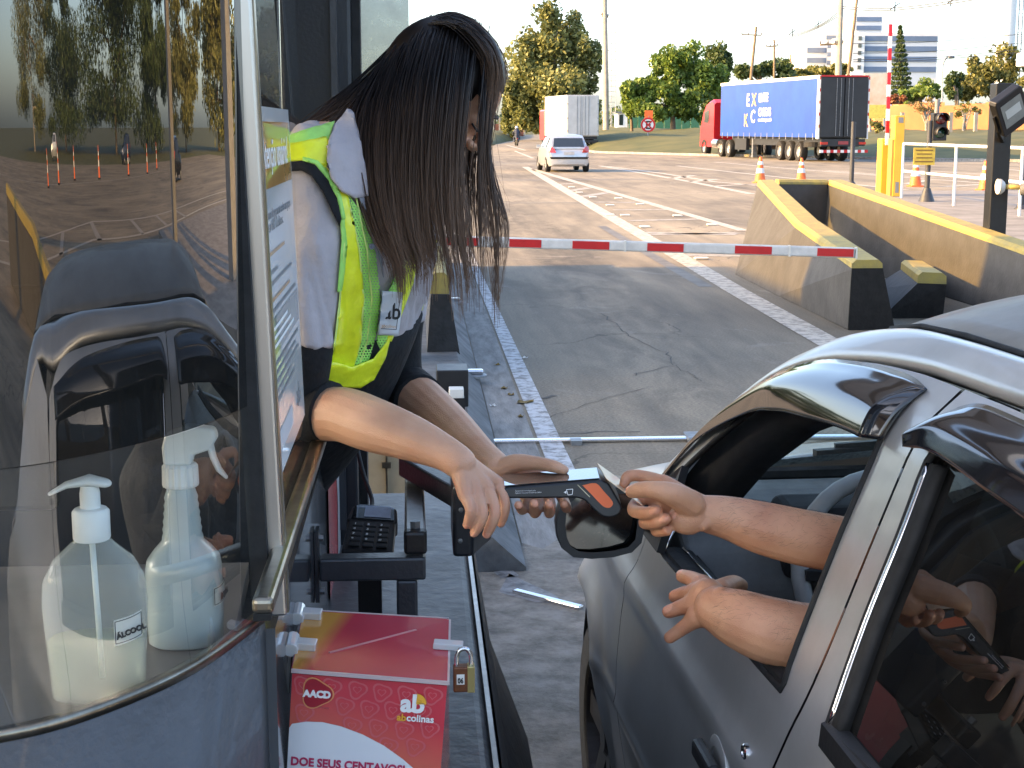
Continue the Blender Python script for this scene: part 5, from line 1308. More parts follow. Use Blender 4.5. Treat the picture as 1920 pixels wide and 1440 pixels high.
# ================================================================ PEOPLE
def skin_mat(name, col, red):
    m, N, L, P = new_mat(name); tc = N.new('ShaderNodeTexCoord')
    n = N.new('ShaderNodeTexNoise'); n.inputs['Scale'].default_value = 14; n.inputs['Detail'].default_value = 7; L.new(tc.outputs['Object'], n.inputs['Vector'])
    r = N.new('ShaderNodeValToRGB'); r.color_ramp.elements[0].color = (*red, 1); r.color_ramp.elements[1].color = (*col, 1); r.color_ramp.elements[0].position = .32; r.color_ramp.elements[1].position = .62
    L.new(n.outputs[0], r.inputs[0])
    at_ = N.new('ShaderNodeAttribute'); at_.attribute_name = 'nail'
    mx = N.new('ShaderNodeMixRGB'); mx.inputs[2].default_value = (min(1, col[0] * 1.3), col[1] * 1.25, col[2] * 1.4, 1); L.new(at_.outputs['Fac'], mx.inputs[0]); L.new(r.outputs[0], mx.inputs[1])
    kn = N.new('ShaderNodeAttribute'); kn.attribute_name = 'knuckle'; km = N.new('ShaderNodeMath'); km.operation = 'MULTIPLY'; km.inputs[1].default_value = .55; L.new(kn.outputs['Fac'], km.inputs[0])
    m2 = N.new('ShaderNodeMixRGB'); m2.inputs[2].default_value = (red[0] * .95, red[1] * .72, red[2] * .7, 1); L.new(km.outputs[0], m2.inputs[0]); L.new(mx.outputs[0], m2.inputs[1])
    L.new(m2.outputs[0], P.inputs['Base Color'])
    ro = N.new('ShaderNodeMapRange'); ro.inputs[3].default_value = .46; ro.inputs[4].default_value = .22; L.new(at_.outputs['Fac'], ro.inputs[0]); L.new(ro.outputs[0], P.inputs['Roughness'])
    P.inputs['Subsurface Weight'].default_value = .12; P.inputs['Subsurface Radius'].default_value = (.01, .004, .002); P.inputs['Subsurface Scale'].default_value = 1
    v = N.new('ShaderNodeTexVoronoi'); v.inputs['Scale'].default_value = 520; L.new(tc.outputs['Object'], v.inputs['Vector'])
    n2 = N.new('ShaderNodeTexNoise'); n2.inputs['Scale'].default_value = 130; n2.inputs['Detail'].default_value = 4; L.new(tc.outputs['Object'], n2.inputs['Vector'])
    ad = N.new('ShaderNodeMath'); ad.operation = 'ADD'; L.new(v.outputs[0], ad.inputs[0]); L.new(n2.outputs[0], ad.inputs[1])
    b = N.new('ShaderNodeBump'); b.inputs['Strength'].default_value = .3; b.inputs['Distance'].default_value = .0016; L.new(ad.outputs[0], b.inputs['Height']); L.new(b.outputs[0], P.inputs['Normal'])
    return m
SK1 = skin_mat('woman_skin', (.66, .375, .235), (.57, .30, .18))
SK2 = skin_mat('driver_skin', (.62, .32, .18), (.46, .20, .105))
def chain(mb, pts, rad, n=12, sub=5):
    P = catmull([at(*p) if not isinstance(p, Vector) else p for p in pts], sub)
    mb.tube(P, cat1(rad, sub), n, rnd=True); return P
def paint_nails(o, nails):
    """nails: list of (tip point, outward normal, finger direction, size) -> soft mask stored on the vertices; nail beds raised a little"""
    me = o.data; o0 = ORG[o.name]; n = len(me.vertices)
    co = np.empty(n * 3, 'f'); me.vertices.foreach_get('co', co); co = co.reshape(-1, 3)
    no = np.empty(n * 3, 'f'); me.vertex_normals.foreach_get('vector', no); no = no.reshape(-1, 3)
    vals = np.zeros(n, 'f'); a = me.attributes.new('nail', 'FLOAT', 'POINT')
    for c, nrm, d, s in nails:
        c = c - o0; nrm = nrm.normalized(); d = (d - nrm * d.dot(nrm)).normalized(); sd = nrm.cross(d)
        q = co - np.array(c)
        e = (q @ np.array(d) / s) ** 2 + (q @ np.array(sd) / (s * .72)) ** 2
        k = (np.abs(q).max(1) < .02) & (no @ np.array(nrm) > .35) & (e < 1)
        vals[k] = np.clip((1 - e[k]) / .25, 0, 1)
        co[k] += np.outer(np.where(e[k] < .7, .0004, -.0003), np.array(nrm))
    me.vertices.foreach_set('co', co.ravel())
    red = np.zeros(n, 'f')
    for c, rr in knucks:
        d2 = ((co - np.array(c - o0)) ** 2).sum(1); red = np.maximum(red, np.exp(-d2 / (rr * rr)))
    me.attributes.new('knuckle', 'FLOAT', 'POINT').data.foreach_set('value', red)
    a.data.foreach_set('value', vals)

# ---------------------------------------------------------------- booth worker
wm = thing('person', 'woman with long dark hair and yellow vest leaning out of the booth window', 'person', (-.35, 2.6, .17))
rt = Vector((-.66, -.75, 0)).normalized(); fw = Vector((.75, -.66, -.22)).normalized()
spine = [((400, 950, 2.70), .165, .115), ((490, 855, 2.62), .150, .105), ((575, 755, 2.54), .140, .098), ((626, 620, 2.45), .150, .100), ((646, 490, 2.40), .160, .108), ((655, 400, 2.385), .162, .104), ((662, 335, 2.38), .155, .088), ((668, 292, 2.38), .125, .072), ((682, 258, 2.38), .070, .056)]
SPP = catmull([at(*p) for p, _, _ in spine], 4); SPA = cat1([a for _, a, _ in spine], 4); SPB = cat1([b for _, _, b in spine], 4)
def torso(k, lo=0, hi=1, n=40, extra=0):
    mb = MB(); rings = []; m = len(SPP)
    for i in range(int(lo * (m - 1)), int(hi * (m - 1)) + 1):
        t = (SPP[min(i + 1, m - 1)] - SPP[max(i - 1, 0)]).normalized()
        f_ = (fw - t * fw.dot(t)).normalized(); r_ = f_.cross(t)
        if r_.dot(rt) < 0: r_ = -r_
        ring = []
        for j in range(n):
            a = 2 * math.pi * j / n; ca, sa = math.cos(a), math.sin(a); p = 2.3
            ring.append(SPP[i] + f_ * ((SPB[i] * k + extra) * math.copysign(abs(ca) ** (2 / p), ca)) + r_ * ((SPA[i] * k + extra) * math.copysign(abs(sa) ** (2 / p), sa)))
        rings.append(ring)
    mb.loft(rings); return mb
body = torso(.93)
nails = []; knucks = []
# right (near) arm and hand
RA = [(603, 330, 2.28), (585, 480, 2.265), (572, 640, 2.28), (560, 745, 2.315), (578, 778, 2.32), (640, 777, 2.285), (700, 797, 2.245), (775, 823, 2.205), (835, 850, 2.18), (862, 868, 2.17)]
chain(body, RA, [.036, .035, .034, .036, .039, .0425, .0415, .034, .0262, .0245], 18)
def hand(mb, wrist, fingers, rk=.0105, wr=.0185, thumb=None, mets=None):
    """fingers: list of joint lists beginning at the knuckle; metacarpals fill the palm"""
    W_ = at(*wrist)
    for i, f_ in enumerate(fingers):
        P = [at(*p) for p in f_['j']]; r = f_.get('r', .0083)
        knucks.extend([(p_, .012) for p_ in P])
        k = P[0]; w0 = W_ + (k - W_) * .12
        mb.tube(catmull([w0, W_.lerp(k, .5) + f_.get('bow', Vector((0, 0, 0))), k], 5), cat1([wr, cl(wr, rk, .6) + .001, rk + .0012], 5), 12, rnd=True)
        rr = [rk, r * 1.02, r * .98, r * .82][:len(P)] if len(P) < 5 else [rk, r * 1.02, r, r * .98, r * .84]
        if len(P) == 3: rr = [rk, r, r * .84]
        Q = catmull(P, 5); mb.tube(Q, cat1(rr, 5), 12, rnd=True)
        if 'nail' in f_:
            d = (P[-1] - P[-2]).normalized(); nn = Vector(f_['nail']).normalized(); nn = (nn - d * nn.dot(d)).normalized()
            nails.append((P[-1] + nn * r * .8, nn, d, r * .85))
    if thumb:
        P = [at(*p) for p in thumb['j']]; r = thumb['r']; Q = catmull(P, 5); rr = thumb.get('rr', [r * 1.5, r * 1.25, r * 1.05, r * .85][:len(P)]); mb.tube(Q, cat1(rr, 5), 12, rnd=True)
        if 'nail' in thumb:
            d = (P[-1] - P[-2]).normalized(); nn = Vector(thumb['nail']).normalized(); nn = (nn - d * nn.dot(d)).normalized(); nails.append((P[-1] + nn * r * .75, nn, d, r * .9))
hand(body, (862, 868, 2.17), [
    dict(j=[(873, 928, 2.150), (882, 955, 2.138), (879, 974, 2.145), (875, 984, 2.152)], r=.0078, nail=(.1, -1, .1)),
    dict(j=[(893, 925, 2.162), (905, 962, 2.145), (897, 986, 2.150), (889, 999, 2.158)], r=.0085, nail=(.1, -1, .1)),
    dict(j=[(914, 917, 2.180), (928, 958, 2.160), (920, 986, 2.163), (913, 1001, 2.170)], r=.0088, nail=(.2, -1, .1)),
    dict(j=[(931, 906, 2.203), (946, 940, 2.190), (944, 965, 2.192), (939, 981, 2.198)], r=.0083, nail=(.5, -1, .1))],
    rk=.0108, wr=.0195, thumb=dict(j=[(880, 880, 2.20), (915, 895, 2.245), (925, 925, 2.275), (920, 950, 2.29)], r=.0095))
# left (far) arm and hand holding the terminal
LA = [(762, 345, 2.47), (752, 500, 2.53), (742, 640, 2.60), (748, 715, 2.62), (790, 752, 2.56), (845, 800, 2.46), (900, 852, 2.36), (930, 876, 2.315)]
chain(body, LA, [.036, .035, .035, .037, .041, .036, .0275, .0240], 16)
DT = 2.19
hand(body, (930, 876, 2.315), [
    dict(j=[(968, 888, 2.315), (985, 935, 2.30), (980, 956, 2.235), (972, 947, 2.172)], r=.0080, nail=(.3, -1, -.2)),
    dict(j=[(984, 886, 2.318), (1008, 938, 2.30), (1003, 962, 2.235), (1001, 944, 2.168)], r=.0086, nail=(.3, -1, .1)),
    dict(j=[(1000, 885, 2.320), (1030, 938, 2.30), (1030, 962, 2.235), (1029, 945, 2.170)], r=.0086, nail=(.3, -1, .1)),
    dict(j=[(1014, 884, 2.322), (1052, 930, 2.31), (1062, 952, 2.26), (1058, 945, 2.20)], r=.0084)],
    rk=.0110, wr=.0195, thumb=dict(j=[(940, 880, 2.305), (968, 868, 2.290), (1010, 869, 2.265), (1040, 875, 2.245), (1058, 881, 2.238)], r=.0088, rr=[.017, .0145, .0108, .0098, .0072]))
# head and neck
HC = at(820, 182, 2.385)
hf = Vector((.72, -.16, -.64)).normalized(); hu = Vector((.64, .0, .76)); hu = (hu - hf * hf.dot(hu)).normalized(); hs = hu.cross(hf)   # hs: her left
def HP(f_, s_, u_): return HC + hf * f_ + hs * s_ + hu * u_
hrot = Matrix((hf, hs, hu)).transposed()
body.ell(HP(-.005, 0, .022), (.094, .073, .098), 20, 14, hrot)
body.ell(HP(.030, 0, -.035), (.056, .056, .078), 18, 12, hrot)
body.ell(HP(.062, 0, -.088), (.020, .024, .018), 12, 8, hrot)
body.tube([HP(.074, 0, .035), HP(.088, 0, .012), HP(.104, 0, -.014), HP(.094, 0, -.021)], [.010, .008, .0105, .009], 10, rnd=True)
for s_ in (-1, 1):
    body.ell(HP(.073, s_ * .030, .034), (.012, .024, .009), 10, 6, hrot)
    body.ell(HP(.090, s_ * .012, -.021), (.009, .008, .007), 8, 6, hrot)
    body.ell(HP(.074, s_ * .031, .010), (.013, .015, .012), 10, 8, hrot)
    body.ell(HP(.058, s_ * .048, -.018), (.024, .016, .022), 10, 8, hrot)
    body.ell(HP(-.01, s_ * .074, -.002), (.020, .008, .030), 10, 8, hrot)
body.ell(HP(.087, 0, -.044), (.008, .022, .006), 10, 6, hrot); body.ell(HP(.085, 0, -.055), (.009, .019, .007), 10, 6, hrot)
body.tube(catmull([at(672, 300, 2.38), at(700, 262, 2.385), HP(-.045, 0, -.075), HP(-.03, 0, -.03)], 4), cat1([.062, .054, .050, .052], 4), 16, rnd=True)
wbody = voxel(body, 'body', SK1, .0021, wm, sm=4)
paint_nails(wbody, nails)
# eyelashes / brows
mb = MB()
for s_ in (-1, 1):
    mb.tube(catmull([HP(.086, s_ * .016, .034), HP(.090, s_ * .032, .040), HP(.076, s_ * .052, .036)], 4), .003, 6, rnd=True)
    mb.tube(catmull([HP(.083, s_ * .018, .004), HP(.088, s_ * .031, .001), HP(.077, s_ * .046, .004)], 4), .0018, 6, rnd=True)
HAIRM = pm('dark_hair_brow', (.02, .012, .009), .5, var=.1)
mb.build('brows_and_lashes', HAIRM, wm, smooth=True)

# clothing
CLO = lambda name, col, **k: pm(name, col, .85, var=.06, vs=14, bump=.35, bs=55, **k)
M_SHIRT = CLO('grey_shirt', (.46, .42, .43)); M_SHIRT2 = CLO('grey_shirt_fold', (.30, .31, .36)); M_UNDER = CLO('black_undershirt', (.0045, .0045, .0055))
def neon(name, col, emis=0, rough=.35):
    m = pm(name, col, rough, var=.10, vs=18, bump=.35, bs=30, coat=.3)
    return m
M_NEON = neon('neon_yellow_tape', (.92, 1.0, .03)); M_LIME = neon('lime_edge', (.42, .85, .16), rough=.7)
def net_mat():
    m, N, L, P = new_mat('lime_net'); P.inputs['Base Color'].default_value = (.44, .88, .18, 1); P.inputs['Roughness'].default_value = .7
    tc = N.new('ShaderNodeTexCoord'); mp = N.new('ShaderNodeMapping'); L.new(tc.outputs['UV'], mp.inputs[0])
    ch = N.new('ShaderNodeTexBrick'); ch.inputs['Scale'].default_value = 1; ch.inputs['Mortar Size'].default_value = .13; ch.inputs['Brick Width'].default_value = .55; ch.inputs['Row Height'].default_value = .5; ch.inputs['Color1'].default_value = (0, 0, 0, 1); ch.inputs['Color2'].default_value = (0, 0, 0, 1); ch.inputs['Mortar'].default_value = (1, 1, 1, 1)
    mp.inputs['Scale'].default_value = (.10, .10, 1); L.new(mp.outputs[0], ch.inputs['Vector'])
    L.new(ch.outputs['Color'], P.inputs['Alpha'])
    return m
M_NET = net_mat(); M_SEAM = neon('pale_seam', (.75, .95, .25), rough=.6)
sh = torso(1.03, .40, 1)
s_R = [at(*p) for p in RA[:3]]; s_R[0] = at(612, 322, 2.30)
sleeveR = catmull([at(640, 312, 2.335), s_R[0], at(590, 470, 2.268), at(574, 625, 2.282), at(572, 648, 2.284)], 5)
sh.tube(sleeveR, cat1([.056, .054, .0475, .0455, .047], 5), 18, rnd=False)
sleeveL = catmull([at(715, 325, 2.43), at(762, 345, 2.47), at(757, 480, 2.52), at(748, 585, 2.57)], 5)
sh.tube(sleeveL, cat1([.056, .054, .049, .048], 5), 18)
# soft folds
import mathutils.noise as mnoise
shirt = voxel(sh, 'shirt', M_SHIRT, .0045, wm, sm=6)
_n = len(shirt.data.vertices); _co = np.empty(_n * 3, 'f'); shirt.data.vertices.foreach_get('co', _co); _no = np.empty(_n * 3, 'f'); shirt.data.vertex_normals.foreach_get('vector', _no)
_co = _co.reshape(-1, 3); _no = _no.reshape(-1, 3); _o = ORG[shirt.name]
for i in range(_n):
    q = _co[i]; _co[i] += _no[i] * (mnoise.noise(Vector(((q[0] + _o.x) * 14 + (q[2] + _o.z) * 6, (q[1] + _o.y) * 12, (q[2] + _o.z) * 5))) * .0065 + .010 * abs(mnoise.noise(Vector(((q[0] + _o.x) * 34 + (q[2] + _o.z) * 9, (q[1] + _o.y) * 26, (q[2] + _o.z) * 6)))) - .003)
shirt.data.vertices.foreach_set('co', _co.ravel())
shirt.data.update()
# undershirt sleeves and waist, trousers
ub = MB(); ub.tube(catmull([at(573, 600, 2.283), at(571, 660, 2.286), at(561, 742, 2.316), at(575, 772, 2.322), at(606, 770, 2.305), at(618, 772, 2.298)], 5), cat1([.043, .0435, .0435, .0455, .0475, .0470], 5), 18); o = ub.build('undershirt_sleeve', M_UNDER, wm, smooth=True)
ub = MB(); ub.tube(catmull([at(750, 560, 2.56), at(742, 640, 2.60), at(746, 712, 2.622), at(770, 738, 2.595), at(786, 752, 2.565)], 5), cat1([.046, .0455, .046, .0475, .0470], 5), 18); ub.build('undershirt_sleeve', M_UNDER, wm, smooth=True)
tr_ = torso(1.055, 0, .42); tr_.build('undershirt_hem', M_UNDER, wm, smooth=True)
lg = MB()
pelv = SPP[0]
for s_ in (-1, 1):
    hip = pelv + rt * (s_ * .085) + Vector((0, 0, .02)); kn = Vector((hip.x + .04, hip.y, .62)); an = Vector((hip.x - .02, hip.y + .02, .25))
    lg.tube(catmull([hip + Vector((0, 0, .05)), hip, kn, an], 5), cat1([.095, .092, .066, .055], 5), 16, rnd=False)
voxel(lg, 'trousers', CLO('black_trousers', (.014, .014, .017)), .009, wm, sm=4)
for s_ in (-1, 1):
    hip = pelv + rt * (s_ * .085); mb = MB(); b0 = Vector((hip.x - .02, hip.y + .02, .172)); d_ = Vector((.8, -.4, 0)).normalized()
    mb.tube([b0 - d_ * .06 + Vector((0, 0, .045)), b0 + d_ * .02 + Vector((0, 0, .05)), b0 + d_ * .16 + Vector((0, 0, .03))], [.045, .05, .028], 12, rnd=True); mb.build('shoe', M_BLKP, wm, smooth=True)
# vest: shell behind, panels in front, all lying on the shirt
sv = shirt.data; so0 = ORG[shirt.name]
SB = BVHTree.FromPolygons([v.co + so0 for v in sv.vertices], [tuple(p.vertices) for p in sv.polygons])
tb_ = torso(1.03, .30, 1)
TB = BVHTree.FromPolygons(tb_.V, tb_.F)
def drape(name, poly, mat, off=.006, th=.002, step=7, bv=None, fallback=2.36, parent=None, smooth_d=True):
    bv = bv or SB
    vo, tri = cdt(poly, (), step)
    pts = []; deps = []
    for v in vo:
        q = ray(v.x, v.y); h = bv.ray_cast(EYE, q.normalized())
        deps.append((h[0] - EYE).dot(_f) if h[0] is not None else None)
    kn = [d for d in deps if d is not None]; fb = sum(kn) / len(kn) if kn else fallback
    # fill the misses from the nearest hit, then relax a little so the cloth bridges hollows
    for i, d in enumerate(deps):
        if d is None:
            best = min(((vo[i] - vo[j]).length_squared, deps[j]) for j in range(len(vo)) if deps[j] is not None) if kn else (0, fb)
            deps[i] = best[1]
    nb = {i: set() for i in range(len(vo))}
    for t in tri:
        for a in t:
            for b in t:
                if a != b: nb[a].add(b)
    for _ in range(3): deps = [min(d, .5 * d + .5 * sum(deps[j] for j in nb[i]) / max(1, len(nb[i]))) if nb[i] else d for i, d in enumerate(deps)]
    mb = MB(); mb.add([EYE + ray(v.x, v.y) * (d - off - .0022 * (mnoise.noise(Vector((v.x * .05, v.y * .022, off * 900))) + .6 * mnoise.noise(Vector((v.x * .11, v.y * .06, 3)))) ) for v, d in zip(vo, deps)], tri)
    o = mb.build(name, mat, parent or wm, smooth=True)
    me = o.data; uv = me.uv_layers.new(name='UVMap')
    for lp in me.loops: uv.data[lp.index].uv = (vo[lp.vertex_index].x, vo[lp.vertex_index].y)
    if sum((p.normal for p in me.polygons), Vector()).dot(EYE - me.vertices[0].co) < 0: me.flip_normals()
    md = o.modifiers.new('thick', 'SOLIDIFY'); md.thickness = th; md.offset = -1
    return o
# back of the vest: a shell round her back and right side
vb = MB(); m_ = len(SPP); rings = []
for i in range(int(.36 * (m_ - 1)), int(.74 * (m_ - 1)) + 1):
    t = (SPP[min(i + 1, m_ - 1)] - SPP[max(i - 1, 0)]).normalized(); f_ = (fw - t * fw.dot(t)).normalized(); r_ = f_.cross(t)
    if r_.dot(rt) < 0: r_ = -r_
    rings.append([SPP[i] + f_ * ((SPB[i] * 1.03 + .009) * math.cos(a)) + r_ * ((SPA[i] * 1.03 + .009) * math.sin(a)) for a in [R(95 + (300 - 95) * j / 30) for j in range(31)]])
vb.loft(rings, closed=False); vback = vb.build('vest_back', M_NEON, wm, smooth=True, solid=.003)
drape('vest_tape', [(590, 262), (612, 256), (630, 300), (652, 368), (674, 470), (682, 560), (676, 640), (660, 700), (612, 700), (626, 640), (636, 560), (640, 500), (644, 450), (641, 400), (624, 345), (604, 308), (588, 290)], M_NEON, .008, bv=SB)
drape('vest_net', [(654, 368), (690, 415), (704, 480), (713, 560), (704, 630), (688, 684), (660, 694), (676, 640), (682, 560), (674, 470)], M_NET, .0075)
drape('vest_edge', [(636, 395), (646, 410), (650, 455), (645, 510), (640, 545), (632, 548), (636, 500), (640, 450)], M_LIME, .0095)
drape('vest_hem', [(592, 690), (625, 678), (660, 688), (700, 672), (733, 628), (722, 670), (700, 712), (675, 727), (640, 726), (600, 722)], M_NEON, .019, bv=TB)
drape('vest_yoke', [(536, 272), (566, 266), (612, 258), (628, 300), (606, 312), (585, 300), (536, 304)], M_NEON, .010)
drape('vest_yoke_net', [(536, 258), (566, 246), (600, 236), (628, 228), (616, 262), (536, 276)], M_LIME, .009)
drape('vest_armhole_trim', [(536, 306), (566, 302), (590, 310), (615, 338), (632, 372), (640, 410), (636, 425), (624, 400), (604, 358), (584, 330), (566, 320), (536, 322)], M_UNDER, .011)
drape('vest_armhole_net', [(568, 294), (596, 302), (622, 330), (640, 368), (648, 410), (640, 412), (632, 372), (614, 337), (590, 308), (568, 302)], M_LIME, .012)
drape('vest_tape', [(762, 470), (782, 425), (782, 480), (774, 530), (748, 600), (733, 640), (722, 640), (740, 570)], M_NEON, .016, bv=TB)
drape('vest_net', [(745, 505), (764, 475), (742, 570), (724, 640), (712, 655), (706, 640), (716, 575)], M_NET, .015, bv=TB)
for pl_ in ([(612, 258), (630, 300), (652, 368), (674, 470), (682, 560), (676, 640), (660, 698)], [(646, 452), (640, 505), (637, 560), (628, 640), (615, 698)], [(668, 372), (688, 470), (697, 560), (688, 640), (672, 690)]):
    drape('seam', [(a - 1.6, b) for a, b in pl_] + [(a + 1.6, b) for a, b in pl_[::-1]], M_SEAM, .0105, .001, 8)
bdg = drape('badge', [(716, 545), (755, 548), (746, 629), (708, 627)], pm('badge_card', (.66, .68, .70), .3, var=.03), .021, step=14, bv=TB)
pB = at(716, 585, 2.31); hB = TB.ray_cast(EYE, ray(730, 590).normalized())
dB = (hB[0] - EYE).dot(_f) - .027 if hB[0] is not None else 2.3
lettering('ab', at(719, 597, dB), at(752, 599, dB) - at(719, 597, dB), at(722, 560, dB) - at(719, 597, dB), .036, INK, bdg, sx=.8, off=.0006)
lettering('abcolinas', at(716, 614, dB), at(746, 616, dB) - at(716, 614, dB), at(719, 580, dB) - at(716, 614, dB), .008, ORN, bdg, sx=.75)
mb = MB()
bc = [at(u, v, dB + .003) for u, v in ((722, 556), (750, 558), (743, 618), (714, 616))]
for a, b in zip(bc, bc[1:] + bc[:1]): mb.bar(a, b, .001, .0006, _f)
mb.build('badge_border', INK, bdg)
drape('shirt_collar', [(652, 205), (664, 212), (674, 262), (686, 330), (690, 368), (664, 372), (640, 360), (620, 335), (612, 300), (616, 262), (630, 232)], M_SHIRT, .018, .004)
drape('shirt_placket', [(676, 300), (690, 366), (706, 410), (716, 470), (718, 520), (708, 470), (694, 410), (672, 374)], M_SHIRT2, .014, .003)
mb = MB(); p_ = at(699, 464, 2.27); h_ = TB.ray_cast(EYE, ray(699, 464).normalized())
if h_[0] is not None: p_ = h_[0] - _f * .016
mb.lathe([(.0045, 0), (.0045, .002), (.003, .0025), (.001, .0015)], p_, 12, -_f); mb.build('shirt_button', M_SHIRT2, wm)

# hair
def hair_mat():
    m, N, L, P = new_mat('long_dark_hair'); a = N.new('ShaderNodeAttribute'); a.attribute_name = 'tip'
    r = N.new('ShaderNodeValToRGB'); e = r.color_ramp.elements; e[0].color = (.011, .008, .007, 1); e[1].color = (.17, .095, .055, 1); e[0].position = .36; e[1].position = 1.0
    L.new(a.outputs['Fac'], r.inputs[0]); L.new(r.outputs[0], P.inputs['Base Color']); P.inputs['Roughness'].default_value = .42; P.inputs['Specular IOR Level'].default_value = .3
    return m
M_HAIR = hair_mat()
random.seed(21)
G = [[(770, 75, 2.40), (715, 140, 2.37), (672, 215, 2.33), (664, 300, 2.29), (698, 420, 2.265), (735, 495, 2.255)],
     [(785, 60, 2.39), (738, 120, 2.35), (697, 210, 2.31), (690, 310, 2.275), (712, 420, 2.255), (745, 505, 2.25)],
     [(800, 48, 2.385), (762, 100, 2.325), (727, 200, 2.285), (718, 310, 2.26), (735, 420, 2.25), (764, 508, 2.245)],
     [(815, 38, 2.38), (787, 90, 2.305), (760, 190, 2.265), (752, 310, 2.255), (764, 430, 2.25), (785, 498, 2.25)],
     [(835, 32, 2.38), (815, 85, 2.295), (795, 180, 2.26), (785, 310, 2.255), (790, 420, 2.255), (800, 490, 2.255)],
     [(855, 34, 2.38), (840, 85, 2.295), (825, 180, 2.26), (818, 300, 2.255), (823, 400, 2.255), (838, 515, 2.26)],
     [(872, 42, 2.38), (861, 90, 2.30), (850, 180, 2.265), (843, 300, 2.26), (850, 400, 2.26), (868, 535, 2.265)],
     [(888, 52, 2.38), (880, 95, 2.31), (870, 180, 2.275), (862, 280, 2.27), (872, 390, 2.27), (893, 540, 2.275)]]
LOCK = [[(898, 60, 2.38), (906, 110, 2.325), (904, 200, 2.30), (901, 290, 2.295), (912, 400, 2.295), (926, 548, 2.30)],
        [(908, 72, 2.39), (924, 125, 2.345), (918, 210, 2.315), (919, 300, 2.31), (938, 380, 2.31), (950, 440, 2.31), (936, 556, 2.31)]]
FAR = [[(760, 85, 2.41), (740, 180, 2.46), (735, 300, 2.47), (760, 430, 2.46), (780, 500, 2.46)],
       [(830, 34, 2.40), (828, 130, 2.475), (800, 320, 2.475), (792, 480, 2.47)], [(880, 50, 2.40), (880, 150, 2.48), (860, 330, 2.475), (875, 520, 2.47)],
       [(915, 80, 2.40), (932, 140, 2.45), (920, 330, 2.46), (925, 530, 2.45)]]
BACK = [[(768, 85, 2.38), (700, 150, 2.36), (640, 205, 2.34), (580, 243, 2.33), (545, 290, 2.36)], [(760, 80, 2.42), (690, 150, 2.41), (625, 200, 2.39), (570, 245, 2.37), (530, 300, 2.40)], [(755, 88, 2.46), (685, 150, 2.46), (615, 205, 2.45), (560, 250, 2.43), (520, 310, 2.44)]]
GP = lambda g: [at(*p) for p in g]
class Strands:
    def __init__(s): s.V = []; s.F = []; s.T = []
    def add(s, P, r):
        b = len(s.V); n = len(P)
        for i, p in enumerate(P):
            t = (P[min(i+1, n-1)] - P[max(i-1, 0)]).normalized(); sd = t.cross(_f)
            if sd.length < 1e-4: sd = t.cross(_u)
            sd.normalize(); o = sd.cross(t); rr = r * (1 - .75 * max(0, (i / (n - 1)) - .55) / .45)
            s.V += [p + sd * rr, p - sd * rr * .5 + o * rr * .86, p - sd * rr * .5 - o * rr * .86]; s.T += [i / (n - 1)] * 3
        for i in range(n - 1):
            for k in range(3): s.F.append((b+i*3+k, b+i*3+(k+1) % 3, b+(i+1)*3+(k+1) % 3, b+(i+1)*3+k))
    def build(s, name, mat, parent):
        o0 = ORG[parent.name]; me = bpy.data.meshes.new(name); me.from_pydata([tuple(v - o0) for v in s.V], [], s.F)
        a = me.attributes.new('tip', 'FLOAT', 'POINT'); a.data.foreach_set('value', s.T); me.materials.append(mat)
        me.polygons.foreach_set('use_smooth', [True] * len(me.polygons)); return link_mesh(name, me, parent)
def grow(S, guides, n, seg=16, spread=.006, depth=.012, wob=.0022, rad=(.0005, .0010), lenj=(.86, 1.08), clumps=40, pull=.75):
    gs = [catmull(GP(g), 8) for g in guides]; K = len(guides)
    def sample(t, q):
        k = min(int(t), K - 2); f_ = t - k
        def on(g, q):
            x = q * (len(g) - 1); i = min(int(x), len(g) - 2); return g[i] + (g[i+1] - g[i]) * (x - i)
        return on(gs[k], q).lerp(on(gs[k + 1], q), f_)
    cls = [(random.random() * (K - 1), random.uniform(-1, 1) * depth, random.uniform(*lenj), random.random() * 6.3) for _ in range(clumps)]
    for _ in range(n):
        c = random.choice(cls); t0 = min(K - 1.001, max(0, c[0] + random.gauss(0, .5 * (K - 1) / clumps * 2.2)))
        L_ = c[2] * random.uniform(.93, 1.05); off = Vector((random.gauss(0, spread), random.gauss(0, depth * .5), random.gauss(0, spread * .3)))
        ph = random.random() * 6.3; P = []
        for i in range(seg):
            q = i / (seg - 1); qq = min(1, q * L_)
            a = sample(t0, qq); b = sample(c[0], qq) + Vector((0, c[1], 0))
            w = pull * smooth((q - .35) / .65); p = a.lerp(b, w) + off * (1 - .55 * w)
            p += Vector((math.sin(q * 5 + ph) * wob * q, math.cos(q * 4 + ph) * wob * q, 0)) + Vector((math.sin(q * 7 + c[3]) * wob * 1.6 * q, 0, 0))
            if q * L_ > 1: p += Vector((0, 0, -(q * L_ - 1) * .5))
            P.append(p)
        S.add(P, random.uniform(*rad))
# dark under-layer that carries the mass of the hair
ul = MB(); gs = [catmull(GP(g), 8) for g in G]; 
rows = []
for k in range(len(gs)):
    n_ = int(len(gs[k]) * (.66 if k < 4 else .60)); rows.append([p + _f * (.014 + .01 * (i / n_)) for i, p in enumerate(gs[k][:27])])
ul.loft(rows, closed=False)
ul.ell(HP(-.012, 0, .028), (.099, .080, .101), 30, 20, hrot)
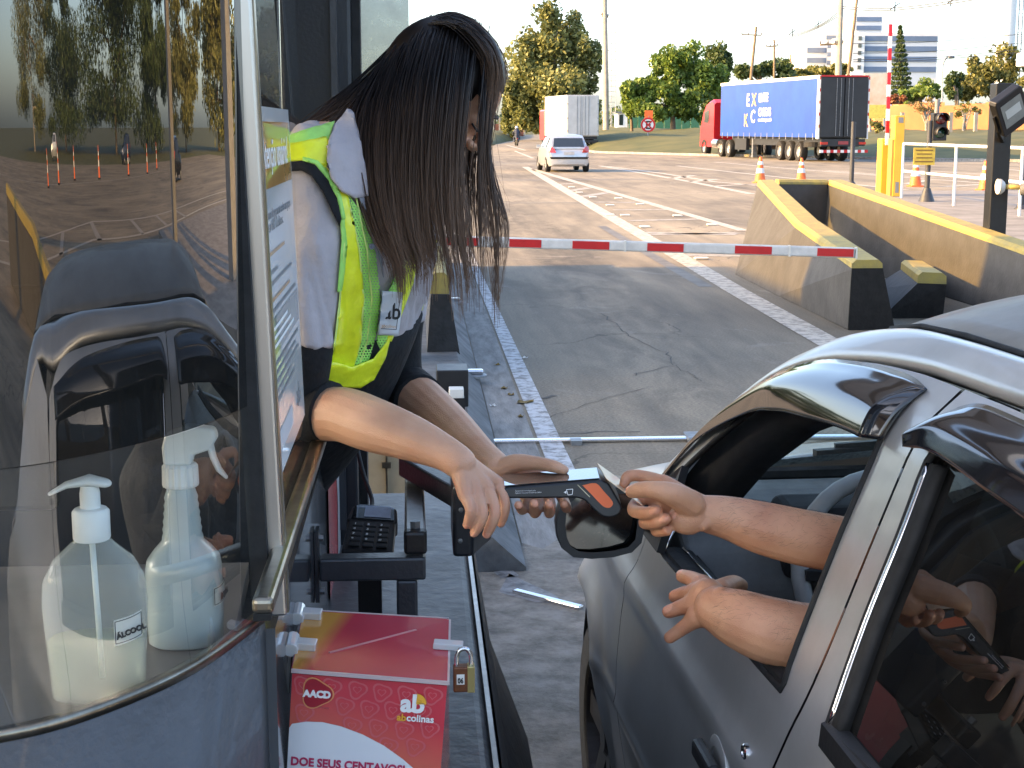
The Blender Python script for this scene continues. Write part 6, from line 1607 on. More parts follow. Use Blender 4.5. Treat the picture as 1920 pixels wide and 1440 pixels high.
# strip the face side of the cap
keep = [i for i, f_ in enumerate(ul.F) if not all(((ul.V[j] - HC).dot(hf) - .75 * (ul.V[j] - HC).dot(hu) > .008 and (ul.V[j] - HC).dot(hf) > 0) for j in f_)]
ul.F = [ul.F[i] for i in keep]; ul.M = [ul.M[i] for i in keep]
hair = ul.build('hair', M_HAIR, wm, smooth=True, solid=.002)
a_ = hair.data.attributes.new('tip', 'FLOAT', 'POINT')
S = Strands()
CROWN = [[(800, 52, 2.36), (850, 33, 2.34), (895, 60, 2.32), (925, 104, 2.325), (935, 145, 2.335), (922, 200, 2.33)], [(820, 44, 2.33), (860, 50, 2.30), (898, 85, 2.29), (916, 130, 2.295), (912, 190, 2.30), (905, 280, 2.295)]]
CROWN2 = [[(740, 105, 2.39), (790, 52, 2.37), (840, 27, 2.36), (885, 40, 2.36), (924, 84, 2.365), (944, 132, 2.375), (940, 165, 2.38)], [(760, 95, 2.43), (810, 45, 2.42), (850, 30, 2.42), (890, 48, 2.42), (926, 92, 2.42), (946, 140, 2.41), (942, 170, 2.40)]]
grow(S, CROWN, 300, spread=.006, clumps=16, lenj=(.7, 1.0)); grow(S, CROWN2, 260, spread=.005, depth=.016, clumps=16, lenj=(.7, .98), wob=.002)
grow(S, G, 2100, spread=.008, clumps=46, rad=(.0005, .0012), pull=.85)
grow(S, LOCK, 130, spread=.004, depth=.006, clumps=8)
grow(S, [G[-1], LOCK[0]], 26, spread=.003, clumps=5, pull=.9)
grow(S, FAR, 420, clumps=26)
grow(S, BACK, 330, spread=.006, clumps=14, wob=.004)
grow(S, [G[0], BACK[0]], 90, clumps=10, lenj=(.7, 1))
so_ = S.build('hair_strands', M_HAIR, hair); so_['kind'] = 'stuff'
S = Strands()     # flyaways
for _ in range(70):
    g_ = random.choice(G + LOCK + BACK[:1]); P = catmull(GP(g_), 4); o_ = Vector((random.gauss(0, .012), random.gauss(0, .012), random.gauss(0.003, .008)))
    P = [p + o_ * (.25 + 1.3 * i / len(P)) + Vector((math.sin(i * .7 + o_.x * 500) * .004, 0, math.cos(i * .6) * .003)) for i, p in enumerate(P)]
    S.add(P[:int(len(P) * random.uniform(.35, .95))], .00028)
so2 = S.build('stray_hair', M_HAIR, hair); so2['kind'] = 'stuff'

# ---------------------------------------------------------------- hand-held terminal and card
tm = thing('card_terminal', 'black handheld card terminal with orange panel held out to the driver', 'card terminal', at(1040, 930, 2.2))
ext = cf0 * .078
out_t = sm([(938, 916), (990, 911), (1040, 907), (1126, 900)], 2) + sm([(1141, 906), (1153, 926), (1164, 946), (1166, 956), (1158, 967), (1142, 971), (1128, 968), (1112, 955), (1096, 939), (1080, 934)], 3) + [(1010, 935), (945, 935), (939, 930)]
mb = MB(); nA = len(out_t); A_ = [at(u, v, DT) for u, v in out_t]
mb.add(A_ + [p + ext for p in A_], [tuple(range(nA))[::-1], tuple(range(nA, 2*nA))] + [(i, (i+1) % nA, nA + (i+1) % nA, nA + i) for i in range(nA)])
tmb = mb.build('casing', pm('satin_black_casing', (.010, .010, .012), .35, var=.05), tm, bevel=.003, seg=3)
e_ = at(1000, 905, DT) - at(1000, 911, DT); up_ = Vector((0, 0, .0012))
tq = [at(942, 915, DT) + up_ + ext * .06, at(1124, 900.5, DT) + up_ + ext * .06, at(1124, 900.5, DT) + up_ + ext * .94, at(942, 915, DT) + up_ + ext * .94]
mb = MB(); mb.add(tq + [p + Vector((0, 0, .0012)) for p in tq], [(3, 2, 1, 0), (4, 5, 6, 7), (0, 1, 5, 4), (1, 2, 6, 5), (2, 3, 7, 6), (3, 0, 4, 7)]); mb.build('screen', pm('glossy_screen', (.02, .02, .025), .03, var=0, coat=1, spec=1.0), tm)
orp = [(1092, 910), (1117, 906), (1132, 921), (1147, 938), (1149, 946), (1143, 952), (1134, 951), (1126, 945), (1108, 926)]
mb = MB(); mb.add([at(u, v, DT - .0012) for u, v in sm(orp + [orp[0]], 3)[:-1]], [tuple(range(len(sm(orp + [orp[0]], 3)) - 1))]); mb.build('orange_panel', pm('orange_panel', (.80, .15, .035), .4, var=.04), tm)
mb = MB(); mb.bar(at(1083, 909, DT - .001), at(1106, 932, DT - .001), .0012, .0005, _f); mb.build('trim_line', M_BRASS, tm)
d_ = at(1040, 922, DT) - at(966, 924, DT)
lettering('Equipamento homologado pela', at(966, 921.5, DT - .0035), d_, e_, .0024, M_WINK, tm, name='lettering', sx=1.0)
lettering('Agência Nacional: 01234-56-78901', at(966, 925.5, DT - .0035), d_, e_, .0024, M_WINK, tm, name='lettering', sx=1.15)
mb = MB(); ic = [at(u, v, DT - .0035) for u, v in ((1062, 918), (1074, 917), (1073, 927), (1065, 928))]
for a, b in zip(ic, ic[1:] + ic[:1]): mb.bar(a, b, .0009, .0004, _f)
mb.add([at(1057, 923, DT - .0035), at(1062, 920, DT - .0035), at(1062, 926, DT - .0035)], [(0, 1, 2)]); mb.build('card_symbol', M_WINK, tm)
cd = MB(); cq = [at(1120, 868, 2.255), at(1176, 908, 2.235), at(1207, 949, 2.165), at(1137, 897, 2.185)]
nq = (cq[1] - cq[0]).cross(cq[3] - cq[0]).normalized() * .0009
cd.add(cq + [p + nq for p in cq], [(3, 2, 1, 0), (4, 5, 6, 7), (0, 1, 5, 4), (1, 2, 6, 5), (2, 3, 7, 6), (3, 0, 4, 7)])
tag(cd.build('bank_card', pm('tan_card', (.62, .42, .24), .35, var=.06, vs=20, coat=.3)), 'thin tan bank card held between the driver fingers', 'card')
# ---------------------------------------------------------------- driver: two bare arms, torso and head inside the car
dv = thing('person', 'car driver with bare forearms out of the window handing over a card', 'person', CW(-.05, .42, .45))
nails = []; knucks = []
db = MB()
UA = [(1625, 1035, 2.16), (1570, 1020, 2.145), (1500, 1007, 2.14), (1430, 990, 2.14), (1370, 972, 2.145), (1325, 963, 2.15)]
chain(db, UA, [.042, .041, .0405, .038, .032, .0272], 18)
hand(db, (1325, 963, 2.15), [
    dict(j=[(1243, 906, 2.185), (1205, 893, 2.20), (1178, 893, 2.205), (1170, 908, 2.20)], r=.0092),
    dict(j=[(1240, 925, 2.205), (1200, 938, 2.215), (1188, 957, 2.18), (1214, 962, 2.135), (1232, 957, 2.118)], r=.0098, nail=(.1, -1, .35)),
    dict(j=[(1250, 945, 2.205), (1222, 960, 2.205), (1208, 980, 2.175), (1232, 980, 2.13), (1250, 972, 2.115)], r=.0092, nail=(.1, -1, .35)),
    dict(j=[(1262, 968, 2.195), (1240, 982, 2.19), (1230, 996, 2.165), (1252, 996, 2.13)], r=.0085)],
    rk=.0125, wr=.0225, thumb=dict(j=[(1295, 945, 2.125), (1258, 926, 2.10), (1222, 918, 2.10), (1200, 919, 2.115), (1184, 922, 2.13)], r=.0105, rr=[.021, .0170, .0122, .0122, .0095], nail=(-.1, -.55, .85)))
db.ell(at(1290, 972, 2.135), (.030, .022, .024), 12, 8)
LAa = [(1560, 1200, 2.13), (1505, 1194, 2.115), (1440, 1181, 2.115), (1385, 1160, 2.13), (1345, 1142, 2.155)]
chain(db, LAa, [.050, .0485, .0475, .0425, .034], 18)
hand(db, (1350, 1142, 2.155), [
    dict(j=[(1316, 1098, 2.225), (1298, 1086, 2.26), (1279, 1080, 2.29)], r=.0125, nail=(-.5, -.4, .8)),
    dict(j=[(1304, 1114, 2.205), (1284, 1114, 2.225), (1266, 1118, 2.235)], r=.0125),
    dict(j=[(1302, 1133, 2.185), (1277, 1139, 2.195), (1254, 1147, 2.20)], r=.0122, nail=(-.3, -.4, .8)),
    dict(j=[(1308, 1156, 2.165), (1284, 1175, 2.172), (1256, 1195, 2.18)], r=.0112)],
    rk=.0165, wr=.030, thumb=dict(j=[(1350, 1105, 2.21), (1375, 1094, 2.27), (1390, 1098, 2.32)], r=.0105))
db.ell(at(1326, 1126, 2.185), (.030, .030, .034), 12, 8); db.ell(at(1318, 984, 2.128), (.011, .010, .010), 10, 8); db.ell(at(1352, 1112, 2.14), (.012, .011, .010), 10, 8)
for k_, e_ in (((1314, 1098, 2.21), (1350, 1118, 2.14)), ((1303, 1116, 2.19), (1350, 1130, 2.135)), ((1302, 1134, 2.17), (1350, 1145, 2.135))): db.tube([at(*k_), at(*e_)], [.006, .0045], 8, rnd=True)
# upper arms to the shoulders behind the door pillar
shL = CW(-.30, .29, 1.08); shR = CW(-.30, .62, 1.08)
db.tube(catmull([at(1560, 1200, 2.13), CW(-.16, .20, .99), shL], 5), cat1([.050, .050, .058], 5), 16, rnd=True)
db.tube(catmull([at(1625, 1035, 2.16), CW(-.02, .42, 1.05), shR], 5), cat1([.042, .046, .058], 5), 16, rnd=True)
tors = [(CW(-.18, .44, .46), .17, .12), (CW(-.22, .44, .65), .17, .12), (CW(-.29, .44, .9), .19, .12), (CW(-.33, .44, 1.06), .18, .10), (CW(-.33, .44, 1.13), .07, .06), (CW(-.31, .44, 1.18), .055, .055)]
db.loft([[c + CRd * (a * math.cos(t)) + CFd * (b * math.sin(t)) for t in [2*math.pi*k/20 for k in range(20)]] for c, a, b in tors])
db.ell(CW(-.29, .44, 1.27), (.075, .09, .105), 16, 12)
db.ell(CW(-.185, .44, 1.26), (.012, .018, .02), 8, 6); db.ell(CW(-.215, .44, 1.21), (.04, .035, .03), 10, 8)
db.ell(CW(-.29, .365, 1.265), (.010, .018, .03), 8, 6); db.ell(CW(-.29, .515, 1.265), (.010, .018, .03), 8, 6)
dbody = voxel(db, 'body', SK2, .0023, dv, sm=4)
paint_nails(dbody, nails)
# short arm hair on the driver's forearms
random.seed(9); AH = Strands(); _me = dbody.data; _n = len(_me.vertices); _c = np.empty(_n * 3, 'f'); _me.vertices.foreach_get('co', _c); _c = _c.reshape(-1, 3) + np.array(ORG[dbody.name]); _q = np.empty(_n * 3, 'f'); _me.vertex_normals.foreach_get('vector', _q); _q = _q.reshape(-1, 3)
for a0_, a1_, cnt in ((at(1345, 965, 2.145), at(1560, 1015, 2.14), 300), (at(1350, 1142, 2.155), at(1500, 1190, 2.115), 260)):
    ax_ = (a1_ - a0_); ln_ = ax_.length; ax_ = ax_.normalized(); t_ = (_c - np.array(a0_)) @ np.array(ax_); dd_ = np.linalg.norm(_c - np.array(a0_) - np.outer(t_, np.array(ax_)), axis=1)
    ok_ = np.where((t_ > 0) & (t_ < ln_) & (dd_ < .06) & ((_q[:, 2] > -.1) & (_q[:, 1] < .4)))[0]
    for i_ in random.sample(list(ok_), min(cnt, len(ok_))):
        p_ = Vector(_c[i_]); n_ = Vector(_q[i_]); d_ = (ax_ * -.8 + Vector((random.gauss(0, .3), random.gauss(0, .3), -.4 + random.gauss(0, .3)))); d_ = (d_ - n_ * d_.dot(n_)).normalized(); l_ = random.uniform(.006, .013)
        AH.add([p_, p_ + d_ * l_ * .5 + n_ * .0016, p_ + d_ * l_ + n_ * .001], .00009)
ah_ = AH.build('arm_hair', HAIRM, dbody); ah_['kind'] = 'stuff'
sh2 = MB(); sh2.loft([[c + CRd * ((a + .012) * math.cos(t)) + CFd * ((b + .012) * math.sin(t)) for t in [2*math.pi*k/20 for k in range(20)]] for c, a, b in tors[:4]])
sh2.tube([shL, CW(-.22, .24, 1.03)], [.072, .066], 16); sh2.tube([shR, CW(-.16, .48, 1.07)], [.072, .064], 16)
sh2.build('shirt', CLO('dark_tshirt', (.03, .035, .05)), dv, smooth=True)
hm = MB(); hm.ell(CW(-.305, .44, 1.295), (.081, .096, .098), 16, 12); hm.build('hair', HAIRM, dv, smooth=True)
tr2 = MB()
for s_ in (-.09, .09): tr2.tube(catmull([CW(-.15, .44 + s_, .50), CW(.25, .44 + s_, .56), CW(.40, .44 + s_, .45), CW(.55, .44 + s_, .28)], 4), cat1([.085, .075, .06, .045], 4), 14, rnd=True)
voxel(tr2, 'trousers', bpy.data.materials['black_trousers'], .01, dv, sm=3)
# ================================================================ BACKGROUND
def wpos(u, v, d): return at(u, v, d)
def base_at(u, d, z=0.0):
    p = at(u, 238, d); return Vector((p.x, p.y, z))
# ---------------------------------------------------------------- railing, cabinets, lights behind the right wall
ISZ = .18
rl = thing('railing', 'white tubular railing on the far traffic island', 'railing', atz(1690, 371, ISZ))
pa = [atz(1690, 371, ISZ), atz(1788, 386, ISZ)]
dirr = (pa[1] - pa[0]); pa += [pa[0] + dirr * 2, pa[0] + dirr * 3]
for p in pa:
    m = MB(); m.cyl(p, p + Vector((0, 0, 1.18)), .028, 10); m.build('post', M_WHITE, rl, smooth=True, auto=40)
for h in (1.17, .58):
    m = MB(); m.cyl(pa[0] + Vector((0, 0, h)), pa[-1] + Vector((0, 0, h)), .030, 10); m.build('rail', M_WHITE, rl, smooth=True, auto=40)
gb = thing('barrier_gate', 'yellow gate cabinet with raised red and white arm beside the white railing', 'barrier gate', atz(1668, 366, ISZ))
p = atz(1658, 366, ISZ)
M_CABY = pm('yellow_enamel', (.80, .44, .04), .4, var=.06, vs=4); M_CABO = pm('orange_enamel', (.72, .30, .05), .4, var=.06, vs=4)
m = MB(); m.box(p + Vector((-.13, -.1, 0)), p + Vector((.12, .25, 1.27))); m.build('cabinet', M_CABY, gb, bevel=.015)
q = atz(1680, 368, ISZ)
m = MB(); m.box(q + Vector((-.12, -.1, 0)), q + Vector((.10, .2, 1.78))); m.build('tall_cabinet', M_CABY, gb, bevel=.015)
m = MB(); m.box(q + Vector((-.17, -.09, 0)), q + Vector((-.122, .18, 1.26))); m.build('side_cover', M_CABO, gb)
m = MB(); m.box(q + Vector((-.05, -.104, 1.62)), q + Vector((.06, -.101, 1.74))); m.build('display', GRY, gb)
m = MB(); m.box(q + Vector((-.06, -.104, .08)), q + Vector((.02, -.101, .32))); m.build('vent', GRY, gb)
a0 = at(1663, 272, p.y); a1 = at(1670, 45, p.y)
for i in range(10):
    m = MB(); m.bar(a0.lerp(a1, i / 10), a0.lerp(a1, (i + .97) / 10), .075, .05, (0, 1, 0)); m.build('arm_section', M_WHITE if i % 2 == 0 else M_RED, gb)
bl = thing('bollard', 'dark slim bollard with flanged foot behind the yellow topped wall', 'bollard', atz(1596, 352, ISZ))
p = atz(1596, 352, ISZ); m = MB(); m.cyl(p, Vector((p.x, p.y, at(1597, 228, p.y).z)), .058, 14); m.build('post', pm('dark_grey_steel', (.04, .043, .05), .5), bl, smooth=True, auto=40)
m = MB(); m.lathe([(.16, 0), (.15, .03), (.07, .16)], p, 14); m.build('foot', bpy.data.materials['dark_grey_steel'], bl)
tl_ = thing('traffic_light', 'two lamp traffic light on a dark post behind the railing', 'traffic light', atz(1737, 378, ISZ))
p = atz(1737, 378, ISZ); D_ = p.y
m = MB(); m.cyl(p, Vector((p.x, p.y, at(1738, 226, D_).z)), .055, 12); m.lathe([(.17, 0), (.15, .05), (.07, .28)], p, 12); m.build('post', bpy.data.materials['dark_grey_steel'], tl_, smooth=True, auto=40)
h0 = at(1752, 264, D_); h1 = at(1779, 212, D_)
m = MB(); m.box((h0.x, D_ - .08, h0.z), (h1.x, D_ + .12, h1.z)); m.build('housing', M_BLKP, tl_, bevel=.02)
m = MB(); c = at(1760, 200, D_); m.cyl(Vector((c.x, D_, h1.z)), Vector((c.x, D_, at(1760, 186, D_).z)), .05, 12); m.build('top_pipe', pm('grey_pipe', (.2, .2, .2), .5), tl_)
m = MB(); m.bar(p + Vector((0, 0, h0.z - ISZ + .04)), Vector((h0.x + .1, D_, h0.z + .02)), .05, .05); m.build('bracket', M_BLKP, tl_)
for v, mt in ((223, pm('red_lens_off', (.14, .02, .02), .15, coat=1)), (249, pm('green_lens_off', (.01, .05, .03), .15, coat=1))):
    c = at(1766, v, D_); c.y = D_ - .082
    m = MB(); m.lathe([(.115, 0), (.08, .03), (.001, .045)], c, 20, (0, -1, 0)); m.build('lens', mt, tl_, smooth=True)
    m = MB(); m.loft([[c + Vector((math.cos(a) * .128, -y_, math.sin(a) * .128)) for a in [R(-20 + 220 * k / 16) for k in range(17)]] for y_ in (0, .2)], closed=False); m.build('hood', M_BLKP, tl_, smooth=True, solid=.01)
ys = thing('warning_sign', 'small yellow sign with dark lines on the traffic light post', 'sign', at(1740, 293, D_))
s0, s1 = at(1720, 310, D_ - .09), at(1761, 277, D_ - .09)
m = MB(); m.box((s0.x, D_ - .1, s0.z), (s1.x, D_ - .085, s1.z)); m.build('panel', pm('sign_yellow', (.55, .40, .05), .5), ys)
for i, wd in enumerate((.8, .7, .75, .85)):
    z = cl(s1.z, s0.z, (i + .7) / 4.6); m = MB(); cx = (s0.x + s1.x) / 2; hw = (s1.x - s0.x) * wd / 2; m.box((cx - hw, D_ - .103, z - .012), (cx + hw, D_ - .1005, z + .012)); m.build('text_line', pm('sign_brown', (.15, .09, .02), .6, var=0) if i == 0 else bpy.data.materials['sign_brown'], ys)
wb = thing('security_camera', 'white box camera hanging at the right picture edge', 'camera', at(1920, 112, 22))
c = at(1922, 112, 22); m = MB(); m.box(c + Vector((-.1, -.3, -.1)), c + Vector((.15, .1, .1))); m.build('housing', M_WHITE, wb, bevel=.02); m = MB(); m.box(c + Vector((-.08, -.304, -.08)), c + Vector((.13, -.301, .03))); m.build('window', M_BLKP, wb)
m = MB(); m.cyl(c + Vector((.1, 0, .1)), c + Vector((.1, 0, 1.4)), .04); m.build('hanger', M_WHITE, wb)
# second dark post at the edge of the picture
ep = thing('bollard', 'dark post on the island at the right picture edge', 'bollard', atz(1914, 392, ISZ)); p = atz(1914, 392, ISZ)
m = MB(); m.cyl(p, p + Vector((0, 0, 1.2)), .06, 12); m.build('post', bpy.data.materials['dark_grey_steel'], ep, smooth=True, auto=40); m = MB(); m.lathe([(.13, 0), (.12, .02), (.065, .08)], p, 12); m.build('foot', bpy.data.materials['dark_grey_steel'], ep)
# ---------------------------------------------------------------- traffic cones
def cone(loc, h, label, group, slim=False):
    t = thing('traffic_cone', label, 'traffic cone', loc, group); loc = Vector(loc); r = h * (.26 if not slim else .2)
    m = MB(); m.prism([(-1, -.8), (-.8, -1), (.8, -1), (1, -.8), (1, .8), (.8, 1), (-.8, 1), (-1, .8)], lambda a, b, z: loc + Vector((a * h * .26, b * h * .26, z)), .002, h * .05); m.build('base', M_ORANGE if not slim else M_RUB, t)
    m = MB(); m.lathe([(r * .86, h * .05), (r * .62, h * .38), (r * .48, h * .57), (r * .40, h * .70), (r * .31, h * .83), (r * .2, h), (.005, h)], loc, 16); m.build('cone_body', M_ORANGE, t, smooth=True, auto=40)
    for a_, b_, c_, d_ in ((.62, .38, .48, .57), (.40, .70, .31, .83)):
        m = MB(); m.lathe([(r * a_ + .006, h * b_), (r * c_ + .006, h * d_)], loc, 16, cap=False); m.build('white_band', M_WHITE, t, smooth=True)
    return t
cone(atz(1716, 350), .80, 'orange cone behind the railing left of the yellow sign', 'cones on the far road')
cone(atz(1846, 357), .80, 'orange cone half hidden behind the black floodlight post', 'cones on the far road')
cone(atz(1425, 343), .80, 'orange cone showing above the left corner of the barrier', 'cones on the far road')
cone(atz(1502, 341), .75, 'orange cone with dark topknot above the barrier cross wall', 'cones on the far road')
# ---------------------------------------------------------------- vehicles
def lerp_pts(a, b, t): return a + (b - a) * t
def box_frame(P0, fwd):     # local frame: x right, y forward
    fwd = Vector((fwd.x, fwd.y, 0)).normalized(); rgt = Vector((fwd.y, -fwd.x, 0))
    return lambda x, y, z: P0 + rgt * x + fwd * y + Vector((0, 0, z))
M_TAIL = pm('tail_lamp_red', (.45, .02, .015), .2, var=.05, coat=1); M_DKGL = pm('dark_window', (.02, .024, .026), .06, var=0, coat=1, spec=.8)
M_RIMS = pm('steel_rim', (.45, .44, .42), .45, .6, var=.1)
def mini_wheel(f_, x, y, r, wd, par, sgn):
    c = f_(x, y, r); ax = (f_(x + sgn, y, r) - c)
    m = MB(); m.lathe([(r*.6, -wd/2), (r*.95, -wd/2), (r, -wd*.3), (r, wd*.3), (r*.95, wd/2), (r*.6, wd/2)], c, 24, ax, cap=False); o = m.build('wheel', M_RUB, par, smooth=True, auto=50)
    m = MB(); m.lathe([(r*.62, wd*.4), (r*.55, wd*.2), (r*.3, wd*.22), (r*.22, wd*.4), (.001, wd*.4)], c, 20, ax, cap=False); m.lathe([(r*.6, -wd*.3), (.001, -wd*.3)], c, 20, ax, cap=False); m.build('rim', M_RIMS, o, smooth=True, auto=40)
    return o
def hatchback(name, label, P0, fwd, mat, group=None, plate=True):
    """small five door hatchback, origin under the rear axle centre line at the rear bumper"""
    t = thing(name, label, 'car', P0, group); f_ = box_frame(Vector(P0), fwd)
    L_, HWd = 3.83, .83
    # lower body: stations along y: (y, half width bottom, half width belt, z bottom, z belt)
    st = [(0, .62, .66, .30, .62), (.06, .74, .76, .24, .78), (.25, .80, .80, .22, .92), (.8, .83, .80, .20, .95), (2.2, .83, .80, .20, .93), (2.9, .83, .79, .20, .88), (3.4, .79, .72, .22, .80), (3.70, .70, .58, .25, .70), (3.83, .5, .4, .33, .55)]
    m = MB(); m.loft([[f_(-wb * .92, y, zb), f_(-wb, y, zb + .12), f_(-wb - .005, y, cl(zb, zt, .62)), f_(-wt, y, zt), f_(-wt * .5, y, zt + .03), f_(wt * .5, y, zt + .03), f_(wt, y, zt), f_(wb + .005, y, cl(zb, zt, .62)), f_(wb, y, zb + .12), f_(wb * .92, y, zb)] for y, wb, wt, zb, zt in st]); m.build('body', mat, t, smooth=True, auto=32)
    gs_ = [(.13, .70, .93, .0), (.36, .62, 1.30, 0), (.62, .60, 1.405, 0), (1.3, .60, 1.43, 0), (1.85, .595, 1.40, 0), (2.25, .62, 1.22, 0), (2.72, .70, .90, 0)]
    m = MB(); ring = []
    for y, hw, z, _ in gs_:
        b = .80 if y > .2 else .76; ring.append([f_(-b + .005, y, .88), f_(-cl(b, hw, .6) , y, cl(.9, z, .5)), f_(-hw, y, z - .03), f_(-hw * .6, y, z + .012), f_(hw * .6, y, z + .012), f_(hw, y, z - .03), f_(cl(b, hw, .6), y, cl(.9, z, .5)), f_(b - .005, y, .88)])
    m.loft(ring); m.build('cabin', mat, t, smooth=True, auto=32)
    m = MB(); m.add([f_(-.60, .165, .96), f_(.60, .165, .96), f_(.545, .335, 1.29), f_(-.545, .335, 1.29)], [(0, 1, 2, 3)]); m.V = [v - f_(0, 1, 0) + f_(0, .965, .0) for v in m.V]; m.build('rear_window', M_DKGL, t)
    for s_ in (-1, 1):
        for (y0, y1, y2, y3), nm in (((.78, 1.42, 1.40, .80), 'rear_side_window'), ((1.50, 2.38, 1.98, 1.48), 'front_side_window')):
            m = MB(); m.add([f_(s_ * .80, y0, .95), f_(s_ * .80, y1, .94), f_(s_ * .655, y2, 1.32), f_(s_ * .65, y3, 1.33)], [(0, 1, 2, 3)]); m.build(nm, M_DKGL, t)
        m = MB(); z0 = [f_(s_ * .50, .045, .74), f_(s_ * .77, .09, .74), f_(s_ * .775, .20, .98), f_(s_ * .66, .10, .98), f_(s_ * .56, .05, .86)]; bk = (f_(0, 0, 0) - f_(0, 1, 0)) * .035
        if s_ < 0: z0 = z0[::-1]
        m.add([p + bk for p in z0] + [p - bk for p in z0], [(0, 1, 2, 3, 4), (9, 8, 7, 6, 5)] + [(i, (i+1) % 5, 5 + (i+1) % 5, 5 + i) for i in range(5)]); m.build('tail_light', M_TAIL, t)
        m = MB(); m.box((0, 0, 0), (1, 1, 1)); m.V = [f_(s_ * cl(.82, .98, v.x), cl(2.25, 2.38, v.y), cl(.90, 1.02, v.z)) for v in m.V]; m.build('door_mirror', mat, t)
        m = MB(); hl = [f_(s_ * .42, 3.80, .58), f_(s_ * .66, 3.70, .60), f_(s_ * .68, 3.60, .74), f_(s_ * .44, 3.70, .70)]; fo = (f_(0, 1, 0) - f_(0, 0, 0)) * .03; m.add([p + fo for p in hl], [(0, 1, 2, 3)]); m.build('headlight', M_WHITE, t)
        for y in (.62, 3.06): mini_wheel(f_, s_ * .74, y, .29, .18, t, s_)
    m = MB(); m.add([f_(-.70, .028, .50), f_(.70, .028, .50), f_(.76, .012, .58), f_(-.76, .012, .58)], [(0, 1, 2, 3)]); m.V = [v + (f_(0, 0, 0) - f_(0, 1, 0)) * .06 for v in m.V]; m.build('bumper_strip', M_BLKP, t)
    m = MB(); m.add([f_(-.2, -.02, .66), f_(.2, -.02, .66), f_(.2, .0, .78), f_(-.2, .0, .78)], [(0, 1, 2, 3)]); m.build('number_plate', pm('plate_grey', (.4, .4, .4), .5) if 'plate_grey' not in bpy.data.materials else bpy.data.materials['plate_grey'], t)
    return t
pR = atz(1067, 323); pdir = (at(960, 238, 400) - Vector((pR.x, pR.y, 0))); 
M_CARS = pm('silver_hatch_paint', (.50, .52, .54), .3, .5, var=.05, coat=.8)
hatchback('car', 'small silver hatchback driving away on the sunlit road', (pR.x, pR.y, 0), Vector((-.045, 1, 0)), M_CARS)
# white box truck
D0 = 106.0
rlc = base_at(1064, D0); rrc = base_at(1121, D0 + 1.0)
flc = base_at(1009, D0 + 9.5); fwd = (flc - rlc).normalized(); f_ = box_frame((rlc + rrc) / 2, fwd)
wt = thing('box_truck', 'white box truck with red cab driving away beyond the hatchback', 'truck', (rlc + rrc) / 2)
M_TRK = pm('white_box_panel', (.50, .50, .48), .45, var=.08, vs=1.2); HWb = 1.18
zb, zt = 1.05, 3.95
def bx3(f_, a, b):
    m = MB(); m.box((0, 0, 0), (1, 1, 1)); m.V = [f_(cl(a[0], b[0], v.x), cl(a[1], b[1], v.y), cl(a[2], b[2], v.z)) for v in m.V]; return m
bx3(f_, (-HWb, .02, zb), (HWb, 7.2, zt)).build('cargo_box', M_TRK, wt, bevel=.03)
for s_ in (-1, 1):
    bx3(f_, (s_ * .02, -.03, zb + .08), (s_ * (HWb - .07), .019, zt - .1)).build('rear_door', M_TRK, wt)
    for x in (.16, .42): bx3(f_, (s_ * x - .015, -.055, zb + .05), (s_ * x + .015, -.031, zt - .08)).build('lock_rod', M_GALV, wt)
    for z in (1.4, 2.3, 3.3): bx3(f_, (s_ * (HWb - .12), -.05, z), (s_ * (HWb - .0), -.031, z + .06)).build('hinge', M_GALV, wt)
    for y in (1.6, 2.6, 7.9): mini_wheel(f_, s_ * 1.0, y, .48, .3, wt, s_)
bx3(f_, (-1.1, .15, .85), (1.1, 7.2, 1.049)).build('chassis', M_BLKP, wt)
bx3(f_, (-1.15, -.02, .6), (1.15, .06, .78)).build('rear_bumper', M_BLKP, wt)
bx3(f_, (-1.2, 7.3, .7), (1.2, 9.0, 3.0)).build('cab', pm('truck_red', (.45, .02, .02), .35, coat=.5), wt, bevel=.12)
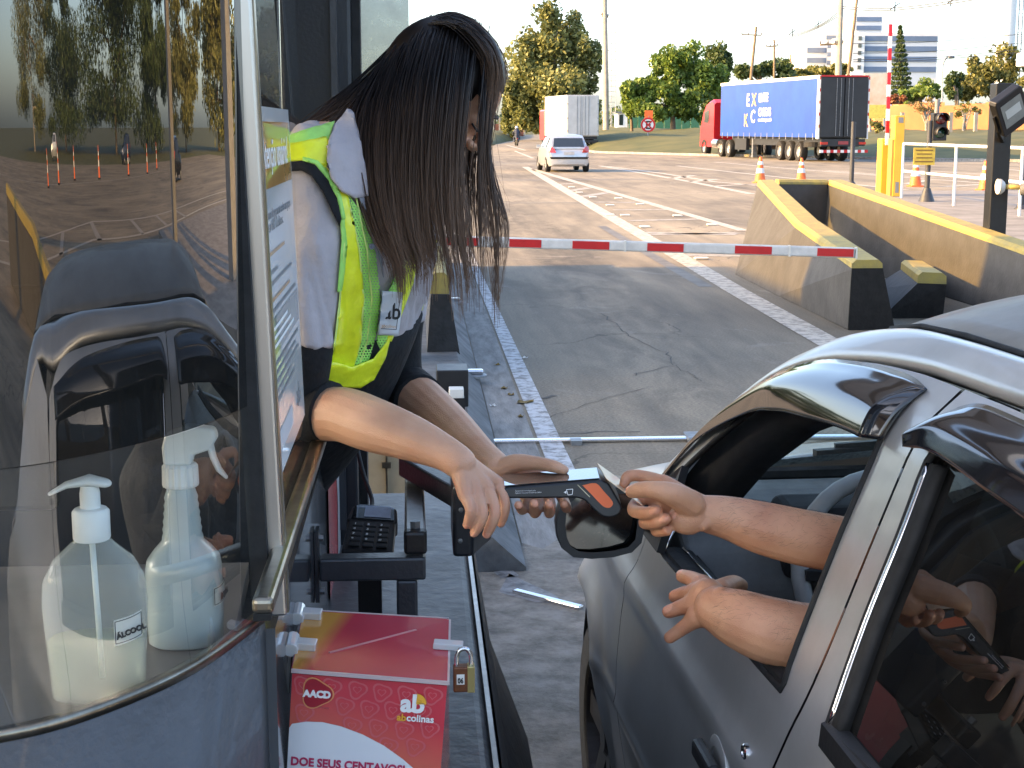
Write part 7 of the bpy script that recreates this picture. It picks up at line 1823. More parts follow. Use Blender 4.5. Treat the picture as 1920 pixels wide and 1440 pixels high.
# blue curtain trailer with red tractor
rl0 = base_at(1531, 72.5); rr0 = base_at(1630, 74.0); fl0 = base_at(1344, 86.5)
fwd = (fl0 - rl0).normalized(); f_ = box_frame((rl0 + rr0) / 2, fwd)
bt = thing('semi_truck', 'red tractor pulling a blue curtain sided trailer on the far road', 'truck', (rl0 + rr0) / 2)
HWt = 1.3; zb, zt = 1.18, 4.2; LT = 14.3
M_BLUE = pm('blue_curtain', (.008, .055, .36), .4, var=.12, vs=.5, bump=.3, bs=1.2, coat=.2); M_BKDOOR = pm('black_trailer_door', (.022, .024, .026), .5, var=.15, vs=1)
bx3(f_, (-HWt + .01, .05, zb), (HWt - .01, LT, zt - .02)).build('trailer_body', M_BKDOOR, bt)
for s_ in (-1, 1):
    bx3(f_, (s_ * (HWt - .004), .25, zb + .02), (s_ * (HWt + .01), LT - .1, zt - .17)).build('curtain', M_BLUE, bt)
    bx3(f_, (s_ * (HWt - .02), 0, zt - .16), (s_ * (HWt + .02), LT, zt)).build('roof_rail', M_WHITE, bt)
    bx3(f_, (s_ * (HWt - .06), -.02, zb - .05), (s_ * (HWt + .015), .24, zt - .001)).build('corner_post', M_WHITE, bt)
    bx3(f_, (s_ * .03, -.05, zb + .05), (s_ * (HWt - .08), .04, zt - .12)).build('rear_door', M_BKDOOR, bt)
    for x in (.2, .42): bx3(f_, (s_ * x - .012, -.08, zb + .1), (s_ * x + .012, -.051, zt - .15)).build('lock_rod', M_GALV, bt)
    bx3(f_, (s_ * 1.0 - .18, -.1, .86), (s_ * 1.0 + .18, -.03, .98)).build('tail_light', M_TAIL, bt)
    for y in (2.6, 3.9, 5.2, 13.0, 14.3, 17.3): mini_wheel(f_, s_ * 1.08, y, .50, .34, bt, s_)
    for i in range(16):
        y = .6 + i * .88; m = bx3(f_, (s_ * (HWt + .011), y, zb - .1), (s_ * (HWt + .02), y + .05, zb + .22)); m.build('strap', pm('strap_grey', (.25, .26, .3), .6) if 'strap_grey' not in bpy.data.materials else bpy.data.materials['strap_grey'], bt)
    for i in range(10):
        z = zb + .2 + i * .29; m = bx3(f_, (s_ * (HWt + .016), -.026, z), (s_ * (HWt - .05), -.0215, z + .15)); m.build('marker_strip', M_RED if i % 2 else M_WHITE, bt)
bx3(f_, (-HWt, -.02, zt - .08), (HWt, .03, zt - .002)).build('rear_header', M_RED, bt)
bx3(f_, (-1.15, -.06, .78), (1.15, .02, 1.12)).build('light_bar', M_BKDOOR, bt); bx3(f_, (-.26, -.09, .86), (.26, -.061, 1.02)).build('number_plate', pm('plate_red', (.3, .05, .05), .5), bt)
for i in range(14): bx3(f_, (-1.25 + i * .18, -.18, .46), (-1.25 + (i + 1) * .18 - .004, -.1, .60)).build('striped_bumper', M_RED if i % 2 else M_WHITE, bt)
bx3(f_, (-1.0, .3, .75), (1.0, 13, 1.17)).build('chassis', M_BLKP, bt); m = MB(); m.lathe([(.5, 0), (.5, .25)], f_(-1.0, 1.2, .72), 20, (0, 0, 1)); m.build('spare_wheel', M_RUB, bt)
for s_ in (-1, 1): bx3(f_, (s_ * .9 - .12, 9.6, .05), (s_ * .9 + .12, 9.8, 1.17)).build('landing_leg', M_GALV, bt); bx3(f_, (s_ * 1.1 - .1, 10.2, .45), (s_ * 1.1 + .1, 12.0, 1.1)).build('tool_box', M_BLKP, bt)
M_TRED = pm('tractor_red', (.50, .012, .018), .3, var=.05, coat=.8)
m = MB(); m.loft([[f_(x * 1.22, y, z) for x, z in ((-1, .55), (-1.0, zz), (-.9, zz + .12), (.9, zz + .12), (1, zz), (1, .55))] for y, zz in ((15.6, 3.0), (16.0, 3.2), (17.0, 3.0), (17.6, 2.45), (18.05, 1.6), (18.1, .7))]); m.build('cab', M_TRED, bt, smooth=True, auto=30)
for s_ in (-1, 1):
    m = MB(); m.add([f_(s_ * 1.235, 16.5, 1.95), f_(s_ * 1.235, 17.4, 1.95), f_(s_ * 1.235, 17.25, 2.6), f_(s_ * 1.235, 16.5, 2.7)], [(0, 1, 2, 3)]); m.build('cab_window', M_DKGL, bt)
    m = MB(); m.tube([f_(s_ * 1.15, 15.4, .75), f_(s_ * 1.15, 14.5, .75)], .3, 14); m.build('fuel_tank', M_CHROME, bt, smooth=True, auto=40)
lf_ = f_(-(HWt + .03), 8.6, 2.9); ux = -(fwd)
GOLD = pm('gold_print', (.55, .42, .16), .5, var=.05)
def tr_text(t, y, z, size, mat, sx=1): lettering(t, f_(-(HWt + .03), y, z), -fwd, (0, 0, 1), size, mat, bt, sx=sx, off=.02, ext=.003)
tr_text('E', 9.95, 2.85, .95, M_WHITE); tr_text('X', 9.15, 2.85, .95, GOLD); tr_text('K', 10.3, 1.75, .95, GOLD); tr_text('C', 9.25, 1.95, .95, M_WHITE)
tr_text('ELITE', 8.1, 3.05, .62, M_WHITE, .95); tr_text('CARGAS', 8.1, 2.3, .60, M_WHITE, .8); tr_text('www.elitecargas.com.br', 8.1, 2.02, .2, M_WHITE)
# motorcycle and rider
mp_ = base_at(970, 137); f_ = box_frame(mp_, Vector((-.05, 1, 0)))
mc = thing('motorcycle', 'distant motorcycle riding away down the road', 'motorcycle', mp_)
for y in (0, 1.3): mini_wheel(f_, 0, y, .31, .13, mc, 1)
m = MB(); m.tube([f_(0, 0, .5), f_(0, .3, .75), f_(0, .8, .85), f_(0, 1.1, .95)], [.12, .16, .18, .08], 10, rnd=True); m.tube([f_(-.35, 1.05, 1.0), f_(.35, 1.05, 1.0)], .025, 8); m.build('frame', M_BLKP, mc, smooth=True)
m = MB(); m.box((0, 0, 0), (1, 1, 1)); m.V = [f_(cl(-.06, .06, v.x), cl(-.12, -.06, v.y), cl(.62, .7, v.z)) for v in m.V]; m.build('tail_light', M_TAIL, mc)
rd_ = thing('person', 'distant motorcycle rider in dark jacket and pale helmet', 'person', f_(0, .5, .8))
m = MB(); m.tube(catmull([f_(0, .35, .85), f_(0, .42, 1.15), f_(0, .58, 1.42)], 4), cat1([.18, .20, .2], 4), 14, rnd=True)
for s_ in (-1, 1): m.tube(catmull([f_(s_ * .2, .55, 1.38), f_(s_ * .32, .75, 1.15), f_(s_ * .32, 1.0, 1.05)], 4), cat1([.07, .06, .045], 4), 10, rnd=True); m.tube(catmull([f_(s_ * .12, .4, .88), f_(s_ * .25, .8, .72), f_(s_ * .2, .62, .35)], 4), cat1([.10, .08, .05], 4), 10, rnd=True)
m.ell(f_(0, .64, 1.62), (.11, .13, .13)); voxel(m, 'body', pm('rider_jacket', (.03, .04, .07), .8), .025, rd_, sm=2)
m = MB(); m.ell(f_(0, .65, 1.65), (.14, .155, .15)); m.build('helmet', M_WHITE, rd_, smooth=True)
# ---------------------------------------------------------------- trees
def leaf_mat(name, a, b):
    m, N, L, P = new_mat(name); at_ = N.new('ShaderNodeAttribute'); at_.attribute_name = 'tone'
    r = N.new('ShaderNodeValToRGB'); r.color_ramp.elements[0].color = (*a, 1); r.color_ramp.elements[1].color = (*b, 1); L.new(at_.outputs['Fac'], r.inputs[0]); L.new(r.outputs[0], P.inputs['Base Color'])
    P.inputs['Roughness'].default_value = .6; out = N['Material Output']
    tr = N.new('ShaderNodeBsdfTranslucent'); L.new(r.outputs[0], tr.inputs[0]); mx = N.new('ShaderNodeMixShader'); mx.inputs[0].default_value = .3; L.new(P.outputs[0], mx.inputs[1]); L.new(tr.outputs[0], mx.inputs[2]); L.new(mx.outputs[0], out.inputs['Surface'])
    return m
LF_EUC = leaf_mat('eucalyptus_leaf', (.065, .085, .026), (.29, .29, .09)); LF_BR = leaf_mat('bright_leaf', (.04, .085, .015), (.22, .30, .045)); LF_DK = leaf_mat('dark_leaf', (.025, .05, .016), (.10, .14, .035)); LF_OL = leaf_mat('olive_leaf', (.06, .07, .02), (.23, .22, .05)); LF_DRY = leaf_mat('dry_leaf', (.14, .10, .04), (.34, .26, .10))
M_BARK = pm('bark', (.16, .12, .08), .9, vs=3, var=.2); M_BARKP = pm('pale_bark', (.42, .36, .28), .8, vs=2, var=.2)
rng = np.random.default_rng(4)
def leaf_cloud(name, centres, radii, n, size, mat, parent, flat_=.0, cone_=None):
    c = np.array(centres); r = np.array(radii); k = rng.integers(0, len(c), n)
    d = rng.normal(size=(n, 3)); d /= np.linalg.norm(d, axis=1)[:, None]; rad = rng.random(n) ** .45
    p = c[k] + d * rad[:, None] * r[k]
    a = rng.normal(size=(n, 3)); a /= np.linalg.norm(a, axis=1)[:, None]; b = np.cross(a, rng.normal(size=(n, 3))); b /= np.linalg.norm(b, axis=1)[:, None]
    s = size * rng.uniform(.6, 1.4, n)[:, None]
    V = np.stack([p - a * s * .5, p + b * s * .28, p + a * s * .5, p - b * s * .28], 1).reshape(-1, 3) - np.array(ORG[parent.name])
    me = bpy.data.meshes.new(name); me.vertices.add(4 * n); me.vertices.foreach_set('co', V.ravel().astype('f'))
    me.loops.add(4 * n); me.loops.foreach_set('vertex_index', np.arange(4 * n, dtype='i')); me.polygons.add(n); me.polygons.foreach_set('loop_start', np.arange(0, 4 * n, 4, dtype='i')); me.polygons.foreach_set('loop_total', np.full(n, 4, 'i'))
    me.update(calc_edges=True)
    tone = np.clip(rng.normal(.5, .22, n) + (rng.random(len(c))[k] - .5) * .5, 0, 1); at_ = me.attributes.new('tone', 'FLOAT', 'POINT'); at_.data.foreach_set('value', np.repeat(tone, 4).astype('f'))
    me.materials.append(mat); return link_mesh(name, me, parent)
def tree(label, base, blobs, nl, size, leaf, bark=M_BARK, tr=.25, group=None, name='tree', limbs=8, sub=9, subr=.42, seed=1, trunk_top=None):
    """blobs: (centre, radii) volumes of the crown, each filled with smaller clumps"""
    random.seed(seed); base = Vector(base); t = thing(name, label, 'tree', base, group)
    cs, rs = [], []
    for c, r in blobs:
        for _ in range(sub):
            d = Vector((random.gauss(0, 1), random.gauss(0, 1), random.gauss(0, 1))).normalized() * random.uniform(.35, .95)
            cs.append((c[0] + d.x * r[0], c[1] + d.y * r[1], c[2] + d.z * r[2])); k = subr * random.uniform(.6, 1.25); rs.append((r[0] * k, r[1] * k, r[2] * k))
    leaf_cloud('crown', cs, rs, nl, size, leaf, t)
    top = Vector(trunk_top) if trunk_top else sum((Vector(c) for c, _ in blobs), Vector()) / len(blobs)
    m = MB(); m.tube(catmull([base - Vector((0, 0, .3)), base.lerp(top, .35) + Vector((random.uniform(-.2, .2), 0, 0)), top], 5), cat1([tr, tr * .75, tr * .3], 5), 8)
    for i in range(limbs):
        q = base.lerp(top, random.uniform(.3, .9)); e = Vector(random.choice(cs)); m.tube(catmull([q, q.lerp(e, .5) + Vector((0, 0, random.uniform(0, .6))), e], 3), cat1([tr * .4, tr * .25, tr * .08], 3), 6)
    m.build('trunk', bark, t, smooth=True); return t
def blob(u, v, d, ru, rv, rd=None):
    p = at(u, v, d); k = d / FPX; return ((p.x, p.y, p.z), (ru * k, (rd or ru) * k, rv * k))
tree('tall dense eucalyptus with pale trunks beyond the white truck', base_at(1032, 190, .5), [blob(1040, 60, 190, 55, 62), blob(995, 110, 190, 42, 60), blob(1085, 110, 190, 40, 60), blob(975, 190, 190, 36, 50), blob(1035, 160, 188, 60, 60), blob(1085, 190, 190, 36, 45), blob(1030, 215, 192, 70, 32), blob(960, 215, 193, 22, 40)], 34000, .6, LF_EUC, M_BARKP, .42, sub=16, subr=.46, limbs=16, seed=3, trunk_top=at(1045, 40, 190))
tree('bright green round tree left of the blue truck cab', base_at(1262, 126, 1.4), [blob(1275, 120, 126, 46, 46), blob(1315, 150, 126, 45, 52), blob(1245, 150, 125, 40, 50), blob(1200, 175, 125, 36, 40), blob(1215, 205, 125, 45, 28), blob(1290, 200, 126, 50, 32)], 19000, .40, LF_BR, M_BARK, .26, sub=12, subr=.38, limbs=14, seed=5)
tree('darker green tree right behind the bright round tree', base_at(1350, 134, 1.4), [blob(1350, 130, 134, 36, 50), blob(1335, 180, 134, 42, 45)], 4500, .42, LF_DK, M_BARK, .25, sub=11, seed=6)
tree('small bright bush tree at the left foot of the round tree', base_at(1185, 128, 1.4), [blob(1182, 195, 128, 22, 30)], 1300, .36, LF_BR, M_BARK, .15, seed=7)
tree('low dark tree behind the blue trailer between the utility poles', base_at(1425, 165, 1.5), [blob(1405, 135, 165, 36, 22), blob(1450, 130, 166, 42, 22)], 3200, .55, LF_DK, M_BARK, .3, seed=8)
tree('flat topped green tree behind the trailer near the concrete pole', base_at(1535, 175, 1.5), [blob(1510, 140, 175, 36, 16), blob(1560, 132, 176, 42, 18)], 3000, .55, LF_OL, M_BARK, .3, seed=9)
cs, rs = [], []
pn = thing('pine_tree', 'slim conical pine in front of the striped building', 'tree', base_at(1690, 180, 1.5))
for i in range(17):
    q = i / 16; z = at(1688, cl(190, 52, q), 180); rr = cl(30, 3, q ** .8) * 180 / FPX
    for a in range(6): an = a * 1.05 + i * .5; cs.append((z.x + math.cos(an) * rr * .6, z.y + math.sin(an) * rr * .6, z.z)); rs.append((rr * .5, rr * .5, .22))
leaf_cloud('crown', cs, rs, 5000, .38, LF_DK, pn)
m = MB(); m.tube([base_at(1690, 180, 1.0), at(1688, 50, 180)], [.22, .04], 8); m.build('trunk', M_BARK, pn)
tree('broad olive green tree above the orange wall by the white tower', base_at(1865, 150, 3.0), [blob(1880, 120, 150, 50, 36), blob(1835, 145, 150, 36, 36), blob(1905, 165, 149, 40, 36), blob(1820, 170, 149, 34, 26)], 7000, .45, LF_OL, M_BARK, .3, sub=11, seed=10)
tree('dark rounded shrub tree above the wall beside the street lamp', base_at(1790, 145, 3), [blob(1795, 165, 145, 26, 30)], 1800, .40, LF_DK, M_BARK, .2, seed=11)
tree('yellow green shrub tree above the wall right of the pine', base_at(1735, 150, 3), [blob(1740, 172, 150, 36, 24), blob(1705, 182, 150, 24, 18)], 2200, .42, LF_BR, M_BARK, .2, seed=12)
tree('reddish shrub on top of the orange wall under the pine', base_at(1683, 130, 3), [blob(1683, 188, 130, 18, 12)], 600, .3, leaf_mat('red_leaf', (.12, .04, .02), (.3, .12, .05)), M_BARK, .1, seed=13)
tree('sparse dry small tree in front of the orange wall by the traffic light', base_at(1738, 108, .9), [blob(1735, 200, 108, 30, 18)], 420, .22, LF_DRY, M_BARKP, .12, limbs=14, seed=14)
tree('sparse dry small tree in front of the orange wall near the post', base_at(1810, 109, .9), [blob(1812, 205, 109, 26, 16)], 380, .22, LF_OL, M_BARKP, .12, limbs=14, seed=15)
tree('sparse bare small tree at the right end of the orange wall', base_at(1885, 110, .9), [blob(1890, 215, 110, 26, 22)], 380, .22, LF_DRY, M_BARKP, .12, limbs=14, seed=16)
tree('pale shrub beside the rear of the blue trailer', base_at(1640, 100, .9), [blob(1645, 235, 100, 14, 12)], 500, .22, LF_OL, M_BARK, .06, seed=17)
# distant wood on the horizon: one mass
wd_ = thing('distant_woods', 'dark strip of distant woods along the horizon', 'woods', base_at(1000, 420)); wd_['kind'] = 'stuff'
cs, rs = [], []
random.seed(31)
for u in range(-400, 2700, 16):
    d = random.uniform(390, 460); v = 238 - random.uniform(8, 26) - (10 if u > 1380 else 0); p = at(u, v, d); cs.append(tuple(p)); rs.append((random.uniform(4, 7), 4, random.uniform(2.2, 4.0)))
    p = at(u + 8, 236, d + 3); cs.append(tuple(p)); rs.append((6, 4, 2.5))
o = leaf_cloud('foliage_mass', cs, rs, 14000, 1.5, LF_DK, wd_); o['kind'] = 'stuff'
rw_ = thing('roadside_woods', 'dark wood beyond the other toll lanes, outside the picture on the left', 'woods', (-70, 0, 0)); rw_['kind'] = 'stuff'  # unseen wood added to hide the bright low sky from the car's reflections
cs, rs = [], []
for i in range(120):
    a_ = R(60 + 190 * i / 119); d = random.uniform(62, 80); cs.append((math.cos(a_) * d * 1.1, math.sin(a_) * d, random.uniform(2, 8))); rs.append((5, 5, random.uniform(2.5, 4.5)))
    cs.append((math.cos(a_) * d * 1.1, math.sin(a_) * d, 2)); rs.append((5, 5, 3))
cs = [c_ for c_ in cs if not (c_[1] > 0 and c_[0] > -14)] ; rs = rs[:len(cs)]
o = leaf_cloud('foliage_mass', cs, rs, 9000, 1.6, LF_DK, rw_); o['kind'] = 'stuff'
# ---------------------------------------------------------------- poles, wires, mast
M_POLE = pm('concrete_pole', (.36, .32, .26), .85, vs=2, var=.12); M_WOOD = pm('wooden_pole', (.22, .16, .10), .9, vs=2, var=.2); M_WIRE = pm('wire', (.08, .08, .08), .6, var=0)
def pole(label, u0, v0, u1, v1, d, r, mat, arms=(), name='utility_pole', r2=None):
    b = at(u0, v0, d); tpp = at(u1, v1, d); t = thing(name, label, 'pole', b)
    m = MB(); m.tube([b - Vector((0, 0, 1.0)), tpp], [r, r2 or r * .75], 12); m.build('post', mat, t, smooth=True, auto=40)
    for (ua, va, ub, vb) in arms:
        m = MB(); m.bar(at(ua, va, d), at(ub, vb, d), .12, .12); m.build('crossarm', M_WOOD, t)
        for k in range(4):
            q = at(cl(ua, ub, k / 3), cl(va, vb, k / 3), d); m = MB(); m.lathe([(.05, 0), (.08, .1), (.04, .22)], q + Vector((0, 0, .06)), 8); m.build('insulator', M_GALV, t)
    return t
pole('tall pale concrete pole between the white truck and the round tree', 1137, 272, 1133, -60, 125, .27, M_POLE, [(1128, 30, 1140, 32)])
pole('wooden utility pole with crossarm leaning above the blue trailer', 1406, 150, 1418, 50, 150, .16, M_WOOD, [(1391, 65, 1428, 66)])
pole('short wooden pole with insulators right of the leaning one', 1452, 145, 1452, 76, 160, .14, M_WOOD, [(1437, 88, 1458, 86)])
pole('thin leaning pole stub above the trailer middle', 1487, 143, 1482, 102, 170, .10, M_WOOD)
pole('thick concrete pole rising above the trailer rear', 1572, 142, 1578, -60, 100, .24, M_POLE, [(1538, 84, 1580, 82)])
pole('brown wooden pole leaning beside the thick concrete pole', 1588, 143, 1609, -20, 110, .13, M_WOOD)
wi = thing('overhead_wires', 'dark overhead wires strung between the utility poles', 'wires', at(1500, 60, 150))
def wire(pts, r=.035):
    m = MB(); m.tube(catmull([at(*p) for p in pts], 6), r, 5, cap=False); m.build('wire', M_WIRE, wi)
for dv_ in (0, 4, 8): wire([(1436, 70 + dv_, 150), (1490, 64 + dv_ * .6, 135), (1535, 48 + dv_ * .5, 118), (1576, 20 + dv_, 100)])
for dv_ in (0, 4): wire([(1578, 12 + dv_, 100), (1640, 16 + dv_, 98), (1700, 13 + dv_, 95), (1800, 0 + dv_, 90), (1960, -24, 85)])
for v0, v1 in ((78, 66), (96, 82), (108, 94), (112, 100)): wire([(1600, v0 + 4, 110), (1750, v0, 118), (1960, v1 - 6, 120)], .025)
wire([(1391, 70, 150), (1260, 100, 145), (1137, 95, 125)], .02)
for u, v in ((1486, 60), (1534, 45), (1678, 12), (1783, 2)):
    p = at(u, v, 118 if u < 1600 else 94); m = MB(); m.bar(p + Vector((-.3, 0, -.2)), p + Vector((.3, 0, .2)), .06, .06); m.bar(p + Vector((0, 0, -.35)), p + Vector((0, 0, .3)), .06, .06); m.build('wire_spacer', M_WIRE, wi)
mast = thing('lattice_mast', 'thin grey lattice mast behind the concrete pole', 'mast', base_at(1147, 172)); b0 = at(1147, 240, 172)
for x, y in ((-.42, -.3), (.42, -.3), (0, .42)):
    m = MB(); m.cyl(base_at(1147, 172) + Vector((x, y, 0)), at(1147, -60, 172) + Vector((x, y, 0)), .05, 6); m.build('leg', M_GALV, mast)
for i in range(34):
    z = i * .6 + 1.5; c = base_at(1147, 172); m = MB(); m.bar(c + Vector((-.42, -.3, z)), c + Vector((.42, -.3, z)), .04, .04); m.build('rung', M_GALV, mast)
lp = thing('street_lamp', 'thin street lamp with curved arm above the orange wall', 'street lamp', base_at(1767, 128, 2))
m = MB(); m.tube(catmull([base_at(1767, 128, 1), at(1767, 150, 128), at(1768, 122, 128), at(1775, 108, 128), at(1782, 106, 128)], 5), .07, 8); m.build('post', M_GALV, lp, smooth=True); m = MB(); m.ell(at(1784, 107, 128), (.3, .14, .12)); m.build('lamp_head', M_GALV, lp, smooth=True)
# ---------------------------------------------------------------- signs, fence, wall, buildings
ns = thing('no_stopping_sign', 'round red ringed no stopping sign on the grass bank', 'sign', at(1215, 282, 108)); c = at(1215, 234, 108)
m = MB(); m.cyl(base_at(1215, 108, .2), Vector((c.x, c.y + .04, c.z + .5)), .05, 8); m.build('post', M_GALV, ns)
m = MB(); m.lathe([(.53, 0), (.53, .03)], c, 28, (0, -1, 0)); m.build('disc', M_WHITE, ns)
m = MB(); m.lathe([(.53, .032), (.53, .04), (.40, .04), (.40, .032)], c, 28, (0, -1, 0), cap=False)
m.build('red_ring', M_RED, ns); lettering('E', c + Vector((0, -.045, -.28)), (1, 0, 0), (0, 0, 1), .8, INK, ns, align='CENTER', off=.02, ext=.004)
m = MB(); m.bar(c + Vector((-.3, -.055, .3)), c + Vector((.3, -.055, -.3)), .01, .09, (1, 0, 1)); m.bar(c + Vector((-.3, -.058, -.3)), c + Vector((.3, -.058, .3)), .01, .09, (1, 0, -1)); m.build('red_cross', M_RED, ns)
ob = thing('orange_sign', 'small orange board behind the round sign', 'sign', at(1217, 240, 116)); m = MB(); a = at(1209, 222, 116); b = at(1224, 207, 116); m.box((a.x, a.y, a.z), (b.x, a.y + .05, b.z)); m.build('board', M_ORANGE, ob); m = MB(); m.cyl(base_at(1217, 116, .5), Vector(((a.x + b.x) / 2, a.y + .08, b.z)), .05, 8); m.build('post', M_GALV, ob)
gf = thing('green_fence', 'long green boundary fence behind the round tree', 'fence', base_at(1240, 142, 1)); a = at(1180, 240, 142); b = at(1310, 203, 142)
for i in range(8): m = MB(); m.box((cl(a.x, b.x, i / 8), a.y - i * .1, 1), (cl(a.x, b.x, (i + 1) / 8) - .05, a.y - i * .1 + .1, b.z)); m.build('panel', pm('green_fence', (.04, .16, .10), .6) if i == 0 else bpy.data.materials['green_fence'], gf)
hut = thing('white_hut', 'small white hut beside the concrete pole', 'hut', base_at(1165, 150, 1)); a = at(1157, 242, 150); b = at(1176, 212, 150); m = MB(); m.box((a.x, a.y, 1), (b.x, a.y + 2, b.z)); m.build('wall', M_WHITE, hut); m = MB(); m.box((a.x - .2, a.y - .2, b.z), (b.x + .2, a.y + 2.2, b.z + .15)); m.build('roof', M_GALV, hut); m = MB(); m.box((a.x + .2, a.y - .02, 1.9), (a.x + .6, a.y - .005, b.z - .15)); m.build('window', M_DKGL, hut)
lw = thing('brick_wall', 'low reddish wall and pale posts at the far left road edge', 'wall', base_at(950, 230, .5)); a = at(925, 246, 230); b = at(985, 236, 228); m = MB(); m.box((a.x, a.y, .3), (b.x, a.y + .3, b.z + .3)); m.build('wall_body', pm('red_brick', (.32, .12, .07), .9, vs=.8), lw)
for i in range(6): q = a.lerp(b, i / 5); m = MB(); m.box((q.x - .12, a.y - .2, .3), (q.x + .12, a.y - .01, b.z + random.uniform(.8, 2.4))); m.build('post', M_POLE, lw)
ow = thing('retaining_wall', 'long sunlit orange earth retaining wall on the right', 'wall', base_at(1780, 118, .8)); 
M_OWALL = pm('orange_rammed_wall', (.50, .19, .08), .9, vs=.5, col2=(.36, .15, .07), bump=.6, bs=1.5); wl = at(1640, 240, 120); wr = at(2200, 240, 108); top_z = at(1700, 196, 119).z
for i in range(12):
    a = wl.lerp(wr, i / 12); b = wl.lerp(wr, (i + 1) / 12); zt_ = top_z + .12 * (i % 3) - .1; m = MB(); m.add([Vector((a.x, a.y, .5)), Vector((b.x, b.y, .5)), Vector((b.x, b.y, zt_)), Vector((a.x, a.y, zt_)), Vector((a.x, a.y + 1.5, .5)), Vector((b.x, b.y + 1.5, .5)), Vector((b.x, b.y + 1.5, zt_)), Vector((a.x, a.y + 1.5, zt_))], [(0, 1, 2, 3), (4, 7, 6, 5), (3, 2, 6, 7), (0, 4, 5, 1), (0, 3, 7, 4), (1, 5, 6, 2)]); m.build('wall_panel', M_OWALL, ow)
for i, u in enumerate((1692, 1783, 1830, 1883)):
    p = base_at(u, 104, .7); m = MB(); m.box(p + Vector((-.12, 0, 0)), p + Vector((.12, .2, 2.0))); tag(m.build('fence_post', M_POLE), ('pale concrete fence post left of the traffic light', 'pale concrete fence post right of the traffic light', 'pale concrete fence post between traffic light and black post', 'pale concrete fence post just right of the black post')[i], 'post', 'fence posts before the orange wall')
bb = thing('billboard', 'bright billboard with a blurred figure behind the trailer rear', 'billboard', base_at(1645, 112, .8)); a = at(1618, 222, 112); b = at(1668, 138, 112)
m = MB(); m.box((a.x, a.y, a.z), (b.x, a.y + .2, b.z)); m.build('panel', pm('billboard_print', (.75, .70, .58), .6, vs=.5, col2=(.62, .42, .28)), bb); m = MB(); m.box((a.x, a.y - .03, a.z), (b.x, a.y - .005, a.z + 1.0)); m.build('yellow_strip', pm('billboard_yellow', (.72, .60, .12), .6), bb)
for u in (1632, 1660): m = MB(); m.cyl(base_at(u, 112.3, .5), Vector((at(u, 222, 112.3).x, at(u, 222, 112.3).y + .1, a.z)), .12, 8); m.build('leg', M_GALV, bb)
def bldg(label, u0, v0, u1, v1, d, bands, depth=18, side_u=None, mat=None, cols=0):
    a = at(u0, v1, d); b = at(u1, v0, d); t = thing('office_building', label, 'building', Vector((a.x, a.y, 0)))
    m = MB(); m.box((a.x, a.y, 0), (b.x, a.y + depth, b.z)); m.build('wall', mat or M_BWH, t)
    n = bands; H_ = b.z - a.z
    for i in range(n):
        z0 = a.z + H_ * (i + .18) / n; m = MB(); m.box((a.x + .3, a.y - .25, z0), (b.x - .3, a.y - .01, z0 + H_ * .5 / n)); o = m.build('window_band', M_BBL, t)
        for k in range(cols):
            x = cl(a.x, b.x, (k + 1) / (cols + 1)); m = MB(); m.box((x - .12, a.y - .32, z0), (x + .12, a.y - .255, z0 + H_ * .5 / n)); m.build('mullion', M_BWH, o)
    return t, a, b
M_BWH = pm('white_render', (.62, .62, .62), .7, var=.04, vs=.1); M_BBL = pm('blue_grey_glazing', (.12, .17, .27), .2, var=.1, vs=.2)
t, a, b = bldg('wide office block with white and blue grey bands behind the pine', 1617, 62, 1758, 138, 360, 4)
m = MB(); m.box((at(1597, 100, 358).x, a.y - 1, 0), (a.x - .02, a.y + 17, b.z - .6)); m.build('stair_wing', M_WHITE, t)
for i in range(5): z = a.z + 1 + i * 1.7; m = MB(); m.box((a.x - 1.6, a.y - 1.15, z), (a.x - .8, a.y - 1.005, z + .9)); m.build('window', M_DKGL, t)
bldg('tall narrow office block with blue grey bands behind the wide one', 1600, 28, 1650, 140, 392, 7)
bldg('low office block with two dark bands left of the concrete pole', 1510, 84, 1550, 140, 380, 3)
t, a, b = bldg('pale low block half hidden behind the thick concrete pole', 1545, 62, 1600, 140, 405, 5)
tw = thing('water_tower', 'tall white cylindrical water tower at the right edge', 'tower', base_at(1876, 260)); c = base_at(1876, 260)
m = MB(); m.cyl(c, Vector((c.x, c.y, at(1876, -80, 260).z)), 1.6, 28); m.build('shaft', M_WHITE, tw, smooth=True, auto=40)
m = MB(); 
for x in (-.35, .35): m.cyl(c + Vector((2.3 + x, -.5, 0)), Vector((c.x + 2.3 + x, c.y - .5, at(1876, -80, 260).z)), .1, 6)
m.build('ladder_rail', M_GALV, tw)
for i in range(44): m = MB(); m.bar(c + Vector((1.95, -.5, i * .65 + 6)), c + Vector((2.65, -.5, i * .65 + 6)), .08, .08); m.build('rung', M_GALV, tw)
# ---------------------------------------------------------------- the far carriageway on the right, seen mirrored in the curved glass
for i, (x, y, lb) in enumerate(((41.3, -11.3, 'nearest tall cone of the mirrored row'), (44.5, -8.2, 'second tall cone of the mirrored row'), (48.8, -4, 'third tall cone of the mirrored row'), (50, 2.2, 'fourth tall cone of the mirrored row'), (52.6, 10.2, 'fifth tall cone of the mirrored row'), (53.4, 17.4, 'sixth tall cone of the mirrored row'), (57.4, 23.3, 'farthest tall cone of the mirrored row'))):
    cone((x, y, .003), 1.12, lb + ' reflected in the booth glass', 'tall cones mirrored in the booth glass', slim=True)
hatchback('car', 'pale car mirrored at the left of the curved glass', (80, -16, 0), Vector((-.35, -1, 0)), M_CARS)
hatchback('car', 'dark blue car mirrored in the middle of the curved glass', (70, 14, 0), Vector((-.35, -1, 0)), pm('dark_blue_paint', (.02, .03, .06), .3, .4, coat=.8))
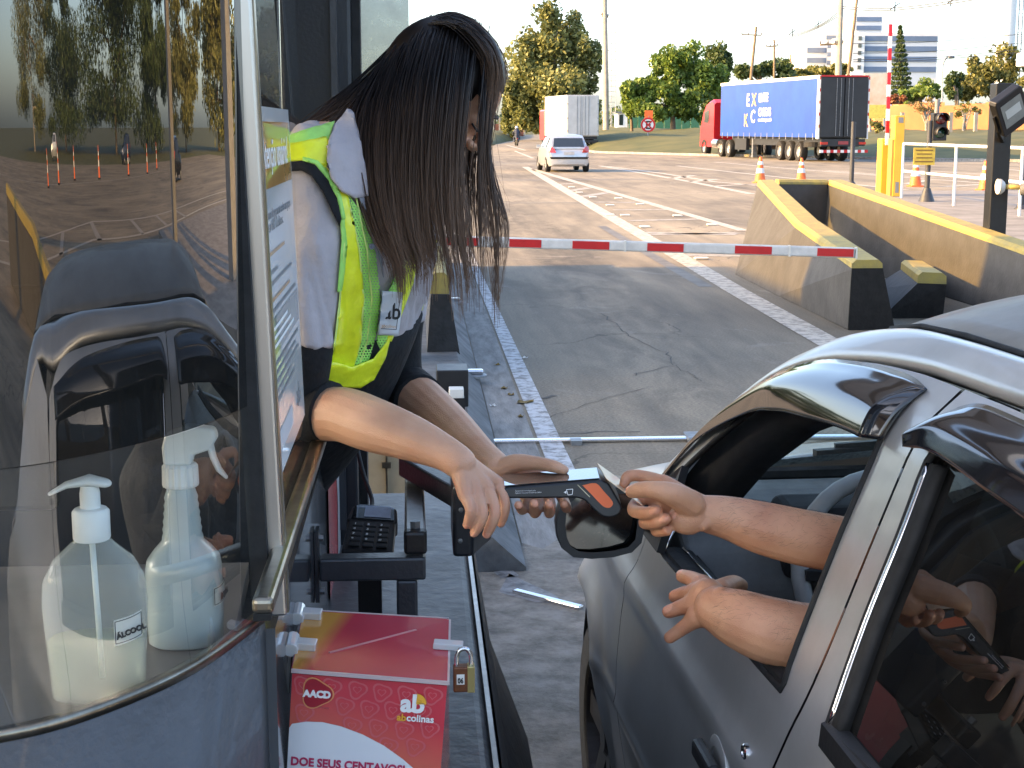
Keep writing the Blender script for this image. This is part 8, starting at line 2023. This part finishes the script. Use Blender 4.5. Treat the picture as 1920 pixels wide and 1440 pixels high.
hatchback('car', 'black car mirrored near the right of the curved glass', (41, 24, 0), Vector((.3, 1, 0)), pm('black_car_paint', (.008, .008, .009), .25, .2, coat=.9))
mk = MB()
stripe(mk, [(12, -14, 0), (15, -8.2, 0), (22.1, .8, 0), (23.5, 20.4, 0), (24, 60, 0)], .35); stripe(mk, [(15, -16, 0), (18.5, -10.3, 0), (26.8, .7, 0), (26.9, 23.6, 0), (27, 60, 0)], .3)
stripe(mk, [(40, -60, 0), (44, -10, 0), (55, 25, 0), (60, 60, 0)], .25)
struct('lane_marking', mk, M_LINE)
ht = MB()
for (x0, y0), (x1, y1) in (((15.2, -8), (19, -9)), ((18.8, -3), (23.5, -3.5)), ((22, 1.5), (26.5, .5)), ((22.5, 7), (26.8, 6)), ((23, 12), (26.8, 11)), ((23.2, 17), (26.9, 16))): stripe(ht, [(x0, y0, 0), (x1, y1, 0)], .5)
struct('hatched_marking', ht, M_LINE2)
bb_ = [(Vector((7.6, -.6, 0)), Vector((8.2, -.3, 0))), (Vector((9.5, -3.6, 0)), Vector((10.1, -3.3, 0))), (Vector((12, -9, 0)), Vector((12.6, -8.7, 0)))]
tt_ = [(Vector((7.75, -.6, .6)), Vector((8.05, -.4, .6))), (Vector((9.65, -3.6, .95)), Vector((9.95, -3.4, .95))), (Vector((12.15, -9, 1.1)), Vector((12.45, -8.8, 1.1)))]
barrier('concrete_barrier', 'yellow topped barrier mirrored at the left edge of the curved glass', bb_, tt_, (bpy.data.materials['grey_barrier'], M_YEL), .12)
def tr_w(label, x, y, h, r, leaf, n, seed, bark=M_BARK, ls=.75, mul=4):
    tree(label, (x, y, 0), [((x, y, h * .78), (r * .7, r * .8, h * .24)), ((x, y - r * .4, h * .5), (r, r, h * .26)), ((x, y + r * .5, h * .48), (r, r, h * .26)), ((x, y, h * .22), (r, r * 1.2, h * .2))], n * mul, ls, leaf, bark, .5, sub=14, seed=seed)
tr_w('lacy tall tree mirrored at the upper left of the curved glass', 105, -42, 19, 13, LF_EUC, 2600, 41, M_BARKP, .5, 9)
tr_w('tallest dark tree mirrored in the middle of the curved glass', 100, 12, 21, 15, LF_DK, 5200, 42, M_BARK, .55, 7)
tr_w('dark tree mirrored left of the tallest one in the curved glass', 112, -16, 15, 14, LF_DK, 3600, 43, M_BARK, .5, 8)
tr_w('dark tree mirrored right of the tallest one in the curved glass', 98, 40, 14, 12, LF_DK, 3600, 44)
tr_w('yellow green tree mirrored near the jamb of the curved glass', 90, 64, 16, 10, LF_OL, 3600, 45)
tr_w('tall yellow green tree mirrored at the right of the curved glass', 80, 84, 19, 9, LF_OL, 3600, 46)
